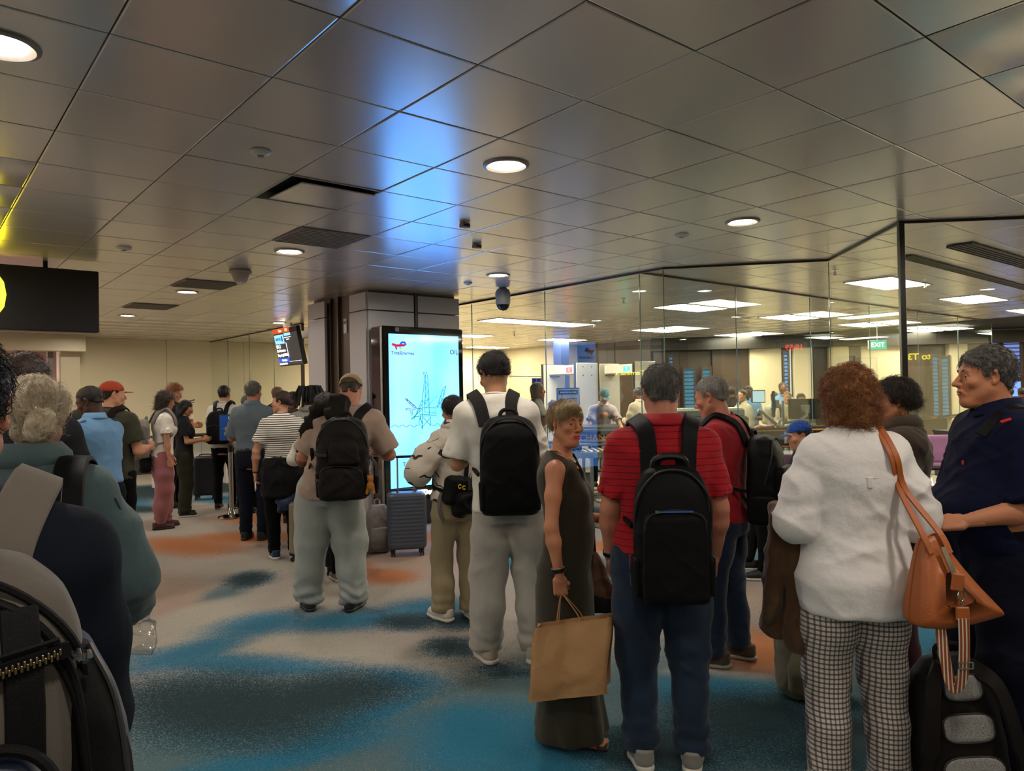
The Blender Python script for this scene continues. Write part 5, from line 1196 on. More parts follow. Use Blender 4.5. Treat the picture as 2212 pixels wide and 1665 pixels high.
def bin_thing(p, rz, lb, c, z=.82, name='tray'):
    e = empty(name, (p[0], p[1], z), rz, lb, 'tray'); m = MB(); m.box((0, 0, .006), (.52, .38, .012)); m.build('base', plain('tray ' + c, c, .5), e)
    for (x, y, sx, sy) in ((0, .19, .54, .012), (0, -.19, .54, .012), (.26, 0, .012, .38), (-.26, 0, .012, .38)): m = MB(); m.box((x, y, .05), (sx, sy, .09)); m.build('side', plain('tray ' + c, c, .5), e)
bin_thing(q + np.array([-.35, .25, 0]), R(3), 'blue screening tray on the left of the roller table', '#2458b4'); bin_thing(q + np.array([.55, .25, 0]), R(3), 'grey screening tray on the right of the roller table', '#6f7278')
e = empty('screening_case', (q[0] + .42, q[1] + 2.25, .82), R(5), 'open black case under the hands of the bending officer', 'case'); m = MB(); m.box((0, .0, .09), (.8, .40, .17), bev=.03); m.build('lower_shell', blackm, e); m = MB(); m.box((0, .1, .2), (.7, .22, .05), Matrix.Rotation(R(12), 3, 'X'), bev=.02); m.build('flap', cloth('case grey', '#3a3a3c'), e)
e = empty('sharps_cabinet', (q[0] + .8, q[1] + 1.72, 0), R(3), 'blue cabinet standing behind the roller table', 'cabinet'); m = MB(); m.box((0, 0, .45), (.75, .45, .86), bev=.01); m.build('body', plain('cabinet blue', '#1f56ad', .4), e); m = MB(); m.box((0, -.23, .5), (.66, .012, .7), bev=.004); d_ = m.build('door', plain('cabinet blue', '#1f56ad', .4), e); m = MB(); m.box((.28, -.245, .5), (.02, .02, .14)); m.build('handle', steel, d_)
e = empty('printed_carton', (q[0] - .15, q[1] + .92, 0), R(-4), 'white box on the floor behind the roller table', 'box'); m = MB(); m.box((0, 0, .22), (.6, .35, .42), bev=.01); m.build('carton', plain('carton white', '#b8b3b5', .6), e); m = MB(); m.box((0, 0, .44), (.62, .37, .03), bev=.006); m.build('lid', plain('carton lid', '#8c8890', .6), e)
# retractable belts
def belt(p, q_, z, lb, w=.10, words=None, posts=True, gold=True, tx=.25):
    p, q_ = np.array(p, float), np.array(q_, float); d = q_ - p; L = np.linalg.norm(d[:2]); ang = math.atan2(d[1], d[0]); e = empty('queue_belt', (p[0], p[1], 0), ang, lb, 'belt'); m = MB(); m.box((L / 2, 0, z), (L, .006, w)); m.build('belt', plain('belt black', '#131315', .5), e)
    if gold: m = MB(); m.box(((tx + .55 + L) / 2 if words else L / 2, -.004, z - .01), (L - tx - .6 if words else L, .003, .014)); m.build('gold_line', plain('belt gold', '#e08a1e', .45), e)
    if words: text('lettering', words, w * .95, plain('belt gold', '#e08a1e', .45), e, Matrix.Translation((tx, -.006, z)) @ Matrix.Rotation(pi / 2, 4, 'X'), .0008, 'LEFT', 1, .003)
    if posts:
        for x in (0, L): m = MB(); m.lathe([(0, 0), (.17, 0), (.17, .015), (.05, .03), (.03, .06), (.03, z + .06), (0, z + .07)], (x, .03, 0), 24); m.build('post', steel, e, True)
c1, c2 = at_y(1208, 945, 11.0), at_y(1440, 955, 10.75); belt(c1, c2, .915, 'black belt lettered CHANGI behind the glass by the roller table', .14, 'CHANGi', tx=.30)
def gpt(px, py, z): return at_z(px, py, z)
belt(at_y(1560, 935, 10.15), at_y(1700, 918, 10.3), 1.02, 'belt with gold line crossing in front of the grey x-ray machine', .06); belt(at_y(1712, 935, 10.2), at_y(1915, 910, 10.3), 1.03, 'belt with gold line behind the red haired woman', .06); belt(at_y(1650, 958, 8.6), at_y(1775, 957, 8.6), .93, 'low belt with gold line over the dark glass desk', .05, posts=False)
belt(gpt(1960, 906, .98), gpt(2110, 895, .98), .98, 'belt with gold line left of the grey haired man', .07, 'CHANGi', tx=.9)

# lounge: x-ray machine, desks, monitors, seats
dgl = plain('dark laminate', '#2b2d2c', .18); mgrey = plain('machine grey', '#7d817c', .32, .3)
p = at_y(1518, 900, 11.2); e = empty('xray_machine', (p[0], p[1], 0), R(-5), 'grey x-ray machine behind the two red shirted men', 'machine')
m = MB(); m.box((0, 0, .62), (1.2, .8, 1.16), bev=.03); m.build('housing', mgrey, e); m = MB(); m.box((0, -.02, 1.25), (1.1, .7, .14), bev=.03); m.build('hood', plain('hood grey', '#9a9e98', .25, .4), e); m = MB(); m.box((.0, -.41, .45), (1.05, .02, .6), bev=.005); m.build('side_cover', plain('machine dark', '#3a3d3c', .3), e)
m = MB(); m.cyl((.42, -.42, 1.10), (.42, -.40, 1.10), .022, n=12); m.build('red_lamp', glow('red lamp', '#ff3020', 4), e); m = MB(); m.cyl((.42, -.42, 1.05), (.42, -.40, 1.05), .022, n=12); m.build('green_lamp', glow('green lamp', '#20e080', 4), e)
purple = NT('seat purple'); purple.set(Roughness=.6); purple.l(purple.mix(purple.noise(4, 3), rgb('#9a6a9c'), rgb('#83567f')), purple.b.inputs['Base Color']); purple = purple.m
def seat(p, rz, lb, group='purple lounge seats'):
    e = empty('lounge_seat', (p[0], p[1], 0), rz, lb, 'seat', group)
    g = Sdf((-.28, -.32, .36), (.28, .3, .95), .02); g.box((0, -.22, .68), (.235, .02, .22), .05, eul(R(10), 0, 0), .02); V, F = g.mesh(); raw('backrest', V, F, purple, e)
    g = Sdf((-.28, -.32, .3), (.28, .34, .5), .02); g.box((0, .03, .43), (.235, .24, .035), .03, eul(R(-4), 0, 0), .02); V, F = g.mesh(); raw('seat_pad', V, F, purple, e)
    for x in (-.26, .26): m = MB(); m.tube(spline([(x, -.18, .52), (x, -.16, .64), (x, .12, .64), (x, .16, .46)]), .014, 8); m.build('armrest', blackm, e, True)
    m = MB(); m.tube(spline([(-.22, -.25, .80), (-.25, -.26, .5), (-.15, -.1, .40), (.15, -.1, .40), (.25, -.26, .5), (.22, -.25, .80)]), .012, 8); m.build('frame', steel, e, True)
    m = MB(); m.box((0, 0, .37), (.56, .08, .05)); m.build('beam', blackm, e)
    for y in (-.2, .22): m = MB(); m.tube([(0, 0, .36), (0, y * .5, .15), (0, y, .02)], .02, 8); m.build('leg', steel, e, True)
def desk(p, rz, w, d, lb, h=.78, top=dgl):
    e = empty('service_desk', (p[0], p[1], 0), rz, lb, 'desk'); m = MB(); m.box((0, 0, h), (w, d, .04), bev=.006); m.build('worktop', top, e); m = MB(); m.box((0, -d / 2 + .03, h / 2), (w - .05, .03, h - .04)); m.build('front_panel', plain('desk dark', '#1b1c1c', .3), e)
    for x in (-w / 2 + .03, w / 2 - .03): m = MB(); m.box((x, 0, h / 2), (.04, d - .06, h - .04)); m.build('side_panel', plain('desk dark', '#1b1c1c', .3), e)
    return e
desk(at_y(1775, 950, 11.0), R(-4), 2.0, .6, 'dark desk under the two monitors in the lounge', 1.0); desk(at_y(1640, 950, 9.35), R(3), 1.1, .5, 'low dark desk with pale top left of the blue cap', .76, plain('top pale', '#83857f', .2)); seat(np.array([2.58, 6.25, 0]), R(86), 'purple lounge seat under the seated person in the blue cap'); desk(at_y(2150, 950, 12.6), R(-3), 1.8, .6, 'dark low counter behind the purple seats at right', .8)
def monitor(p, rz, z, w, h, lb, on=False, arm=True):
    e = empty('monitor', (p[0], p[1], z), rz, lb, 'monitor'); m = MB(); m.box((0, 0, h / 2), (w, .04, h), bev=.006); m.build('back_shell', black, e)
    m = MB(); m.box((0, .022, h / 2), (w - .03, .004, h - .03)); m.build('screen', plain('screen dark', '#1a2226', .1) if not on else glow('mon on', '#9fb6b8', .8), e)
    if arm: m = MB(); m.box((0, -.05, h * .5), (.12, .06, .12), bev=.01); m.tube([(0, -.08, h * .5), (0, -.10, h * .2), (-.12, -.10, -.02), (-.32, -.08, -.05), (-.34, -.05, -.12)], .02, 8); m.build('arm', plain('arm white', '#aaa9a5', .35), e, True)
    return e
q = at_y(1738, 905, 10.8); monitor(q, R(-4), q[2], .46, .30, 'wide black monitor seen from behind on a white arm'); q = at_y(1672, 900, 10.8); monitor(q, R(70), q[2], .30, .38, 'narrow black monitor turned sideways beside a white pole')
q = at_y(1638, 870, 12.6); monitor(q, R(185), q[2], .24, .22, 'small lit monitor behind the woman with glasses', True, False)
e = empty('monitor_pole', at_y(1692, 925, 11.1), 0, 'white pole and slanting arm holding the sideways monitor', 'stand'); m = MB(); m.cyl((0, 0, -.01), (0, 0, .42), .022, n=12); m.build('pole', plain('arm white', '#aaa9a5', .35), e, True); m = MB(); m.tube([(0, 0, -.02), (-.16, .03, .12), (-.30, .05, .26), (-.36, .05, .28)], .026, 8); m.build('arm', plain('arm white', '#aaa9a5', .35), e, True)
e = empty('folded_cloth', at_y(1652, 925, 10.9), 0, 'pink folded cloth lying on the dark desk', 'cloth'); g = Sdf((-.2, -.15, -.03), (.2, .15, .09), .01); g.cap((-.1, 0, .01), (.09, .0, .02), .05, .045, .02, flat=(0, 0, 1), f=.6); V, F = g.mesh(); raw('fold', wrinkle(V, F, .02, 3, (9, 9, 9)), F, cloth('cloth pink', '#c98f93'), e)
s0 = at_y(1682, 1015, 8.25); seat(s0, R(4), 'purple lounge seat back right of the black rucksack')
for i in range(1, 3): c_ = s0 + np.array([.60 * i, .04 * i, 0]); seat(c_, R(4), ['', 'purple lounge seat hidden behind the white shirt, nearer', 'purple lounge seat hidden behind the white shirt, farther'][i])
s1 = at_y(2004, 965, 10.9); seat(s1, R(-5), 'purple lounge seat left of the navy polo, first of two'); s1 = at_y(2040, 958, 11.3); seat(s1 + np.array([.25, .0, 0]), R(-5), 'purple lounge seat left of the navy polo, second of two')
e = empty('exit_sign', at_y(1895, 745, 15.0), R(-5), 'green lit exit sign hanging over the lounge', 'sign'); m = MB(); m.box((0, 0, 0), (.36, .05, .2), bev=.01); m.build('box', white, e); m = MB(); m.box((0, -.027, 0), (.34, .004, .18)); m.build('face', glow('exit green', '#49c9a0', .7), e); text('lettering', 'EXIT', .13, glow('exit white', '#f3fff8', 1.4), e, Matrix.Translation((0, -.031, 0)) @ Matrix.Rotation(pi / 2, 4, 'X'), .001, 'CENTER', 1, .002); m = MB(); m.cyl((0, 0, .1), (0, 0, CEIL - e.location.z), .01); m.build('hanger', steel, e)
q = at_y(2175, 840, 17.0); e = empty('wall_screen', q, R(-5), 'blue lit screen on the far wall behind the grey haired man', 'screen'); m = MB(); m.box((0, 0, 0), (.62, .05, .38), bev=.01); m.build('housing', black, e); m = MB(); m.box((0, -.027, 0), (.58, .004, .34)); m.build('screen', glow('wall screen blue', '#6d8fe6', 1.0), e)
# ================================================================ people: shared looks
sk_tan = skin('skin tanned', '#bd8260'); sk_fair = skin('skin fair', '#c99678', .6); sk_red = skin('skin ruddy', '#bd8368', .7); sk_asia = skin('skin light brown', '#b98a66'); sk_dark = skin('skin dark', '#4a2e20', .3); sk_brown = skin('skin brown', '#6e452e', .4)
lip = plain('lips', '#9a4038', .35); liprose = plain('lips rose', '#b03048', .3)
hr_black = hairmat('hair black', '#0b0808', '#1d1512'); hr_dkbrown = hairmat('hair dark brown', '#1a100b', '#3a2417'); hr_brown = hairmat('hair red brown', '#6b3c1c', '#b37845', .5); hr_grey = hairmat('hair grey', '#4a4642', '#a8a49c', .5); hr_salt = hairmat('hair salt and pepper', '#2b2826', '#77736c', .5)
hr_white = hairmat('hair pale blond', '#b8a07c', '#f0e4cc', .42); hr_ash = hairmat('hair ash blond', '#6b5636', '#c4ab7c', .4); hr_dread = hairmat('dreadlocks black', '#060505', '#120e0c', .8); hr_ginger = hairmat('hair ginger blond', '#a8682a', '#dda650', .45)
navy = cloth('navy wool', '#0e1420', .8); denim = cloth('denim light', '#56727a', .85, 700, '#48626c', .35); jeans = cloth('denim dark', '#142335', .85, 700, '#1d3048', .3); blacknylon = cloth('black nylon', '#0d0d0f', .55, 500, None, .2); blackcloth = cloth('black cloth', '#0c0c0e', .85); greycloth = cloth('grey canvas', '#55524e', .85, 500)
tee_white = cloth('white cotton', '#e9e4d9', .85, 900, '#dcd6ca', .3); shirt_white = cloth('white shirt', '#f2efec', .8, 900, '#e8e4e0', .5); khaki = cloth('khaki cotton', '#a0906f', .8); greige = cloth('pale grey trousers', '#bab4a8', .8, 900, None, .3); sweatg = cloth('sweatpants grey', '#a3a7a2', .9, 700, '#949993', .3)
rubber_w = plain('sole white', '#c9c4b8', .6); rubber_g = plain('sole grey', '#8a8478', .6); rubber_k = plain('sole black', '#131313', .6); zipm = plain('zip metal', '#8f8873', .3, .8)
def foot(px, py): p = at_z(px, py); return p[0], p[1]
def hgt(px, py, Y): return float(at_y(px, py, Y)[2])
def xat(px, Y): return float(at_y(px, 850, Y)[0])

def backpack(P, label, mt, w=.30, d=.17, h=.46, zt=1.42, cx=0.0, gap=.012, pocket=None, strap=True, acc=None, rings=None, side=True, seed=2, st_m=None, sw=.065, one=None, fh=None, roundness=3.0, wr=.004, fold=True, strap_z=1.08):
    zb = zt - h; yb = min(P.surf(z, abs(cx) * .5, -1, .014) for z in (zt - .08, (zt + zb) / 2, zb + .05)) - gap
    T = P.thing('backpack', label, 'backpack', (cx, yb - d / 2, zb)); g = Sdf((cx - w / 2 - .05, yb - d - .08, zb - .04), (cx + w / 2 + .05, yb + .04, zt + .08), fh or max(.006, P.h * .75))
    yc = yb - d / 2; a, b = w / 2, d / 2
    g.loft(rings and [(zb + t * h, cx, yc + b * (1 - q), a * p, b * q) for t, p, q in rings] or [(zb, cx, yc + .01, a * .90, b * .85), (zb + .06, cx, yc, a, b), (zb + h * .5, cx, yc, a, b), (zb + h * .8, cx, yc + .01, a * .93, b * .88), (zb + h * .95, cx, yc + .022, a * .72, b * .66), (zt, cx, yc + .035, a * .42, b * .45)], p=roundness, k=.02)
    V, F = g.mesh(); V = wrinkle(V, F, wr, seed, (7, 7, 9)); sh = T.emit('shell', V, F, mt)
    if pocket is not False:
        pz0, pz1, pw = pocket or (.06, .58, .82); g = Sdf((cx - w / 2, yc - b - .09, zb), (cx + w / 2, yc, zb + h), fh or max(.006, P.h * .75))
        g.loft([(zb + h * pz0, cx, yc - b * .9, a * pw * .92, b * .34), (zb + h * (pz0 + .06), cx, yc - b * .92, a * pw, b * .42), (zb + h * (pz1 - .08), cx, yc - b * .9, a * pw * .96, b * .36), (zb + h * pz1, cx, yc - b * .8, a * pw * .75, b * .26)], p=3.2, k=.01)
        V, F = g.mesh(); V = wrinkle(V, F, wr, seed + 3, (8, 8, 10)); pk = T.emit('front_pocket', V, F, mt); m = T.mb(); zz = zb + h * pz1; m.tube(spline([(cx - a * pw * .95, yc - b * 1.0, zz - h * .18), (cx - a * pw * .78, yc - b * 1.2, zz - .02), (cx, yc - b * 1.2, zz + .004), (cx + a * pw * .78, yc - b * 1.2, zz - .02), (cx + a * pw * .95, yc - b * 1.0, zz - h * .18)]), .004, 6); m.build('zip', acc or rubber_k, pk, True)
    m = T.mb(); zz = zb + h * .62; m.tube(spline([(cx - a * 1.0, yc - b * .2, zz - .08), (cx - a * .93, yc - b * .55, zz + h * .14), (cx - a * .5, yc - b * .50, zt - .035), (cx, yc - b * .45, zt - .012), (cx + a * .5, yc - b * .50, zt - .035), (cx + a * .93, yc - b * .55, zz + h * .14), (cx + a * 1.0, yc - b * .2, zz - .08)]), .005, 6); m.build('main_zip', acc or rubber_k, T.root, True)
    m = T.mb(); q = spline([(cx - .05, yb - .035, zt - .02), (cx - .038, yb - .03, zt + .022), (cx, yb - .028, zt + .035), (cx + .038, yb - .03, zt + .022), (cx + .05, yb - .035, zt - .02)]); m.tube(q, .011, 8); m.build('grab_handle', st_m or mt, T.root, True)
    if side:
        for sd in (-1, 1):
            g = Sdf((cx + sd * a - .05, yc - b, zb), (cx + sd * a + .05, yc + b, zb + h * .5), .009); g.loft([(zb + .02, cx + sd * a * .93, yc, .018, b * .75), (zb + h * .34, cx + sd * a * .95, yc, .022, b * .72)], p=2.6, k=.01); V, F = g.mesh(); T.emit('side_pocket', V, F, mt)
    if strap:
        for sd in ((-1, 1) if one is None else (one,)):
            pts, nr = strap_pts(P, sd, xt=.075 * P.w ** .5, xs=.112 * P.w ** .5 * (P.sh / .176) ** .5, zb=max(strap_z, zb + .06), xb=min(.15, a + .01), off=.022, low_y=yb - .02, ztop=min(1.40, zt - .05)); m = T.mb(); L = len(pts); ww = [sw if i < L * .62 else max(.022, sw * (1 - (i - L * .62) / (L * .2))) for i in range(L)]
            m.ribbon(pts, ww, .010, nr); m.build('shoulder_strap', st_m or mt, T.root, True)
    T.g = dict(a=a, b=b, yc=yc, zb=zb, cx=cx, h=h, zt=zt, yb=yb); return T

# ---------------------------------------------------------------- 1 the man in red with the laptop rucksack
x, y = foot(1437, 1648)
P = Person('person in red striped polo and dark jeans wearing a black rucksack, seen from behind', x, y, R(-2), 1.70, w=1.14, shw=.188, h=.008, skin_m=sk_red, belly=.03, head=(R(2), R(14), 0), hfwd=.015, sway=.02, neck=.063,
    arms={'L': dict(u=(-.18, .0, -1), f=(.02, .38, -1), c=.7, n=(-1, -.2, 0)), 'R': dict(u=(.18, .0, -1), f=(-.0, .38, -1), c=.7, n=(1, -.2, 0))}).set_legs((-.105, 0), (.115, -.02), .12, -.22)
P.body(old=1); red = striped('red polo', '#a8121f', '#3a0a12', .028, .10)
P.top(red, hem=.90, neck='polo', off=.018, wr=.009, seed=11, collar=cloth('red collar', '#a8121f'), slen=.80, armoff=-.006)
P.trousers(jeans, r=(.104, .096, .080, .074, .076), wr=.011, seed=4, belt=plain('belt dark', '#1a1410', .5), pile=.004, hip=1.0)
for sd in (-1, 1):
    m = P.mbX(); yb_ = P.surf(.9, .09, -1, .012) - .006; q = [(sd * .155, yb_ + .03, .93), (sd * .15, yb_ + .024, .82), (sd * .10, yb_ + .004, .78), (sd * .045, yb_ + .004, .82), (sd * .04, yb_, .93)]; m.tube(q, .0016, 5); m.build('pocket_seam', plain('stitch', '#5f6d80', .7), P.root, True)
P.shoes(cloth('shoe grey', '#8d8b86', .8), rubber_w)
P.hair(hr_salt, 'short', n=4200, L=.024, r=.0006, seed=4, lift=.35, slope=.62, b0=-.012, vol=-.001, dirv=lambda Q: np.stack([Q[:, 0] * 2.5, -Q[:, 1] * 0 - .3, -.5 + Q[:, 2] * 2], 1))
m = P.mbX(); P.watch(-1, black, .031, .02)
T = backpack(P, 'black laptop rucksack with a blue zip line on the man in red striped polo', blacknylon, .315, .15, .55, 1.335, cx=.01, pocket=(.0, .69, .84), sw=.078, fh=.006, wr=.003)
G = T.g; m = T.mb(); m.box((G['cx'], G['yc'] - G['b'] * 1.33, G['zb'] + .378), (.135, .006, .006)); m.build('blue_zip', plain('zip blue', '#2f5f9e', .4), T.root)
m = T.mb(); m.box((G['cx'] - .075, G['yc'] - G['b'] * 1.33, G['zb'] + .378), (.016, .008, .010)); m.build('zip_pull', zipm, T.root)
m = T.mb(); q = spline([(-.06, G['yb'] - .04, 1.31), (-.05, G['yb'] - .05, 1.36), (.01, G['yb'] - .05, 1.375), (.07, G['yb'] - .05, 1.36), (.08, G['yb'] - .04, 1.31)]); m.tube(q, .014, 8); m.build('padded_handle', black, T.root, True)

# ---------------------------------------------------------------- 2 woman in the olive dress
PB = P
P = Person('person with short ash blond hair in a long olive sleeveless dress holding a paper bag', .235, 3.42, R(-104), 1.555, w=.98, fem=True, h=.008, skin_m=sk_tan, head=(R(-44), R(4), R(-4)), belly=.045, neck=.050, hfwd=.01, lean=-.01,
    arms={'R': dict(u=(.30, -.03, -1), f=(.03, .16, -1), h=(0, .06, -1), n=(.9, .3, 0), c=1.35, t=1.0), 'L': dict(u=(-.12, -.12, -1), f=(-.1, .9, -.05), h=(-.1, 1, .15), n=(-.4, .1, 1), c=.35, t=.1)}).set_legs((-.085, .0), (.085, .06), .1, -.05)
P.gaze = tuple(P.HR @ np.array([-.45, .85, -.2])); P.body(lips=liprose, old=1, fine=.0042, brow=plain('brow dark', '#3a281c', .8), hh=1)
olive = cloth('olive jersey', '#3a3427', .8, 900, '#322c21', .25)
g = Sdf((-.42, -.45, 0), (.42, .45, 1.56), .008); rr = P.rings(.014, z0=.86); lo = [(.035, 0, .01, .200, .190), (.25, 0, .005, .182, .165), (.55, 0, -.005, .178, .150), (.74, 0, -.01, .182, .148)]; g.loft(lo + rr, k=.02)
for sd in (-1, 1): g.ell((sd * .072, P.ly(1.25) + .082, 1.235), (.078, .066, .082), k=.05); g.cap(P.Nb + [sd * .03, -.01, -.03], P.S[sd] + [-sd * .048, 0, .006], .046, .046, .04)
for sd in (-1, 1): g.ell(P.S[sd] + [sd * .055, 0, -.035], (.062, .085, .10), k=.006, op='s')
g.ell(P.Nb + [0, .05, .03], (.088, .105, .095), k=.006, op='s'); g.ell(P.Nb + [0, .10, -.05], (.055, .07, .095), k=.006, op='s')
V, F = g.mesh(); V = wrinkle(V, F, .007, 3, (4, 4, 2.2), mask=lambda V: .35 + .9 * (V[:, 2] < .9)); a_ = np.arctan2(V[:, 1], V[:, 0]); fl = np.clip((.55 - V[:, 2]) / .5, 0, 1); V[:, 0] *= 1 + fl * .05 * np.sin(a_ * 9); V[:, 1] *= 1 + fl * .06 * np.sin(a_ * 7 + 1); P.emit('dress', V, F, olive)
for sd in (-1, 1): m = P.mbX(); a = P.legs[sd][2]; m.box((a[0], a[1] + .03, .012), (.085, .25, .02), bev=.008); so = m.build('sandal_sole', plain('sandal sole', '#2c1c12', .6), P.root); m = P.mbX(); m.ribbon(spline([(a[0] - .045, a[1] + .07, .02), (a[0] - .03, a[1] + .075, .06), (a[0] + .03, a[1] + .08, .055), (a[0] + .045, a[1] + .075, .02)]), .05, .006, [(0, .2, 1)] * 13); m.build('sandal_strap', plain('sandal tan', '#a8542a', .45), so, True)
g = Sdf((-.16, -.14, .015), (.16, .26, .12), .005)
for sd in (-1, 1):
    a = P.legs[sd][2]; g.chain([(a[0], a[1] - .05, .055), (a[0], a[1] + .05, .050), (a[0], a[1] + .10, .038)], [.034, .034, .028], .02)
    for j in range(5): g.cap((a[0] + (j - 2) * .015, a[1] + .10, .034), (a[0] + (j - 2) * .017, a[1] + .150 - abs(j - 1) * .006, .030), .0095, .0075, .004)
V, F = g.mesh(); P.emit('feet', V, F, sk_tan)
P.hair(hr_ash, 'short', n=3400, L=.05, r=.0009, seed=6, lift=.02, curl=.08, slope=.50, b0=-.004, vol=.006, fore=.058, extra=dict(scale=(40, 14, 30), ell=[((.018, .058, .088), (.055, .034, .030)), ((0, -.06, .045), (.078, .055, .075))]), dirv=lambda Q: np.stack([.9 + 0 * Q[:, 0], np.where(Q[:, 1] > 0, .8, -.35), -.5 - 4 * np.abs(Q[:, 0])], 1), bump=.004)
for sd in (-1, 1): m = P.mbX(); m.tube(P.hw(np.array([(sd * .080 + .002 * cos(t), -.008 + .010 * cos(t), -.052 + .018 * sin(t)) for t in np.linspace(0, 6.28, 14)]) * P.hs), .0022, 6); m.build('earring', plain('silver', '#c9c2ad', .15, 1), P.root, True)
for r_, z_, mt, th in ((.085, -.10, plain('gold chain', '#c9a456', .25, 1), .0022), (.075, -.065, plain('beads pale', '#c9c6b0', .4), .0038)):
    pts = []
    for t in np.linspace(0, 2 * pi, 40): s_ = sin(t); zz = P.Nb[2] + .030 + (z_ * max(0, s_) ** 1.3); xx = r_ * cos(t) * (.85 - .25 * max(0, s_)); yy = P.Nb[1] + (.062 * s_ if s_ < 0 else .055 * s_ + max(0, P.surf(min(1.44, zz), xx, 1, 0.004) - P.Nb[1] - .055) * min(1, s_ * 1.4)); pts.append((xx, yy, zz))
    m = P.mbX(); m.tube(pts, th, 6); m.build('necklace', mt, P.root, True)
P.watch(1, plain('bracelet', '#23211f', .35, .6), .030, .016, 'bracelet', .86); P.watch(1, plain('bracelet light', '#bdb8aa', .3, .7), .0305, .005, 'bracelet', .80)
# paper bag in her right hand
W = P.arms[1]['W']; hp_ = W + np.array([0, .015, -.075]); T = P.thing('paper_bag', 'brown kraft paper carrier bag with twisted handles held by the olive dress woman', 'bag', hp_ + [0, 0, -.50]); kraft = NT('kraft paper'); kraft.set(Roughness=.75, Specular_IOR_Level=.3); kraft.l(kraft.mix(kraft.noise(7, 4), rgb('#b98e62'), rgb('#a67d54')), kraft.b.inputs['Base Color']); kraft.bump(kraft.noise(14, 4), .5, .02); kraft = kraft.m
bw, bh, bd = .185, .355, .072; c0 = hp_ + np.array([.0, .03, -.13]); V = []; n = 15; lv = 22
for k in range(lv + 1):
    t = k / lv; z = c0[2] - t * bh
    for (ex, ey, cnt) in ((1, 0, n), (0, 1, n // 2), (-1, 0, n), (0, -1, n // 2)):
        for i in range(cnt):
            u = -1 + 2 * i / cnt; wy = bw * (1 + .02 * sin(t * 7)); dx = bd * (.45 + .55 * min(1, t * 1.6)) * (1 if t < .93 else .96)
            if ex: p_ = (ex * dx * (1 - .10 * sin(pi * i / cnt) * (1 - t)), ex * u * wy)
            else: p_ = (-ey * u * dx * (1 - .0), ey * wy)
            if ey: p_ = (p_[0], p_[1] * (1 - .14 * (1 - abs(u)) * (1 - .3 * t)))
            V.append((c0[0] + p_[0], c0[1] + p_[1] + .02 * t, z))
V = np.array(V); m_ = len(V) // (lv + 1); i = np.arange(lv)[:, None] * m_; j = np.arange(m_)[None, :]; F = np.stack([i + j, i + (j + 1) % m_, i + m_ + (j + 1) % m_, i + m_ + j], 2).reshape(-1, 4)
V[:, 0] += (.010 * (ridge(V * [9, 9, 7], 5) - .5) + .006 * (ridge(V * [16, 16, 14], 8) - .5)) * 2 * np.sign(V[:, 0] - c0[0]); V[:, 2] += .20 * (V[:, 1] - c0[1]); V[:, 1] -= .13 * (c0[2] - V[:, 2]) - .02; T.emit('bag_body', V, F, kraft, smooth=False); T.emit('bag_bottom', V[-m_:], [tuple(range(m_))], kraft, smooth=False)
for sx in (-1, 1): m = T.mb(); m.tube(spline([c0 + [sx * .03, -.06, -.05], c0 + [sx * .03, -.055, .02], hp_ + [sx * .008, -.012, -.02], hp_ + [sx * .006, .0, .0], hp_ + [sx * .008, .014, -.02], c0 + [sx * .03, .055, .02], c0 + [sx * .03, .06, -.05]]), .003, 6); m.build('handle', kraft, T.root, True)
# shoulder bag on her far side
T = P.thing('handbag', 'brown and black soft handbag hanging on the far side of the olive dress', 'bag', (-.24, .06, .62)); g = Sdf((-.36, -.16, .5), (-.12, .32, .96), .008); g.loft([(.60, -.235, .10, .055, .16), (.66, -.235, .09, .062, .165), (.80, -.23, .06, .045, .13), (.93, -.225, .05, .02, .08)], p=2.8); V, F = g.mesh(); c = V[F].mean(1); T.emit('bag_body', wrinkle(V, F, .008, 4, (8, 8, 8)), F, [plain('handbag brown', '#6b4a34', .5), plain('handbag black', '#141110', .45)], (c[:, 2] < .70 - .2 * (c[:, 1] - .1)).astype(int))
m = T.mb(); q = spline([(-.225, .12, .90), (-.20, .10, 1.2), (P.S[-1][0] + .01, P.S[-1][1] + .03, 1.475), (-.20, -.06, 1.2), (-.225, -.02, .90)]); m.ribbon(q, .022, .005, [(-1, 0, .5)] * len(q)); m.build('strap', plain('handbag black', '#141110', .45), T.root, True)

# ---------------------------------------------------------------- 3 young man in the white T-shirt
P = Person('tall person in white T-shirt and pale loose trousers with a black rucksack, head bowed left', -.03, 4.42, R(3), 1.84, w=1.04, h=.009, skin_m=sk_asia, head=(R(26), R(26), 0), hfwd=.03, sway=-.07, lean=.02,
    arms={'L': dict(u=(-.16, .02, -1), f=(.35, 1, .25), c=.5), 'R': dict(u=(.14, .05, -1), f=(-.35, 1, .25), c=.5)}).set_legs((-.145, .02), (.135, .0), .35, -.25)
P.body(); P.top(tee_white, hem=.86, neck='crew', off=.024, wr=.013, seed=7, slen=.88, armoff=.016, flare=.03)
P.trousers(greige, r=(.112, .108, .098, .096, .090), wr=.014, seed=8, pile=.006, scale=(4, 4, 7)); P.shoes(plain('shoe cream', '#b3a794', .6), rubber_w, sc=1.08)
m = P.mbX(); m.tube([(-.20, -.06, .62), (-.215, .0, .61), (-.20, .06, .62)], .004, 5); m.build('pocket_seam', greige, P.root, True)
P.hair(hr_black, 'short', n=2800, L=.035, r=.0008, seed=9, lift=.28, curl=.2, slope=.50, b0=.000, vol=.003, bump=.006); P.glasses(plain('wire', '#9a958c', .3, .8))
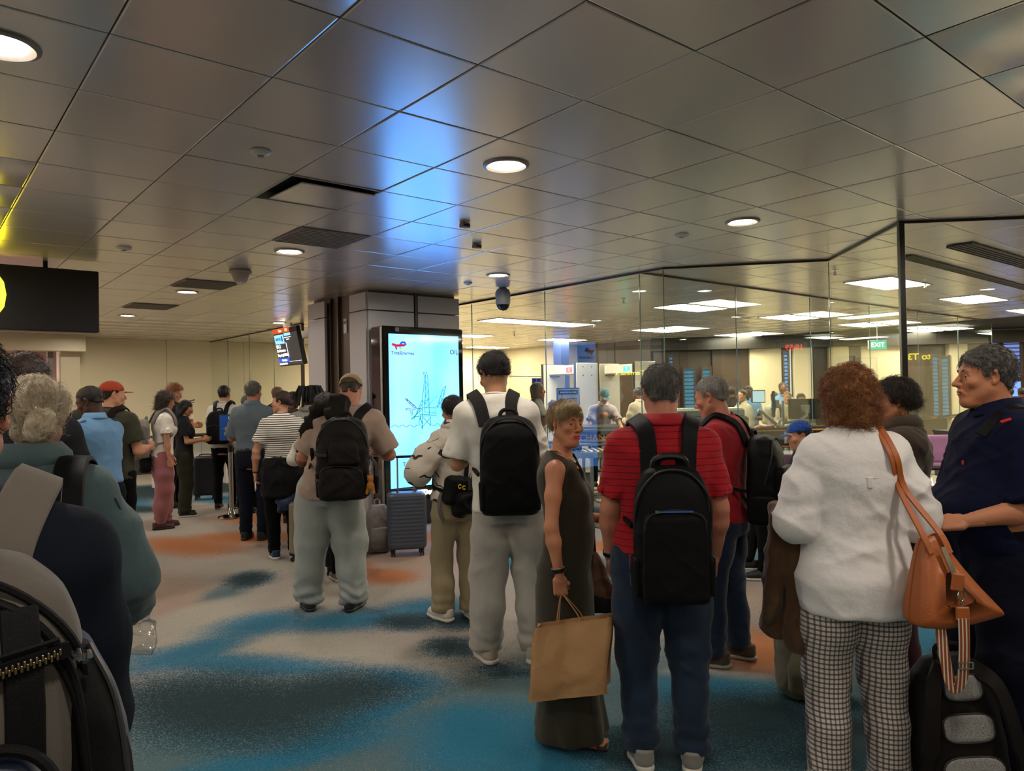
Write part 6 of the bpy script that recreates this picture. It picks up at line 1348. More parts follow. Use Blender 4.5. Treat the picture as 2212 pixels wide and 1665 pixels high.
backpack(P, 'plain black rucksack with padded grey straps on the tall man in white T-shirt', blacknylon, .315, .17, .53, 1.40, cx=-.005, pocket=False, sw=.075, st_m=cloth('strap charcoal', '#2b2a2a', .8), fh=.007, rings=[(0, .92, .8), (.08, 1, .95), (.5, 1, 1), (.78, .97, .95), (.9, .86, .8), (.97, .62, .6), (1, .4, .4)], wr=.006)

# ---------------------------------------------------------------- 4 young woman with the sling bag
P = Person('person with long dark ponytail in patterned pale jacket and khaki trousers by the blue screen', -.42, 5.24, R(30), 1.585, w=.98, fem=True, h=.0095, skin_m=sk_fair, head=(R(4), R(12), 0), arms={'L': dict(u=(-.75, -.05, -1), f=(.55, 1.0, .12), c=.5), 'R': dict(u=(.55, .1, -1), f=(-.6, 1, .1), c=.5)}).set_legs((-.10, .05), (.12, -.02), .25, -.2)
P.body(); jk = NT('scribble jacket'); jk.set(Roughness=.7); w_ = jk.n('TexWave'); w_.wave_type = 'RINGS'; w_.inputs['Scale'].default_value = 2.6; w_.inputs['Distortion'].default_value = 9; w_.inputs['Detail'].default_value = 1.5; w_.inputs['Detail Scale'].default_value = 2.2; jk.l(jk.obj(), w_.inputs[0]); f_ = jk.math('LESS_THAN', w_.outputs['Fac'], .045); f_ = jk.math('MULTIPLY', f_, jk.math('GREATER_THAN', jk.noise(7, 1), .47)); jk.l(jk.mix(f_, rgb('#bdb3a2'), rgb('#17130f')), jk.b.inputs['Base Color']); jk.bump(jk.noise(20, 3), .4, .02); jk = jk.m
P.top(jk, hem=.94, sleeve='long', neck='high', off=.036, wr=.014, seed=3, armoff=.030, name='jacket')
P.trousers(khaki, r=(.102, .096, .086, .088, .094), wr=.010, seed=5, pile=.003, scale=(5, 5, 5)); P.shoes(plain('shoe white', '#d3cdc0', .5), rubber_w, sc=1.12)
P.hair(hr_black, 'pony', n=2600, L=.10, r=.0009, seed=2, lift=.05, curl=.30, vol=.004, extra=dict(drop=.10), dirv=lambda Q: np.stack([0 * Q[:, 0], -.8 + 0 * Q[:, 1], np.where(Q[:, 1] < -.09, -2.5, -.1)], 1), grav=.9)
m = P.mbX(); m.tube(P.hw(np.array([(-.02, -.115, .005), (0, -.122, .0), (.02, -.115, .002)])), .009, 8); m.build('hair_clip', plain('pearl clip', '#cfc7b8', .2, .5), P.root, True)
def sling():
    T = P.thing('sling_bag', 'black sling bag with yellow stripes and a hanging tag on the ponytail woman', 'bag', (.03, -.22, .98)); g = Sdf((-.26, -.34, .82), (.30, -.05, 1.20), .008); g.box((.02, -.19, 1.02), (.20, .06, .11), .05, eul(0, R(8), 0), .02); g.box((.03, -.24, .95), (.13, .05, .08), .035, eul(0, R(-10), 0), .01); g.ell((-.06, -.21, .90), (.07, .05, .07), k=.02); V, F = g.mesh(); T.emit('bag_body', wrinkle(V, F, .012, 4, (8, 8, 8)), F, blacknylon)
    yl = plain('tag yellow', '#c9a227', .5)
    for z in (.912, .934): m = T.mb(); m.box((.06, -.292, z), (.07, .005, .011), Matrix.Rotation(R(-8), 3, 'Y')); m.build('yellow_stripe', yl, T.root)
    m = T.mb(); m.box((.015, -.262, 1.085), (.062, .012, .10), bev=.008); m.build('leather_tag', plain('tag leather', '#23221f', .5), T.root); m = T.mb(); m.tube([(.015 + .014 * cos(t), -.262, 1.15 + .016 * sin(t)) for t in np.linspace(0, 6.28, 12)], .003, 6); m.build('clip_ring', chrome, T.root, True)
    for i in range(2): m = T.mb(); m.tube([(-.085 + i * .035 + .012 * cos(t), -.262, 1.075 - i * .012 + .015 * sin(t)) for t in np.linspace(.5, 5.8, 9)], .004, 5); m.build('yellow_letter', yl, T.root, True)
    m = T.mb(); q = spline([(.02, -.15, 1.10), (.05, -.13, 1.30), (.09, -.06, 1.49), (.06, .10, 1.40), (-.08, .14, 1.20), (-.18, .02, 1.06), (-.14, -.14, 1.02)]); m.ribbon(q, .04, .006, [(p_[0], p_[1] + .0, max(0, p_[2] - 1.35) * 3) for p_ in q]); m.build('strap', blacknylon, T.root, True)
    T = P.thing('bottle_pouch', 'grey speckled strap and pouch hanging at the left hip of the ponytail woman', 'strap', (-.16, -.10, .86)); m = T.mb(); q = spline([(-.165, -.11, 1.02), (-.185, -.10, .95), (-.18, -.11, .86), (-.16, -.12, .80)]); m.ribbon(q, .03, .006, [(-.5, -1, 0)] * len(q)); m.build('webbing', cloth('webbing speck', '#6e6a62', .8, 200), T.root, True)
sling()

# ---------------------------------------------------------------- 5 man in sweatpants with cap and big rucksack
x, y = foot(716, 1316)
P = Person('person in beige T-shirt, pale grey sweatpants and beige cap with a large black rucksack', x, y, R(4), 1.76, w=1.17, h=.009, skin_m=sk_red, head=(R(2), R(24), 0), sway=.15, hfwd=.02, lean=.04, neck=.066, arms={'L': dict(u=(-.50, .12, -1), f=(.45, 1, .05), c=.6), 'R': dict(u=(.40, .1, -1), f=(-.4, 1, 0), c=.6)}).set_legs((-.175, .03), (.165, -.02), .45, -.35)
P.body(); beige = cloth('beige cotton', '#ae9686', .85, 900, None, .35); P.top(beige, hem=.84, neck='crew', off=.026, wr=.012, seed=5, slen=.88, armoff=.014, flare=.04)
P.trousers(sweatg, r=(.118, .112, .105, .105, .100), wr=.016, seed=9, pile=.012, scale=(4, 4, 6), hip=1.03); P.shoes(plain('shoe dark olive', '#23211a', .6), rubber_k, sc=1.0)
P.hair(hr_dkbrown, 'short', n=900, L=.008, r=.0006, seed=3, slope=.55, b0=-.005, vol=-.004); P.cap_hat(cloth('cap beige', '#a8946c', .85), back=True)
T = backpack(P, 'large black rucksack with many pockets on the man in sweatpants', cloth('rucksack black', '#14110f', .6, 500, '#1d1815', .3), .36, .23, .58, 1.44, cx=.15, pocket=(.02, .42, .85), sw=.07, fh=.008, wr=.012, seed=6)
G = T.g; g = Sdf((-.2, G['yc'] - .22, 1.05), (.32, G['yc'] + .02, 1.34), .009); g.loft([(1.12, G['cx'] + .02, G['yc'] - G['b'] * .92, .11, .05), (1.24, G['cx'] + .02, G['yc'] - G['b'] * .9, .10, .045), (1.29, G['cx'] + .02, G['yc'] - G['b'] * .8, .07, .03)], p=3); V, F = g.mesh(); T.emit('upper_pocket', wrinkle(V, F, .01, 2), F, cloth('rucksack black', '#14110f', .6))
for dz in (.16, .34): m = T.mb(); q = spline([(G['cx'] - G['a'] - .003, G['yc'] + .04, G['zb'] + dz), (G['cx'] - G['a'] * .98, G['yc'] - G['b'] * .9, G['zb'] + dz - .01), (G['cx'] - G['a'] * .5, G['yc'] - G['b'] * 1.28, G['zb'] + dz - .015)]); m.ribbon(q, .022, .004, [(p_[0] - G['cx'], p_[1] - G['yc'], 0) for p_ in q]); m.build('compression_strap', rubber_k, T.root, True)
m = T.mb(); q = spline([(G['cx'] + G['a'], G['yc'] + .02, G['zb'] + .30), (G['cx'] + G['a'] + .05, G['yc'] - .03, G['zb'] + .25), (G['cx'] + G['a'] + .06, G['yc'] - .05, G['zb'] + .16)]); m.ribbon(q, .03, .004, [(1, -1, 0)] * len(q)); m.build('loose_strap', rubber_k, T.root, True)
T2 = P.thing('plush_charm', 'small orange plush charm hanging on the right side of the large rucksack', 'charm', (G['cx'] + G['a'] + .02, G['yc'] - .10, G['zb'] + .06)); g = Sdf((.15, -.6, .7), (.45, 0, 1.15), .006); c = np.array([G['cx'] + G['a'] + .02, G['yc'] - .10, G['zb'] + .10])
g.ell(c, (.028, .024, .034), k=.01); g.ell(c + [0, 0, .05], (.022, .022, .022), k=.01)
for sx in (-1, 1): g.cap(c + [sx * .02, 0, -.02], c + [sx * .026, -.01, -.05], .010, k=.01); g.ell(c + [sx * .016, 0, .072], (.008, .006, .01), k=.005)
V, F = g.mesh(); T2.emit('plush', V, F, cloth('plush orange', '#b9772a', .95)); m = T2.mb(); m.tube([c + [0, 0, .07], c + [-.005, .02, .14]], .003, 6); m.build('cord', plain('cord tan', '#c9975a', .5), T2.root, True)
T = P.thing('draped_jacket', 'dark grey jacket thrown over the left shoulder of the man in sweatpants', 'jacket', (-.1, -.05, 1.4)); g = Sdf((-.42, -.40, .60), (.16, .25, 1.62), .009)
lx = P.lx(1.42) + .02; g.chain([(lx - .30, .02, 1.34), (lx - .22, -.02, 1.49), (lx - .08, -.08, 1.53), (lx + .04, -.14, 1.50)], [.055, .062, .066, .055], .04); g.chain([(lx - .30, .03, 1.36), (lx - .34, .02, 1.24)], [.06, .035], .03); g.chain([(lx - .02, -.15, 1.48), (lx - .06, -.21, 1.30), (lx - .14, -.22, 1.12)], [.055, .050, .02], .04); g.chain([(lx - .10, -.16, 1.46), (lx - .02, -.20, 1.42)], [.05, .045], .03); g.ell((lx - .02, -.24, 1.44), (.028, .04, .045), k=.01, op='s')
V, F = g.mesh(); T.emit('cloth', wrinkle(V, F, .026, 6, (7, 7, 7)), F, cloth('jacket charcoal', '#1f1b17', .8)); m = T.mb(); q = spline([(lx - .26, -.10, 1.2), (lx - .29, .02, 1.0), (lx - .31, .04, .8), (lx - .32, .05, .55)]); m.ribbon(q, [.06] * 8 + [.10] * (len(q) - 8), .016, [(-1, -.4, 0)] * len(q)); m.build('sleeve', cloth('jacket charcoal', '#1f1b17', .8), T.root, True)

# ---------------------------------------------------------------- 6 woman in the white shirt
P = Person('person with bushy red brown hair in a white shirt and checked trousers, seen from behind', 1.335, 2.90, R(-2), 1.665, w=1.08, fem=True, h=.0075, skin_m=sk_fair, head=(R(4), R(6), 0), shw=.158, deep=1.1, arms={'L': dict(u=(-.30, -.02, -1), f=(.25, 1, -.1), c=.5), 'R': dict(u=(.36, -.02, -1), f=(-.1, 1, .0), c=.5)})
P.set_legs((-.12, .0), (.12, .0), .1, -.1); P.body()
P.top(shirt_white, hem=.765, sleeve=.35, neck='collar', off=.026, wr=.017, seed=14, armoff=.016, waist=1.16, hip=1.08, scale=(4, 4, 9)); ys = P.surf(1.30, 0, -1, .034)
m = P.mbX(); q = [(xx, P.surf(1.335, xx, -1, .030) - .001, 1.335 - .012 * (1 - (xx / .16) ** 2)) for xx in np.linspace(-.16, .16, 15)]; m.tube(q, .0022, 5); m.build('yoke_seam', shirt_white, P.root, True); m = P.mbX(); m.box((0, P.surf(1.31, 0, -1, .034), 1.305), (.022, .008, .045), bev=.003); m.build('pleat', shirt_white, P.root)
ck = NT('checked trousers'); ck.set(Roughness=.85); s_ = ck.n('SeparateXYZ'); ck.l(ck.obj(), s_.inputs[0])
def band(o_, p_, w_, ph=0.): return ck.math('LESS_THAN', ck.math('FRACT', ck.math('ADD', ck.math('DIVIDE', o_, p_), ph)), w_)
wob = ck.math('MULTIPLY', ck.noise(4, 2), .004); zz = ck.math('ADD', s_.outputs[2], wob); xx = ck.math('ADD', s_.outputs[0], ck.math('MULTIPLY', ck.noise(3, 1), .006))
v = ck.mix(.0, rgb('#c3bab2'), rgb('#c3bab2')); a_ = ck.mix(ck.math('MULTIPLY', band(zz, .0190, .36), .78), v, rgb('#2b201b')); a_ = ck.mix(ck.math('MULTIPLY', band(xx, .0165, .36), .70), a_, rgb('#2b201b')); ck.l(a_, ck.b.inputs['Base Color']); ck = ck.m
P.trousers(ck, r=(.108, .100, .084, .080, .082), wr=.010, seed=3, hip=1.03, scale=(5, 5, 6)); P.shoes(plain('shoe tan', '#8a7458', .6), rubber_g)
P.hair(hr_brown, 'curly', n=7000, L=.05, r=.0008, seed=8, lift=.35, curl=.95, vol=.016, extra=dict(drop=.012), bump=.008, grav=.3, fine=.006)
def tote():
    tan = NT('tan leather'); tan.set(Roughness=.42, Specular_IOR_Level=.5); tan.l(tan.mix(tan.noise(5, 4), rgb('#b4622a'), rgb('#94491a')), tan.b.inputs['Base Color']); tan.bump(tan.math('ADD', tan.noise(160, 2), tan.noise(9, 3)), .25, .006); tan = tan.m
    T = P.thing('tote_bag', 'large tan leather tote bag on the right shoulder of the white shirted woman', 'bag', (.24, -.24, .78)); yb_ = -.27; S = P.S[1]
    out = [(.135, 1.105), (.20, 1.12), (.235, 1.06), (.30, .97), (.37, .885), (.405, .838), (.385, .822), (.30, .795), (.20, .782), (.10, .785), (.085, .83), (.10, .95), (.12, 1.06)]
    A = np.array(out); c0 = A.mean(0); V = []; F = []; n = 60; P_ = [np.array(q) for q in spline([tuple(a) + (0,) for a in out] + [tuple(out[0]) + (0,)], 5)][:-1]; n = len(P_); prof = ((0, 1.0), (.035, .985), (.062, .90), (.075, .70), (.080, .35))
    for sg in (-1, 1):
        for (d, sc) in prof if sg > 0 else prof[1:]:
            for q in P_:
                x_, z_ = c0[0] + (q[0] - c0[0]) * sc, c0[1] + (q[1] - c0[1]) * sc; thick = .45 + .75 * np.clip((1.12 - z_) / .33, 0, 1); V.append((x_, yb_ + sg * d * thick * 1.15 + .02 * sin(x_ * 23 + z_ * 9) * (sc < .95) * .4, z_))
    R0 = [list(range(k * n, (k + 1) * n)) for k in range(9)]
    def bridge(a, b, fl):
        for i in range(n): q = (a[i], a[(i + 1) % n], b[(i + 1) % n], b[i]); F.append(q[::-1] if fl else q)
    neg, pos = R0[:4], R0[4:]; seq = pos
    bridge(pos[0], pos[1], False); bridge(pos[1], pos[2], False); bridge(pos[2], pos[3], False); bridge(pos[3], pos[4], False); bridge(pos[0], neg[0], True); bridge(neg[0], neg[1], True); bridge(neg[1], neg[2], True); bridge(neg[2], neg[3], True); F.append(tuple(neg[3])); F.append(tuple(pos[4][::-1])); T.emit('bag_body', V, F, tan)
    m = T.mb(); m.tube([(q[0], yb_ - .002, q[1]) for q in P_] + [(P_[0][0], yb_ - .002, P_[0][1])], .004, 6); m.build('edge_seam', tan, T.root, True)
    sy = lambda z, x: P.surf(z, x, -1, .040)
    for dx, x2 in ((0, .150), (.035, .215)):
        m = T.mb(); q = spline([(x2, yb_ - .05, 1.06), (x2 - .02, yb_ - .02, 1.13), (.115 + dx * .6, sy(1.28, .12) - .012, 1.28), (.085 + dx * .5, sy(1.40, .09) - .012, 1.41), (.072 + dx * .6, P.ly(1.45) - .03, 1.525), (.080 + dx * .6, P.ly(1.45) + .06, 1.48), (.10 + dx, .12, 1.36)], 5); m.ribbon(q, .026, .006, [(.15, -1, .25 + max(0, p_[2] - 1.38) * 9) for p_ in q]); m.build('handle', tan, T.root, True)
    m = T.mb(); q = spline([(.185, yb_ - .060, 1.085), (.200, yb_ - .075, 1.03), (.212, yb_ - .085, .985)]); m.ribbon(q, .020, .003, [(0, -1, .3)] * len(q)); m.build('zip', zipm, T.root, True); m = T.mb(); m.box((.215, yb_ - .098, .965), (.045, .012, .065), Matrix.Rotation(R(8), 3, 'Y'), bev=.006); m.build('zip_tab', tan, T.root)
    m = T.mb(); m.tube([(.222 + .012 * cos(t), yb_ - .108, .918 + .018 * sin(t)) for t in np.linspace(0, 6.28, 14)], .003, 6); m.tube([(.222, yb_ - .108, .90), (.222, yb_ - .108, .875)], .004, 6); m.build('snap_hook', chrome, T.root, True); m = T.mb(); m.box((.222, yb_ - .112, .855), (.048, .012, .05), bev=.004); m.build('strap_tab', tan, T.root)
    wb = striped('woven strap', '#8f4a22', '#cfc6b4', .0125, .36, axis=0, wob=0.0); m = T.mb(); q = spline([(.222, yb_ - .118, .84), (.222, yb_ - .118, .74), (.220, yb_ - .110, .64), (.205, yb_ - .10, .585), (.185, yb_ - .09, .60), (.168, yb_ - .085, .70), (.155, yb_ - .08, .82)]); m.ribbon(q, .040, .003, [(0, -1, 0)] * len(q)); m.build('woven_strap', wb, T.root, True); m = T.mb()
    for (a_, b_) in (((.196, .662), (.248, .662)), ((.196, .684), (.248, .684)), ((.196, .662), (.196, .684)), ((.248, .662), (.248, .684))): m.tube([(a_[0], yb_ - .124, a_[1]), (b_[0], yb_ - .124, b_[1])], .003, 6)
    m.build('buckle', chrome, T.root, True)
tote()
T = P.thing('coat', 'brown coat draped over the left forearm of the white shirted woman', 'coat', (-.33, .12, .60)); g = Sdf((-.48, -.12, .55), (-.12, .38, 1.18), .0085)
E_, W_ = P.arms[-1]['E'], P.arms[-1]['W']; c = E_ * .55 + W_ * .45; c[0] -= .02; g.chain([c + [.01, -.05, .01], c + [-.005, .06, .03]], [.065, .060], .03)
for (dx, dy, z1, r0, r1) in ((-.03, .05, .66, .055, .055), (.02, -.03, .62, .05, .06), (-.06, .0, .72, .035, .03), (.05, .03, .64, .04, .05)): g.chain([c + [dx * .5, dy, 0], (c[0] + dx, c[1] + dy, .9), (c[0] + dx * 1.5, c[1] + dy, z1)], [.05, r0, r1], .02, flat=(0, 1, 0), f=.8)
V, F = g.mesh(); V = wrinkle(V, F, .022, 7, (9, 9, 2.2)); T.emit('cloth', V, F, cloth('coat brown', '#4a3322', .85, 700, '#5a4028'))
# ---------------------------------------------------------------- 7 the man in the navy polo
P = Person('person with dark grey wavy hair in a navy polo shirt and dark trousers facing left', 2.0, 3.06, R(84), 1.745, w=1.16, h=.008, skin_m=sk_tan, belly=.09, head=(R(-4), R(2), 0), hfwd=.02, neck=.064, lean=-.01,
    arms={'L': dict(u=(-.12, .02, -1), f=(.10, 1, -.22), h=(.2, 1, -.1), n=(-.6, 0, .8), c=.8, t=.5), 'R': dict(u=(.10, .15, -1), f=(-.12, 1, -.1), n=(.6, 0, .8), c=.8)}).set_legs((-.12, -.02), (.12, .03), .15, -.15)
P.gaze = tuple(P.HR @ np.array([0, 1, -.1])); P.body(lips=lip, old=1, nose=1.15, fine=.0042, brow=plain('brow dark', '#3a281c', .8)); nvp = cloth('navy pique', '#0e1330', .85, 600)
P.top(nvp, hem=.84, neck='polo', off=.024, wr=.012, seed=21, slen=.92, armoff=.016); P.trousers(cloth('trousers midnight', '#0d1020', .8), r=(.118, .108, .092, .084, .082), wr=.010, seed=6, hip=1.05); P.shoes(blackm, rubber_k)
P.hair(hr_salt, 'short', n=3800, L=.032, r=.0008, seed=5, lift=.12, curl=.45, slope=.56, b0=-.008, vol=.003, fore=.074, bump=.006, extra=dict(scale=(34, 26, 26)))
m = P.mbX(); q = [(P.S[-1][0] - .010 + .02 * 0, P.S[-1][1] + .0 + t, P.S[-1][2] + .072 - 1.2 * t * t - .1 * t) for t in np.linspace(-.05, .10, 8)]; m.ribbon(q, .014, .004, [(-.5, 0, 1)] * 8); m.build('red_piping', plain('piping red', '#b0141f', .6), P.root, True)
m = P.mbX(); m.box((-.07, P.surf(1.28, .07, 1, .030), 1.285), (.012, .006, .018), bev=.002); m.build('chest_emblem', plain('piping red', '#b0141f', .6), P.root)
T = P.thing('sling_strap', 'black shoulder strap over the navy polo sleeve', 'strap', (-.1, 0, 1.3)); m = T.mb(); q = spline([(-.06, -.20, 1.10), (-.09, -.17, 1.28), (-.13, -.06, 1.495), (-.135, .03, 1.485), (-.13, .11, 1.40)]); m.ribbon(q, .06, .008, [(p_[0], p_[1] * 1.0, max(0, p_[2] - 1.3) * 3) for p_ in q]); m.build('webbing', blacknylon, T.root, True)
# black rucksack with grey back pads standing on the floor by his feet
def floor_pack():
    e = empty('backpack', (1.70, 2.80, 0), R(-6), 'black rucksack with three grey padded panels standing on the floor at right', 'backpack'); mt = cloth('rucksack black', '#14110f', .6)
    e.scale = (.93, .93, 1.13); tilt = eul(R(-10), R(-4), 0); g = Sdf((-.26, -.24, -.02), (.26, .22, .60), .0065); g.loft([(.012, 0, .02, .165, .085), (.06, 0, .02, .18, .10), (.28, 0, .02, .172, .10), (.42, 0, .02, .145, .085), (.49, 0, .02, .08, .05)], p=2.8); V, F = g.mesh(); V = wrinkle(V, F, .007, 5, (7, 7, 8)) @ tilt.T; V[:, 2] = np.maximum(V[:, 2], .002); raw('shell', V, F, mt, e)
    pad = NT('pad mesh grey'); pad.set(Roughness=.9); ww = pad.n('TexVoronoi'); ww.inputs['Scale'].default_value = 190; pad.l(pad.obj(), ww.inputs['Vector']); pad.l(pad.mix(ww.outputs['Distance'], rgb('#9a9894'), rgb('#6d6b69')), pad.b.inputs['Base Color']); pad.bump(ww.outputs['Distance'], .5, .004); pad = pad.m
    for z, hx, hz in ((.395, .075, .042), (.265, .098, .046), (.11, .118, .066)):
        g = Sdf((-.16, -.14, z - .1), (.16, 0, z + .1), .006); g.box((.01, -.083, z), (hx, .014, hz), .013, k=.01); g.put((-.16, -.14, z - .1), (.16, 0, z + .1), lambda X, Y, Z: (np.abs(X - .01) / hx) ** 4 + (np.abs(Z - z) / hz) ** 4 - 1 + 0 * Y if False else (((np.abs(X - .01) / hx) ** 3 + (np.abs(Z - z) / hz) ** 3) ** (1 / 3) - 1) * -min(hx, hz) + 0 * Y, .004, 's') ; V, F = g.mesh(); raw('back_pad', V @ tilt.T, F, pad, e)
        m = MB(); q = [tilt @ np.array([.01 + hx * np.sign(cos(t)) * abs(cos(t)) ** .6, -.090, z + hz * np.sign(sin(t)) * abs(sin(t)) ** .6]) for t in np.linspace(0, 2 * pi, 32)]; m.tube(q, .0035, 5); m.build('pad_piping', rubber_k, e, True)
    for sx in (-1, 1): m = MB(); q = [tilt @ np.array(v) for v in spline([(sx * .06, -.06, .46), (sx * .12, -.13, .40), (sx * .155, -.14, .26), (sx * .175, -.10, .12), (sx * .175, -.04, .05)])]; m.ribbon(q, [.06] * 15 + [.03] * 10, .012, [(sx * .3, -1, 0)] * 25); m.build('shoulder_strap', mt, e, True)
    m = MB(); q = [tilt @ np.array(v) for v in spline([(-.05, -.02, .475), (-.045, -.03, .525), (.045, -.03, .525), (.05, -.02, .475)])]; m.tube(q, .010, 8); m.build('grab_handle', mt, e, True)
    m = MB(); m.tube(spline([(-.17, -.04, .10), (-.235, -.05, .07), (-.25, -.06, .02), (-.16, -.10, .012), (.05, -.17, .012)]), .008, 6); m.build('loose_strap', rubber_k, e, True)
floor_pack()
# ---------------------------------------------------------------- 8 woman in the brown jacket behind them
P = Person('person with dark curly hair, hoop earring and brown hooded jacket behind the white shirt', 1.99, 3.78, R(66), 1.625, w=1.05, fem=True, h=.010, skin_m=sk_tan, head=(R(8), R(8), 0), arms={'L': dict(u=(-.2, .2, -1), f=(.3, 1, .2)), 'R': dict(u=(.2, .2, -1), f=(-.3, 1, .2))}).set_legs((-.1, 0), (.1, .02))
P.body(); jb = cloth('jacket brown', '#4b3d2f', .8, 600); P.top(jb, hem=.80, sleeve='long', neck='hood', off=.034, wr=.014, seed=3, armoff=.018, name='jacket'); P.trousers(cloth('maroon cotton', '#4c2230', .85), r=(.105, .095, .078, .068, .066), wr=.009, seed=3); P.shoes(plain('shoe taupe', '#6e5a44', .7), rubber_g)
P.hair(hairmat('hair black grey streaks', '#15100d', '#4c4238'), 'short', n=3500, L=.06, r=.0008, seed=5, lift=.25, curl=.6, slope=.40, b0=-.01, vol=.016, bump=.008, extra=dict(ell=[((0, -.10, -.01), (.05, .045, .05))]))
for sd in (-1, 1): m = P.mbX(); m.tube(P.hw(np.array([(sd * .080, -.012 + .020 * cos(t), -.062 + .026 * sin(t)) for t in np.linspace(0, 6.28, 16)]) * P.hs), .0018, 6); m.tube(P.hw(np.array([(sd * .080, -.012 + .010 * cos(t), -.066 + .013 * sin(t)) for t in np.linspace(0, 6.28, 12)]) * P.hs), .0015, 6); m.build('earring', plain('gold', '#c9a456', .25, 1), P.root, True)
# ---------------------------------------------------------------- 9 second man in red
P = Person('person in plain red shirt and jeans with a large black rucksack, behind the striped polo', 1.23, 4.32, R(58), 1.665, w=1.10, h=.0095, skin_m=sk_red, belly=.03, head=(R(0), R(20), 0), hfwd=.03, arms={'L': dict(u=(-.15, .15, -1), f=(.3, 1, 0)), 'R': dict(u=(.15, .1, -1), f=(-.3, 1, 0))}).set_legs((-.11, .05), (.11, -.05), .2, -.1)
P.body(old=1); P.top(cloth('plain red', '#a31420', .8), hem=.88, neck='crew', off=.018, wr=.010, seed=6, slen=.85, armoff=.01); P.trousers(jeans, r=(.102, .094, .078, .072, .070), wr=.010, seed=5, pile=.003); P.shoes(cloth('shoe olive', '#4c4030', .8), rubber_g, sc=1.05)
P.hair(hr_grey, 'short', n=2500, L=.022, r=.0007, seed=5, lift=.25, slope=.55, b0=-.006, vol=-.001)
T = backpack(P, 'large black rucksack with tan piping on the man in plain red shirt', blacknylon, .31, .21, .52, 1.40, pocket=(.04, .66, .86), wr=.006, fh=.008, sw=.05); G = T.g; m = T.mb(); q = spline([(G['a'] * .6, G['yc'] - G['b'] * 1.28, G['zb'] + .32), (G['a'] * .78, G['yc'] - G['b'] * 1.2, G['zb'] + .22), (G['a'] * .55, G['yc'] - G['b'] * 1.3, G['zb'] + .08)]); m.tube(q, .006, 6); m.build('tan_piping', plain('piping tan', '#7a4e26', .6), T.root, True)
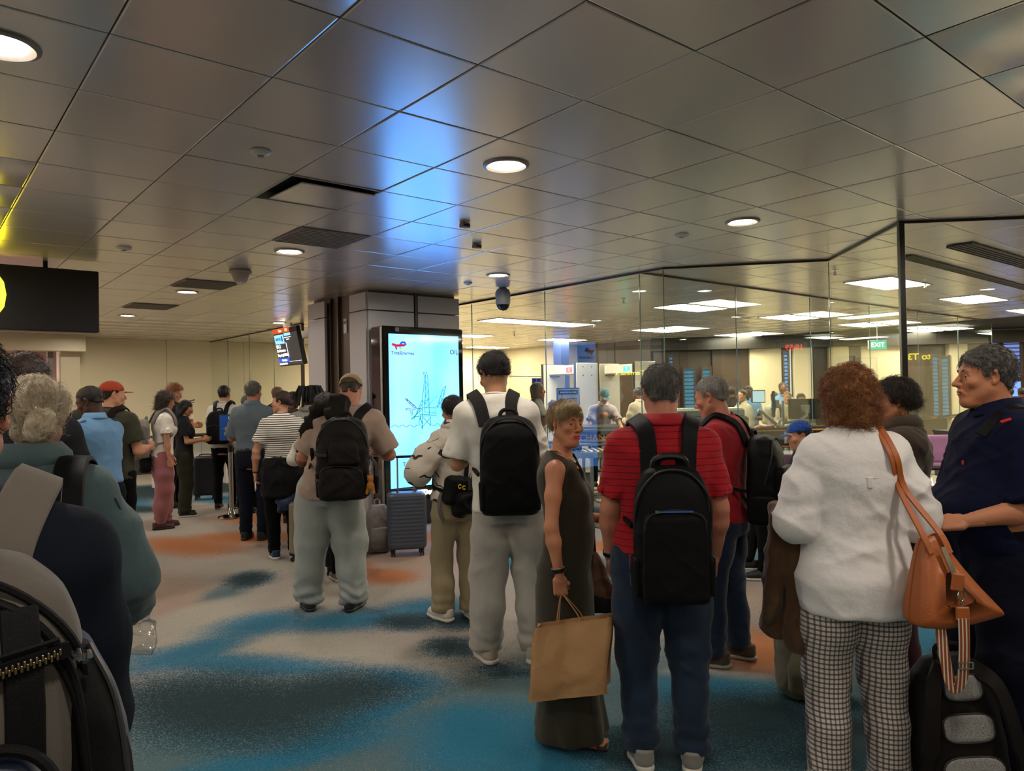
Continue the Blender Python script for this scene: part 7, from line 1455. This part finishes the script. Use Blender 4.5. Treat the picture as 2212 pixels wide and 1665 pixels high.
# ---------------------------------------------------------------- 10 the near man at the left edge with the grey rucksack
P = Person('person with black hair in a dark navy sweater at the left edge, nearest one', -.865, 1.04, R(33), 1.70, w=1.0, h=.009, skin_m=sk_red, head=(R(0), R(6), 0), sway=.045, hfwd=-.02, arms={'L': dict(u=(-.25, 0, -1), f=(.1, .8, -1)), 'R': dict(u=(-.02, .10, -.8), f=(-.5, 1, .25), c=.6)}).set_legs((-.12, 0), (.12, 0))
P.body(); P.top(navy, hem=.84, sleeve='long', neck='crew', off=.022, wr=.010, seed=31, armoff=.012, name='sweater', scale=(4, 4, 7)); P.trousers(cloth('beige chino', '#a08e74', .85), wr=.007, seed=4); P.shoes(blackm, rubber_k); P.hair(hr_black, 'short', n=4500, L=.03, r=.0007, seed=4, lift=.2, slope=.6, b0=-.008, vol=.002)
def near_pack():
    gc = cloth('pack grey', '#5e5750', .85, 420, '#524c46', .2); kc = cloth('pack black web', '#100f10', .6, 500); nvy = plain('pack navy gloss', '#14233c', .35, 0, .6); w, d, h, zt = .325, .20, .50, 1.455
    T = backpack(P, 'grey rucksack with black webbing and a brass zip, filling the bottom left corner', gc, w, d, h, zt, cx=.055, pocket=False, side=False, fh=.006, wr=.0035, sw=.070, st_m=cloth('strap grey', '#6a6259', .85), acc=kc, rings=[(0, .94, .82), (.07, 1, .95), (.5, 1, 1), (.74, .97, .95), (.88, .86, .82), (.96, .64, .62), (1, .4, .4)]); G = T.g; cx, a, b, yc, zb = G['cx'], G['a'], G['b'], G['yc'], G['zb']; yf = yc - b
    def ysf(z): t = (z - zb) / h; q = float(np.interp(t, [0, .07, .5, .74, .88, .96, 1], [.82, .95, 1, .95, .82, .62, .4])); return yc + b * (1 - q) - b * q
    def xw(z): t = (z - zb) / h; return a * float(np.interp(t, [0, .07, .5, .74, .88, .96, 1], [.94, 1, 1, .97, .86, .64, .4]))
    for x0 in (-.095, .095):                              # two upright black web bands
        zs = np.linspace(zb + .03, zt - .055, 16); m = T.mb(); m.ribbon([(cx + x0 * (1 - .35 * max(0, (z - zb) / h - .7)), ysf(z) - .003, z) for z in zs], .040, .003, [(0, -1, .1)] * 16); m.build('web_band', kc, T.root, True)
    for k, (zz, wd) in enumerate(((zb + .372, 1.0),)):
        xs = np.linspace(-a * .86, a * .86, 40); m = T.mb(); m.ribbon([(cx + x_, ysf(zz) - .006 + .03 * (x_ / a) ** 4, zz + .022 * (x_ / a)) for x_ in xs], .020, .004, [(0, -1, 0)] * 40); m.build('zip_tape', kc, T.root, True)
        m = T.mb()
        for i in range(90): x_ = -a * .82 + 1.64 * a * i / 90; m.box((cx + x_, ysf(zz) - .013 + .03 * (x_ / a) ** 4, zz + .022 * (x_ / a) + (.0022 if i % 2 else -.0022)), (.0028, .004, .008), bev=.0008)
        o = m.build('zip_teeth', plain('brass', '#8f7c58', .3, .9), T.root); o['kind'] = 'stuff'
        m = T.mb(); m.tube([(cx - a * .8, ysf(zz) - .008, zz - .006), (cx + a * .8, ysf(zz) - .008 + .01, zz + .034)], .0035, 6); m.build('welt', kc, T.root, True)
    pts = [(cx - xw(zb + .1) * 1.0, yc - .06, zb + .05), (cx - xw(zb + .3) * .97, yf + .025, zb + .25), (cx - xw(zb + .4) * .92, yf + .030, zb + .37), (cx - xw(zb + .45) * .62, ysf(zb + .445) - .001, zb + .445), (cx, ysf(zb + .465) - .004, zb + .465), (cx + xw(zb + .45) * .62, ysf(zb + .445) - .001, zb + .445), (cx + xw(zb + .4) * .92, yf + .030, zb + .37), (cx + xw(zb + .3) * .97, yf + .025, zb + .25), (cx + xw(zb + .1) * 1.0, yc - .06, zb + .05)]
    for dz, r_ in ((0, .006), (-.02, .004)): m = T.mb(); m.tube(spline([(p_[0] * 1, p_[1] - (.0 if dz == 0 else .003), p_[2] + dz) for p_ in pts], 7), r_, 8); m.build('main_zip', kc, T.root, True)
    g = Sdf((cx - .2, yf - .09, zb - .01), (cx + .2, yf + .04, zb + .36), .006); g.loft([(zb + .012, cx, yf + .005, a * .80, .036), (zb + .08, cx, yf, a * .84, .050), (zb + .23, cx, yf, a * .80, .040), (zb + .29, cx, yf + .008, a * .62, .022)], p=3); V, F = g.mesh(); fp = T.emit('front_pocket', wrinkle(V, F, .007, 5, (6, 6, 6)), F, nvy)
    m = T.mb(); m.tube(spline([(cx - a * .86, yf - .01, zb + .10), (cx - a * .80, yf - .032, zb + .24), (cx - a * .55, yf - .022, zb + .297), (cx, yf - .022, zb + .304), (cx + a * .55, yf - .022, zb + .297), (cx + a * .80, yf - .032, zb + .24), (cx + a * .86, yf - .01, zb + .10)]), .007, 8); m.build('pocket_zip', kc, fp, True)
    g = Sdf((cx + a - .06, yc - b, zb - .02), (cx + a + .10, yc + b + .05, zb + .42), .006); g.loft([(zb, cx + a - .01, yc + .01, .05, b * .8), (zb + .1, cx + a, yc + .01, .054, b * .86), (zb + .28, cx + a - .006, yc + .01, .044, b * .8), (zb + .38, cx + a - .02, yc + .01, .02, b * .5)], p=2.4); V, F = g.mesh(); V = wrinkle(V, F, .008, 8, (7, 7, 5)); c = V[F].mean(1); sp_ = T.emit('side_pocket', V, F, [kc, cloth('pack navy', '#16233a', .6)], (c[:, 1] > yc - .01).astype(int))
    m = T.mb(); m.tube(spline([(cx + a + .035, yc - .05, zb + .02), (cx + a + .045, yc - .045, zb + .15), (cx + a + .030, yc - .04, zb + .30), (cx + a + .0, yc - .03, zb + .38)]), .004, 6); m.build('side_zip', plain('zip steel', '#5c5a5c', .3, .8), sp_, True)
    m = T.mb()
    for i in range(4): m.cyl((cx + a - .020 + .006 * i, yc - .078 + .003 * (i % 2), zb + .383 + .004 * sin(i * 2)), (cx + a - .016 + .005 * i, yc - .088, zb + .376 + .004 * cos(i * 2)), .0035, n=8)
    m.build('zip_pulls', chrome, T.root, True)
near_pack()
# ---------------------------------------------------------------- 11 woman in the denim jacket
P = Person('person with pale blond hair in a loose bun wearing a light denim jacket', -1.375, 2.08, R(16), 1.665, w=1.06, fem=True, h=.0085, skin_m=sk_red, head=(R(8), R(6), 0), lean=.03, hfwd=.02, arms={'L': dict(u=(-.35, .1, -1), f=(.3, 1, 0)), 'R': dict(u=(.37, .05, -1), f=(-.15, 1, -.75), c=.9)}).set_legs((-.1, 0), (.1, 0))
P.body(); dj = cloth('denim jacket', '#55696b', .85, 600, '#475b60', .5); o = P.top(dj, hem=.90, sleeve='long', neck='hood', off=.030, wr=.014, seed=41, armoff=.014, name='jacket', collar=dj); P.trousers(cloth('beige cotton light', '#b5a688', .85), wr=.008, seed=3); P.shoes(plain('shoe tan', '#8a7458', .6), rubber_g)
E_, W_ = P.arms[1]['E'], P.arms[1]['W']; m = P.mbX(); m.tube([tuple(P.S[1] + (E_ - P.S[1]) * t + np.array([.066 + .010 * t, -.045, .01])) for t in np.linspace(.1, 1, 8)], .003, 6); m.build('sleeve_seam', cloth('denim seam', '#2e3d44'), o, True)
m = P.mbX(); m.tube([(xx, P.surf(1.36, xx, -1, .040) - .002, 1.352 + .01 * abs(xx)) for xx in np.linspace(-.17, .17, 14)], .003, 6); m.build('yoke_seam', cloth('denim seam', '#2e3d44'), o, True)
P.hair(hr_white, 'bun', n=5200, L=.08, r=.0007, seed=12, lift=.06, curl=.28, slope=.30, b0=-.035, vol=.007, bump=.006, extra=dict(ell=[((.028, -.115, -.035), (.038, .040, .044)), ((.045, -.128, -.015), (.024, .024, .026)), ((.012, -.125, -.06), (.026, .026, .028)), ((0, -.05, -.05), (.060, .05, .045))]), dirv=lambda Q: np.stack([(.03 - Q[:, 0]) * 6, -(Q[:, 1] + .12) * 6, (-.035 - Q[:, 2]) * 6], 1))
T = P.thing('crossbody_strap', 'wide black bag strap over the shoulder of the denim jacket', 'strap', (.12, -.1, 1.3)); m = T.mb(); q = spline([(.13, .16, 1.28), (.135, .06, 1.47), (.13, -.04, 1.505), (.14, -.14, 1.42), (.15, -.19, 1.25), (.16, -.18, 1.05)]); m.ribbon(q, .085, .012, [(p_[0] * .3, p_[1], max(0, p_[2] - 1.3) * 4) for p_ in q]); m.build('webbing', blacknylon, T.root, True)
T = P.thing('black_bag', 'black bag under the arm of the denim jacket, mostly hidden', 'bag', (.16, -.2, .85)); g = Sdf((.0, -.34, .78), (.32, -.08, 1.20), .009); g.box((.14, -.22, 1.0), (.12, .07, .15), .05); V, F = g.mesh(); T.emit('bag_body', wrinkle(V, F, .01, 4), F, blacknylon)
T = P.thing('clear_plastic_bag', 'crumpled clear plastic bag hanging from the hand of the denim jacket woman', 'bag', tuple(W_ + [0, 0, -.14])); c = W_ + np.array([-.02, .03, -.06]); g = Sdf(c - [.12, .12, .16], c + [.12, .12, .12], .006); g.box(c, (.05, .035, .075), .02, eul(R(12), R(20), 0)); g.ell(c + [.03, 0, -.05], (.05, .04, .05), k=.02); V, F = g.mesh(); V = wrinkle(V, F, .03, 3, (14, 14, 14)); pl_ = NT('clear plastic'); pl_.t.nodes.remove(pl_.b); tr = pl_.n('BsdfTransparent'); tr.inputs[0].default_value = (.93, .94, .94, 1); gl = pl_.n('BsdfGlossy'); gl.inputs['Roughness'].default_value = .12; lw = pl_.n('LayerWeight'); lw.inputs[0].default_value = .35; mx = pl_.n('MixShader'); pl_.l(lw.outputs['Facing'], mx.inputs[0]); pl_.l(tr, mx.inputs[1]); pl_.l(gl, mx.inputs[2]); pl_.l(mx, pl_.o.inputs[0]); T.emit('film', V, F, pl_.m)

# ================================================================ people farther back
def quick(label, px, Y, top, heading, skin_m, hair_m, top_m, bot_m, style='short', w=1.0, fem=False, sleeve='short', h=.016, head=(0, 0, 0), arms=None, legs=None, shoe=None, neck='crew', hem=.88, hoff=0.0, r=(.098, .088, .070, .062, .062), n=300, lips_=None, hairkw=None, H=None, lean=0., zoff=0., custom=None, belt=None, off=.018, body_kw=None, seed=1, sole=None, drop=0., X=None, name='shirt', sway=0., pile=.003, group=None, armoff=.008, slen=.7):
    x = xat(px, Y) if X is None else X; Hh = H or hgt(px, top, Y) + hoff
    P = Person(label, x, Y, heading, Hh, w=w, fem=fem, h=h, skin_m=skin_m, head=head, arms=arms, lean=lean, zoff=zoff, drop=drop, sway=sway, group=group)
    if custom: P.set_legs(custom=custom, toeL=.1, toeR=-.1)
    else: l = legs or ((-.1, 0), (.1, 0)); P.set_legs(l[0], l[1], .15, -.15)
    P.body(eyes=bool((body_kw or {}).get('eyes')), fine=max(.0075, h * .5), lips=lips_); P.top(top_m, hem=hem, sleeve=sleeve, neck=neck, off=off, wr=.010, seed=seed, name=name, armoff=armoff, slen=slen); P.trousers(bot_m, r=r, wr=.009, seed=seed + 2, belt=belt, pile=pile)
    P.shoes(shoe or blackm, sole or rubber_k); kw = dict(n=n, L=.03, r=.0012, lift=.2, seed=seed, fine=.009); kw.update(hairkw or {})
    if hair_m: P.hair(hair_m, style, **kw)
    return P
fwdL = dict(u=(-.16, .15, -1), f=(.25, 1, .1)); fwdR = dict(u=(.16, .15, -1), f=(-.25, 1, .1)); FW = {'L': fwdL, 'R': fwdR}
shirt_sky = cloth('sky blue shirt', '#6f9cc4', .8, 900, '#6391bb', .4); navy_t = cloth('navy trousers', '#111726', .8); shirt_slate = cloth('slate blue shirt', '#65737a', .8, 900, '#5a686f', .4); olive_t = cloth('olive tee', '#3a3a2a', .85); dark_t = cloth('charcoal tee', '#232327', .85); pinkp = cloth('dusty pink cotton', '#a3686a', .85, 700, '#925a5e', .5); grey_h = cloth('hoodie grey', '#8d8a82', .85); cream_u = cloth('cream uniform', '#b5ad98', .8, 900, None, .4); bt = plain('belt dark', '#1a1410', .5)
# striped woman
P = quick('person in striped T-shirt and black trousers, face turned left', 608, 7.35, 848, R(22), sk_fair, None, striped('stripe knit', '#e6e0d4', '#15130f', .021, .38, wob=.012), blackcloth, w=1.12, fem=True, h=.010, head=(R(62), R(2), 0), arms={'L': dict(u=(-.34, -.05, -1), f=(-.04, .25, -1), c=.9), 'R': dict(u=(.2, .1, -1), f=(-.2, 1, 0))}, legs=((-.09, .02), (.10, .0)), shoe=cloth('shoe blue', '#1c3358', .8), sole=rubber_w, hem=1.02, r=(.104, .092, .072, .062, .056), lips_=lip, body_kw=dict(eyes=True), hoff=.01)
P.hair(hr_dkbrown, 'bun', n=900, L=.07, r=.001, lift=.02, curl=.1, slope=.42, b0=-.006, vol=.003, fine=.007, extra=dict(ell=[((.0, -.115, -.01), (.040, .038, .042))]), dirv=lambda Q: np.stack([-Q[:, 0] * 5, -1 + 0 * Q[:, 1], -Q[:, 2] * 4], 1))
T = P.thing('tied_jacket', 'black jacket tied round the waist of the striped woman', 'jacket', (0, -.1, .75)); g = Sdf((-.32, -.34, .62), (.36, .3, 1.12), .010); rr = P.rings(.034, z0=.90, z1=1.06); g.loft([(.66, .02, -.01, .23, .19), (.80, .01, -.01, .222, .185)] + rr, k=.02); g.chain([(.18, -.06, 1.0), (.24, -.10, .88), (.25, -.08, .70)], [.035, .045, .045], .03); V, F = g.mesh(); T.emit('cloth', wrinkle(V, F, .018, 9, (7, 7, 5)), F, cloth('windbreaker black', '#111012', .6))
Wp = P.arms[-1]['W'] + np.array([.0, .03, -.11]); T = P.thing('passport', 'passport and papers in the left hand of the striped woman', 'papers', Wp); m = T.mb(); m.box(Wp, (.012, .10, .14), Matrix.Rotation(R(-20), 3, 'X'), bev=.002); m.build('booklet', plain('paper white', '#c9c3b8', .6), T.root); m = T.mb(); m.box(Wp + [-.008, .01, .0], (.004, .09, .125), Matrix.Rotation(R(-20), 3, 'X')); m.build('cover', plain('cover dark', '#2a211c', .6), T.root)
P.watch(-1, plain('bracelet', '#23211f', .35, .6), .027, .012, 'bracelet')
# slate shirt man
P = quick('person in slate blue shirt and navy trousers, back view beside the belt post', 546, 8.34, 827, R(-6), sk_red, hr_salt, shirt_slate, navy_t, w=1.06, h=.011, arms={'L': dict(u=(-.28, .1, -1), f=(.2, 1, .05)), 'R': dict(u=(.2, .1, -1), f=(-.2, 1, .1))}, neck='collar', hem=1.0, belt=bt, r=(.104, .094, .076, .066, .064), head=(0, R(4), 0), n=700, hoff=.01, slen=.95)
# white tee man with black pack, far left
P = quick('person in white T-shirt with a black backpack near the fire extinguisher', 484, 10.65, 835, R(0), sk_fair, hr_black, tee_white, blackcloth, w=1.0, h=.013, arms=FW, r=(.092, .080, .060, .052, .050), sole=rubber_g, hoff=.01); backpack(P, 'black backpack on the man in white T-shirt near the extinguisher', blacknylon, .30, .17, .46, 1.40, fh=.013, sw=.06)
# pink trousers
P = quick('person with curly brown hair, cream T-shirt and dusty pink trousers', 348, 9.2, 850, R(-52), sk_fair, None, tee_white, pinkp, w=1.0, fem=True, h=.012, arms={'L': dict(u=(-.2, .1, -1), f=(.1, .4, -1)), 'R': dict(u=(.18, .0, -1), f=(.0, .12, -1), c=.7)}, hem=.92, r=(.115, .118, .105, .098, .056), shoe=plain('shoe burgundy', '#4a1f20', .6), lean=.03, pile=.006, hoff=.02, legs=((-.08, .06), (.10, -.05)), head=(0, R(16), 0))
P.hair(hr_dkbrown, 'curly', n=1500, L=.07, r=.0012, lift=.25, curl=.7, vol=.014, extra=dict(drop=.045), fine=.009, grav=.4); backpack(P, 'light grey backpack on the woman in pink trousers', cloth('pack light grey', '#77736a', .8, 400), .31, .22, .50, 1.40, fh=.011, pocket=(.2, .75, .85), wr=.010)
T = P.thing('waist_bag', 'black bag hanging below the light grey backpack', 'bag', (-.02, -.24, .75)); g = Sdf((-.22, -.38, .70), (.2, -.05, 1.02), .012); g.box((0, -.22, .86), (.15, .07, .13), .05); V, F = g.mesh(); T.emit('bag_body', wrinkle(V, F, .01, 4), F, blacknylon)
# dark tee person with cargo trousers
P = quick('person with long black hair in charcoal T-shirt and olive cargo trousers', 396, 10.1, 868, R(-62), sk_asia, None, dark_t, cloth('olive cargo', '#2f3022', .85), fem=True, h=.013, arms=FW, r=(.110, .104, .090, .084, .078), sole=rubber_w, hem=.86, pile=.006, hoff=.02, shoe=blackm, head=(0, R(18), 0)); P.hair(hr_black, 'long', n=900, L=.08, r=.0012, lift=.03, curl=.1, fine=.010, extra=dict(drop=.02), vol=.004)
P = quick('person with curly hair and glasses behind the long black hair, head bowed', 372, 11.0, 835, R(-88), sk_fair, hr_brown, dark_t, blackcloth, h=.015, head=(0, R(24), 0), arms=FW, hoff=.03, hairkw=dict(n=900, L=.05, lift=.3, curl=.6, vol=.012)); P.glasses(plain('wire', '#9a958c', .3, .8))
# orange cap man, officer, olive rucksack person
P = quick('person in dark olive T-shirt and orange cap with a beard, facing away', 240, 6.7, 824, R(-10), sk_fair, hr_dkbrown, olive_t, blackcloth, w=1.14, h=.011, arms=FW, hoff=-.01, head=(R(-34), R(4), 0), hairkw=dict(vol=-.004)); P.cap_hat(cloth('cap orange', '#b8492c', .85)); g = Sdf((-.08, .0, -.14), (.08, .12, -.02), .006); g.ell((0, .045, -.095), (.050, .055, .038), k=.02); g.ell((0, .06, -.03), (.045, .05, .03), k=.01, op='s'); V, F = g.mesh(); P.emit('beard', P.hw(wrinkle(V, F, .004, 2, (30, 30, 30)) * P.hs), F, hr_dkbrown)
backpack(P, 'black backpack with brown patches on the orange capped man', cloth('pack dark brown', '#1c1714', .7), .28, .18, .42, 1.22, cx=.06, fh=.011, wr=.01)
P = quick('person in sky blue uniform shirt with epaulettes and glasses, looking down to the left', 214, 5.75, 846, R(72), sk_dark, hr_black, shirt_sky, navy_t, w=1.04, h=.0095, arms={'L': dict(u=(-.15, .2, -1), f=(.2, 1, -.1), c=.7), 'R': dict(u=(.15, .3, -1), f=(-.1, 1, -.05), c=.7)}, neck='collar', hem=.98, belt=bt, head=(R(22), R(26), 0), lean=.06, n=900, hoff=.035, hairkw=dict(L=.01, vol=-.003), slen=.9, body_kw=dict(eyes=True)); P.glasses(plain('glasses black', '#141212', .3))
for sd in (-1, 1): m = P.mbX(); m.box(P.S[sd] + [-sd * .03, .0, .078], (.055, .10, .008), Matrix.Rotation(sd * R(18), 3, 'Y'), bev=.003); ep = m.build('epaulette', cloth('epaulette blue', '#3f6690'), P.root); m = P.mbX(); m.box(P.S[sd] + [-sd * .028, .0, .084], (.040, .030, .004), Matrix.Rotation(sd * R(18), 3, 'Y')); m.build('insignia', plain('insignia silver', '#8fa3b5', .4), ep)
m = P.mbX(); m.box((-.07, P.surf(1.28, .07, 1, .024), 1.27), (.09, .006, .10), Matrix.Rotation(0, 3, 'Z'), bev=.003); m.build('chest_pocket', shirt_sky, P.root)
T = P.thing('documents', 'sheaf of boarding papers held by the uniformed man', 'papers', (0, .50, 1.10)); m = T.mb(); m.box((0, .47, 1.13), (.16, .22, .012), Matrix.Rotation(R(20), 3, 'X')); m.build('sheets', plain('paper white', '#c9c3b8', .6), T.root)
P = quick('person with short black hair and olive rucksack behind the uniformed man', 186, 7.1, 842, R(50), sk_brown, hr_black, cloth('olive hoodie', '#34331f', .85), blackcloth, w=1.0, h=.013, arms=FW, hoff=.01); backpack(P, 'olive rucksack at far left behind the uniformed man', cloth('pack olive', '#3b3826', .8, 400), .32, .20, .46, 1.40, fh=.012, wr=.012)
quick('tall person with dark curly hair behind the blond bun', 52, 3.5, 764, R(20), sk_brown, hr_dkbrown, dark_t, blackcloth, w=1.0, h=.013, arms=FW, hairkw=dict(n=900, L=.04, lift=.35, curl=.7, vol=.012), hoff=-.02)
# heads between the striped woman and the column
quick('person with short grey hair in the queue behind the slate shirt', 533, 10.3, 855, R(0), sk_red, hr_salt, grey_h, blackcloth, h=.015, arms=FW)
quick('person with thinning brown hair behind the striped woman', 599, 10.9, 836, R(-20), sk_red, hairmat('hair thin brown', '#6a4a36', '#8a6a52'), dark_t, blackcloth, h=.015, arms=FW, hairkw=dict(n=200, vol=-.006))
quick('person with dark hair in a brown top behind the striped woman', 632, 9.45, 846, R(-10), sk_brown, hr_black, cloth('brown top', '#4a3426', .85), blackcloth, fem=True, h=.014, arms=FW, style='bun', hairkw=dict(n=300, slope=.4, b0=-.01, extra=dict(ell=[((0, -.11, .03), (.05, .045, .045))])))
P = quick('person with black dreadlocks in a grey hoodie in front of the column', 669, 7.9, 838, R(20), sk_dark, None, grey_h, blackcloth, w=1.0, h=.013, arms=FW, neck='hood', sleeve='long', off=.024)
cps = []; g_ = np.random.default_rng(4)
for i in range(44): t = i * 2.4; rr_ = .055 * math.sqrt((i + 1) / 44); x0, y0 = rr_ * 1.3 * cos(t), -.02 + rr_ * 1.3 * sin(t); x1, y1 = x0 * 2.0, -.03 + (y0 + .02) * 1.9; zb_ = g_.uniform(-.10, -.04); (y1 < .06) and cps.append(([(x0, y0, .115), (x1 * .85, y1 * .85, .115 + g_.uniform(0, .02)), (x1 * 1.15, y1 * 1.1, .05), (x1 * 1.25, y1 * 1.15, zb_)], [.009, .010, .010, .007]))
P.hair(hr_dread, 'dread', n=0, vol=.004, fine=.0075, extra=dict(caps=cps))
P = quick('person with ginger blond braided hair in a white top beside the grey hoodie', 689, 7.05, 872, R(8), sk_fair, hr_ginger, tee_white, navy_t, fem=True, h=.012, arms={'L': dict(u=(-.5, .1, -1), f=(.4, 1, .1)), 'R': dict(u=(.2, .1, -1), f=(-.2, 1, .1))}, style='bun', hairkw=dict(n=900, L=.07, lift=.02, slope=.2, b0=-.03, vol=.008, extra=dict(scale=(60, 10, 20))), sleeve='long', armoff=.012, hem=1.0)
x_, y_ = foot(655, 1268); quick('person with dark curly hair in black, hidden behind the cap', 722, 6.35, 852, R(40), sk_brown, hr_black, blackcloth, blackcloth, h=.014, arms=FW, hairkw=dict(n=900, L=.05, lift=.3, curl=.7, vol=.012), X=-1.62, shoe=cloth('shoe khaki grey', '#6b6455', .8), sole=rubber_w, legs=((-.12, .12), (.1, 0)))
# seated traveller behind the second red shirt
sit = {-1: [(-.09, 0, .90), (-.12, .43, .93), (-.13, .44, .51)], 1: [(.09, 0, .90), (.10, .44, .97), (-.06, .56, .58)]}
P = quick('seated person in blue cap and black trousers behind the white shirted woman', 1770, 6.25, 930, R(86), sk_fair, hr_dkbrown, dark_t, blackcloth, h=.012, H=1.72, zoff=-.42, custom=sit, arms={'L': dict(u=(-.2, .25, -1), f=(.3, 1, .0)), 'R': dict(u=(.2, .25, -1), f=(-.3, 1, .0))}, shoe=plain('sneaker black', '#111111', .6), sole=rubber_w, X=2.52, r=(.095, .086, .074, .060, .052), head=(0, R(14), 0), pile=0, lean=.05); P.cap_hat(cloth('cap blue', '#1a4a9c', .8))
T = P.thing('blue_bag', 'blue round bag resting on the lap of the seated person', 'bag', (0, .25, 1.0)); g = Sdf((-.2, .0, .95), (.2, .5, 1.28), .011); g.ell((-.06, .26, 1.10), (.11, .10, .11)); V, F = g.mesh(); T.emit('bag_body', wrinkle(V, F, .008, 4), F, cloth('bag blue', '#2c4d78', .7)); m = T.mb(); m.box((-.14, .21, 1.13), (.03, .02, .03), bev=.004); m.build('badge', plain('badge gold', '#c9b04a', .4), T.root)
T = P.thing('denim_jacket', 'pale denim jacket lying on the knees of the seated person', 'jacket', (0, .4, 1.0)); g = Sdf((-.3, .1, .85), (.3, .55, 1.15), .011); g.cap((-.14, .34, 1.02), (.10, .36, 1.03), .055, .05); V, F = g.mesh(); T.emit('cloth', wrinkle(V, F, .016, 4), F, denim)
# beyond the glass
BH = dict(h=.019, n=150)
P = quick('person with grey bobbed hair and pale grey top behind the glass by the curtain', 1160, 10.8, 827, R(-100), sk_fair, None, cloth('pale grey top', '#9a9c98', .85), blackcloth, fem=True, h=.014, arms={'L': dict(u=(-.2, .5, -1), f=(.1, .5, 1)), 'R': dict(u=(.2, .5, -1), f=(.0, .45, 1))}); P.hair(hr_grey, 'bob', n=600, L=.05, r=.0012, fine=.010, vol=.004)
P = quick('screening officer in pale short sleeved shirt and teal cap bending over the roller table', 1292, 12.55, 846, R(-168), sk_asia, hr_salt, cloth('officer shirt', '#b3a6a4', .8, 900, None, .4), navy_t, w=1.05, h=.014, lean=.26, drop=.10, head=(0, R(34), 0), arms={'L': dict(u=(-.3, .35, -1), f=(-.15, .5, -.8)), 'R': dict(u=(.35, .35, -1), f=(.2, .5, -.9))}, neck='collar', hem=.98, H=1.74); P.cap_hat(cloth('cap teal', '#4d8288', .8))
quick('screening officer in cream long sleeved shirt seen from behind at the green scanner gate', 1384, 12.9, 842, R(28), sk_brown, hr_black, cream_u, blackcloth, w=1.05, h=.014, sleeve='long', neck='collar', hem=1.0, arms=FW, head=(R(22), R(22), 0), lean=.04, hoff=.03)
quick('officer with glasses in cream uniform standing by the x-ray machine', 1604, 12.3, 842, R(118), sk_asia, hr_black, cream_u, blackcloth, fem=True, sleeve='long', neck='collar', arms={'L': dict(u=(-.1, 0, -1), f=(0, .2, -1)), 'R': dict(u=(.1, 0, -1), f=(0, .2, -1))}, lips_=lip, body_kw=dict(eyes=True), **BH).glasses(plain('wire', '#9a958c', .3, .8))
quick('officer in sky blue shirt behind the officer with glasses', 1617, 13.3, 834, R(150), sk_dark, hr_black, shirt_sky, navy_t, arms=FW, neck='collar', hem=1.0, **BH)
quick('person in white shirt leaning left in the lounge, back turned', 1562, 13.0, 850, R(30), sk_brown, hr_black, cream_u, blackcloth, sleeve='long', arms=FW, lean=.15, drop=.04, **BH)
quick('person in dark clothes in the lounge between the white shirt and the officer', 1580, 15.2, 836, R(10), sk_brown, hr_black, dark_t, blackcloth, arms=FW, **BH)
quick('person in dark clothes far back in the lounge, left of the white shirt', 1530, 15.6, 838, R(30), sk_brown, hr_black, dark_t, blackcloth, arms=FW, **BH)
quick('standing officer in blue shirt facing the viewer above the monitors', 1691, 14.0, 826, R(172), sk_brown, hr_black, shirt_sky, navy_t, fem=True, style='bun', hairkw=dict(slope=.4, b0=.01), arms=FW, neck='collar', lips_=lip, body_kw=dict(eyes=True), **BH)
quick('officer in cream uniform with light scarf leaning behind the sideways monitor', 1699, 12.4, 846, R(165), sk_asia, hr_brown, cream_u, blackcloth, fem=True, style='bun', sleeve='long', hairkw=dict(slope=.3, b0=.0), arms=FW, lean=.12, lips_=lip, body_kw=dict(eyes=True), **BH)
quick('officer with neat black bun behind the wide monitor', 1729, 11.9, 849, R(176), sk_asia, hr_black, cream_u, blackcloth, fem=True, style='bun', sleeve='long', hairkw=dict(slope=.4, b0=.012), arms=FW, head=(0, R(18), 0), lips_=lip, body_kw=dict(eyes=True), **BH)
quick('person with dark hair seen from behind at the lounge desk', 1673, 14.2, 848, R(0), sk_brown, hr_black, cream_u, blackcloth, sleeve='long', arms=FW, **BH)
quick('person in dark cap far behind the grey haired man, left of two', 2180, 15.0, 838, R(40), sk_brown, hr_black, grey_h, blackcloth, arms=FW, **BH)
quick('person with dark hair far behind the grey haired man at the right edge', 2207, 15.6, 838, R(-20), sk_brown, hr_black, dark_t, blackcloth, arms=FW, **BH)
bake_texts()
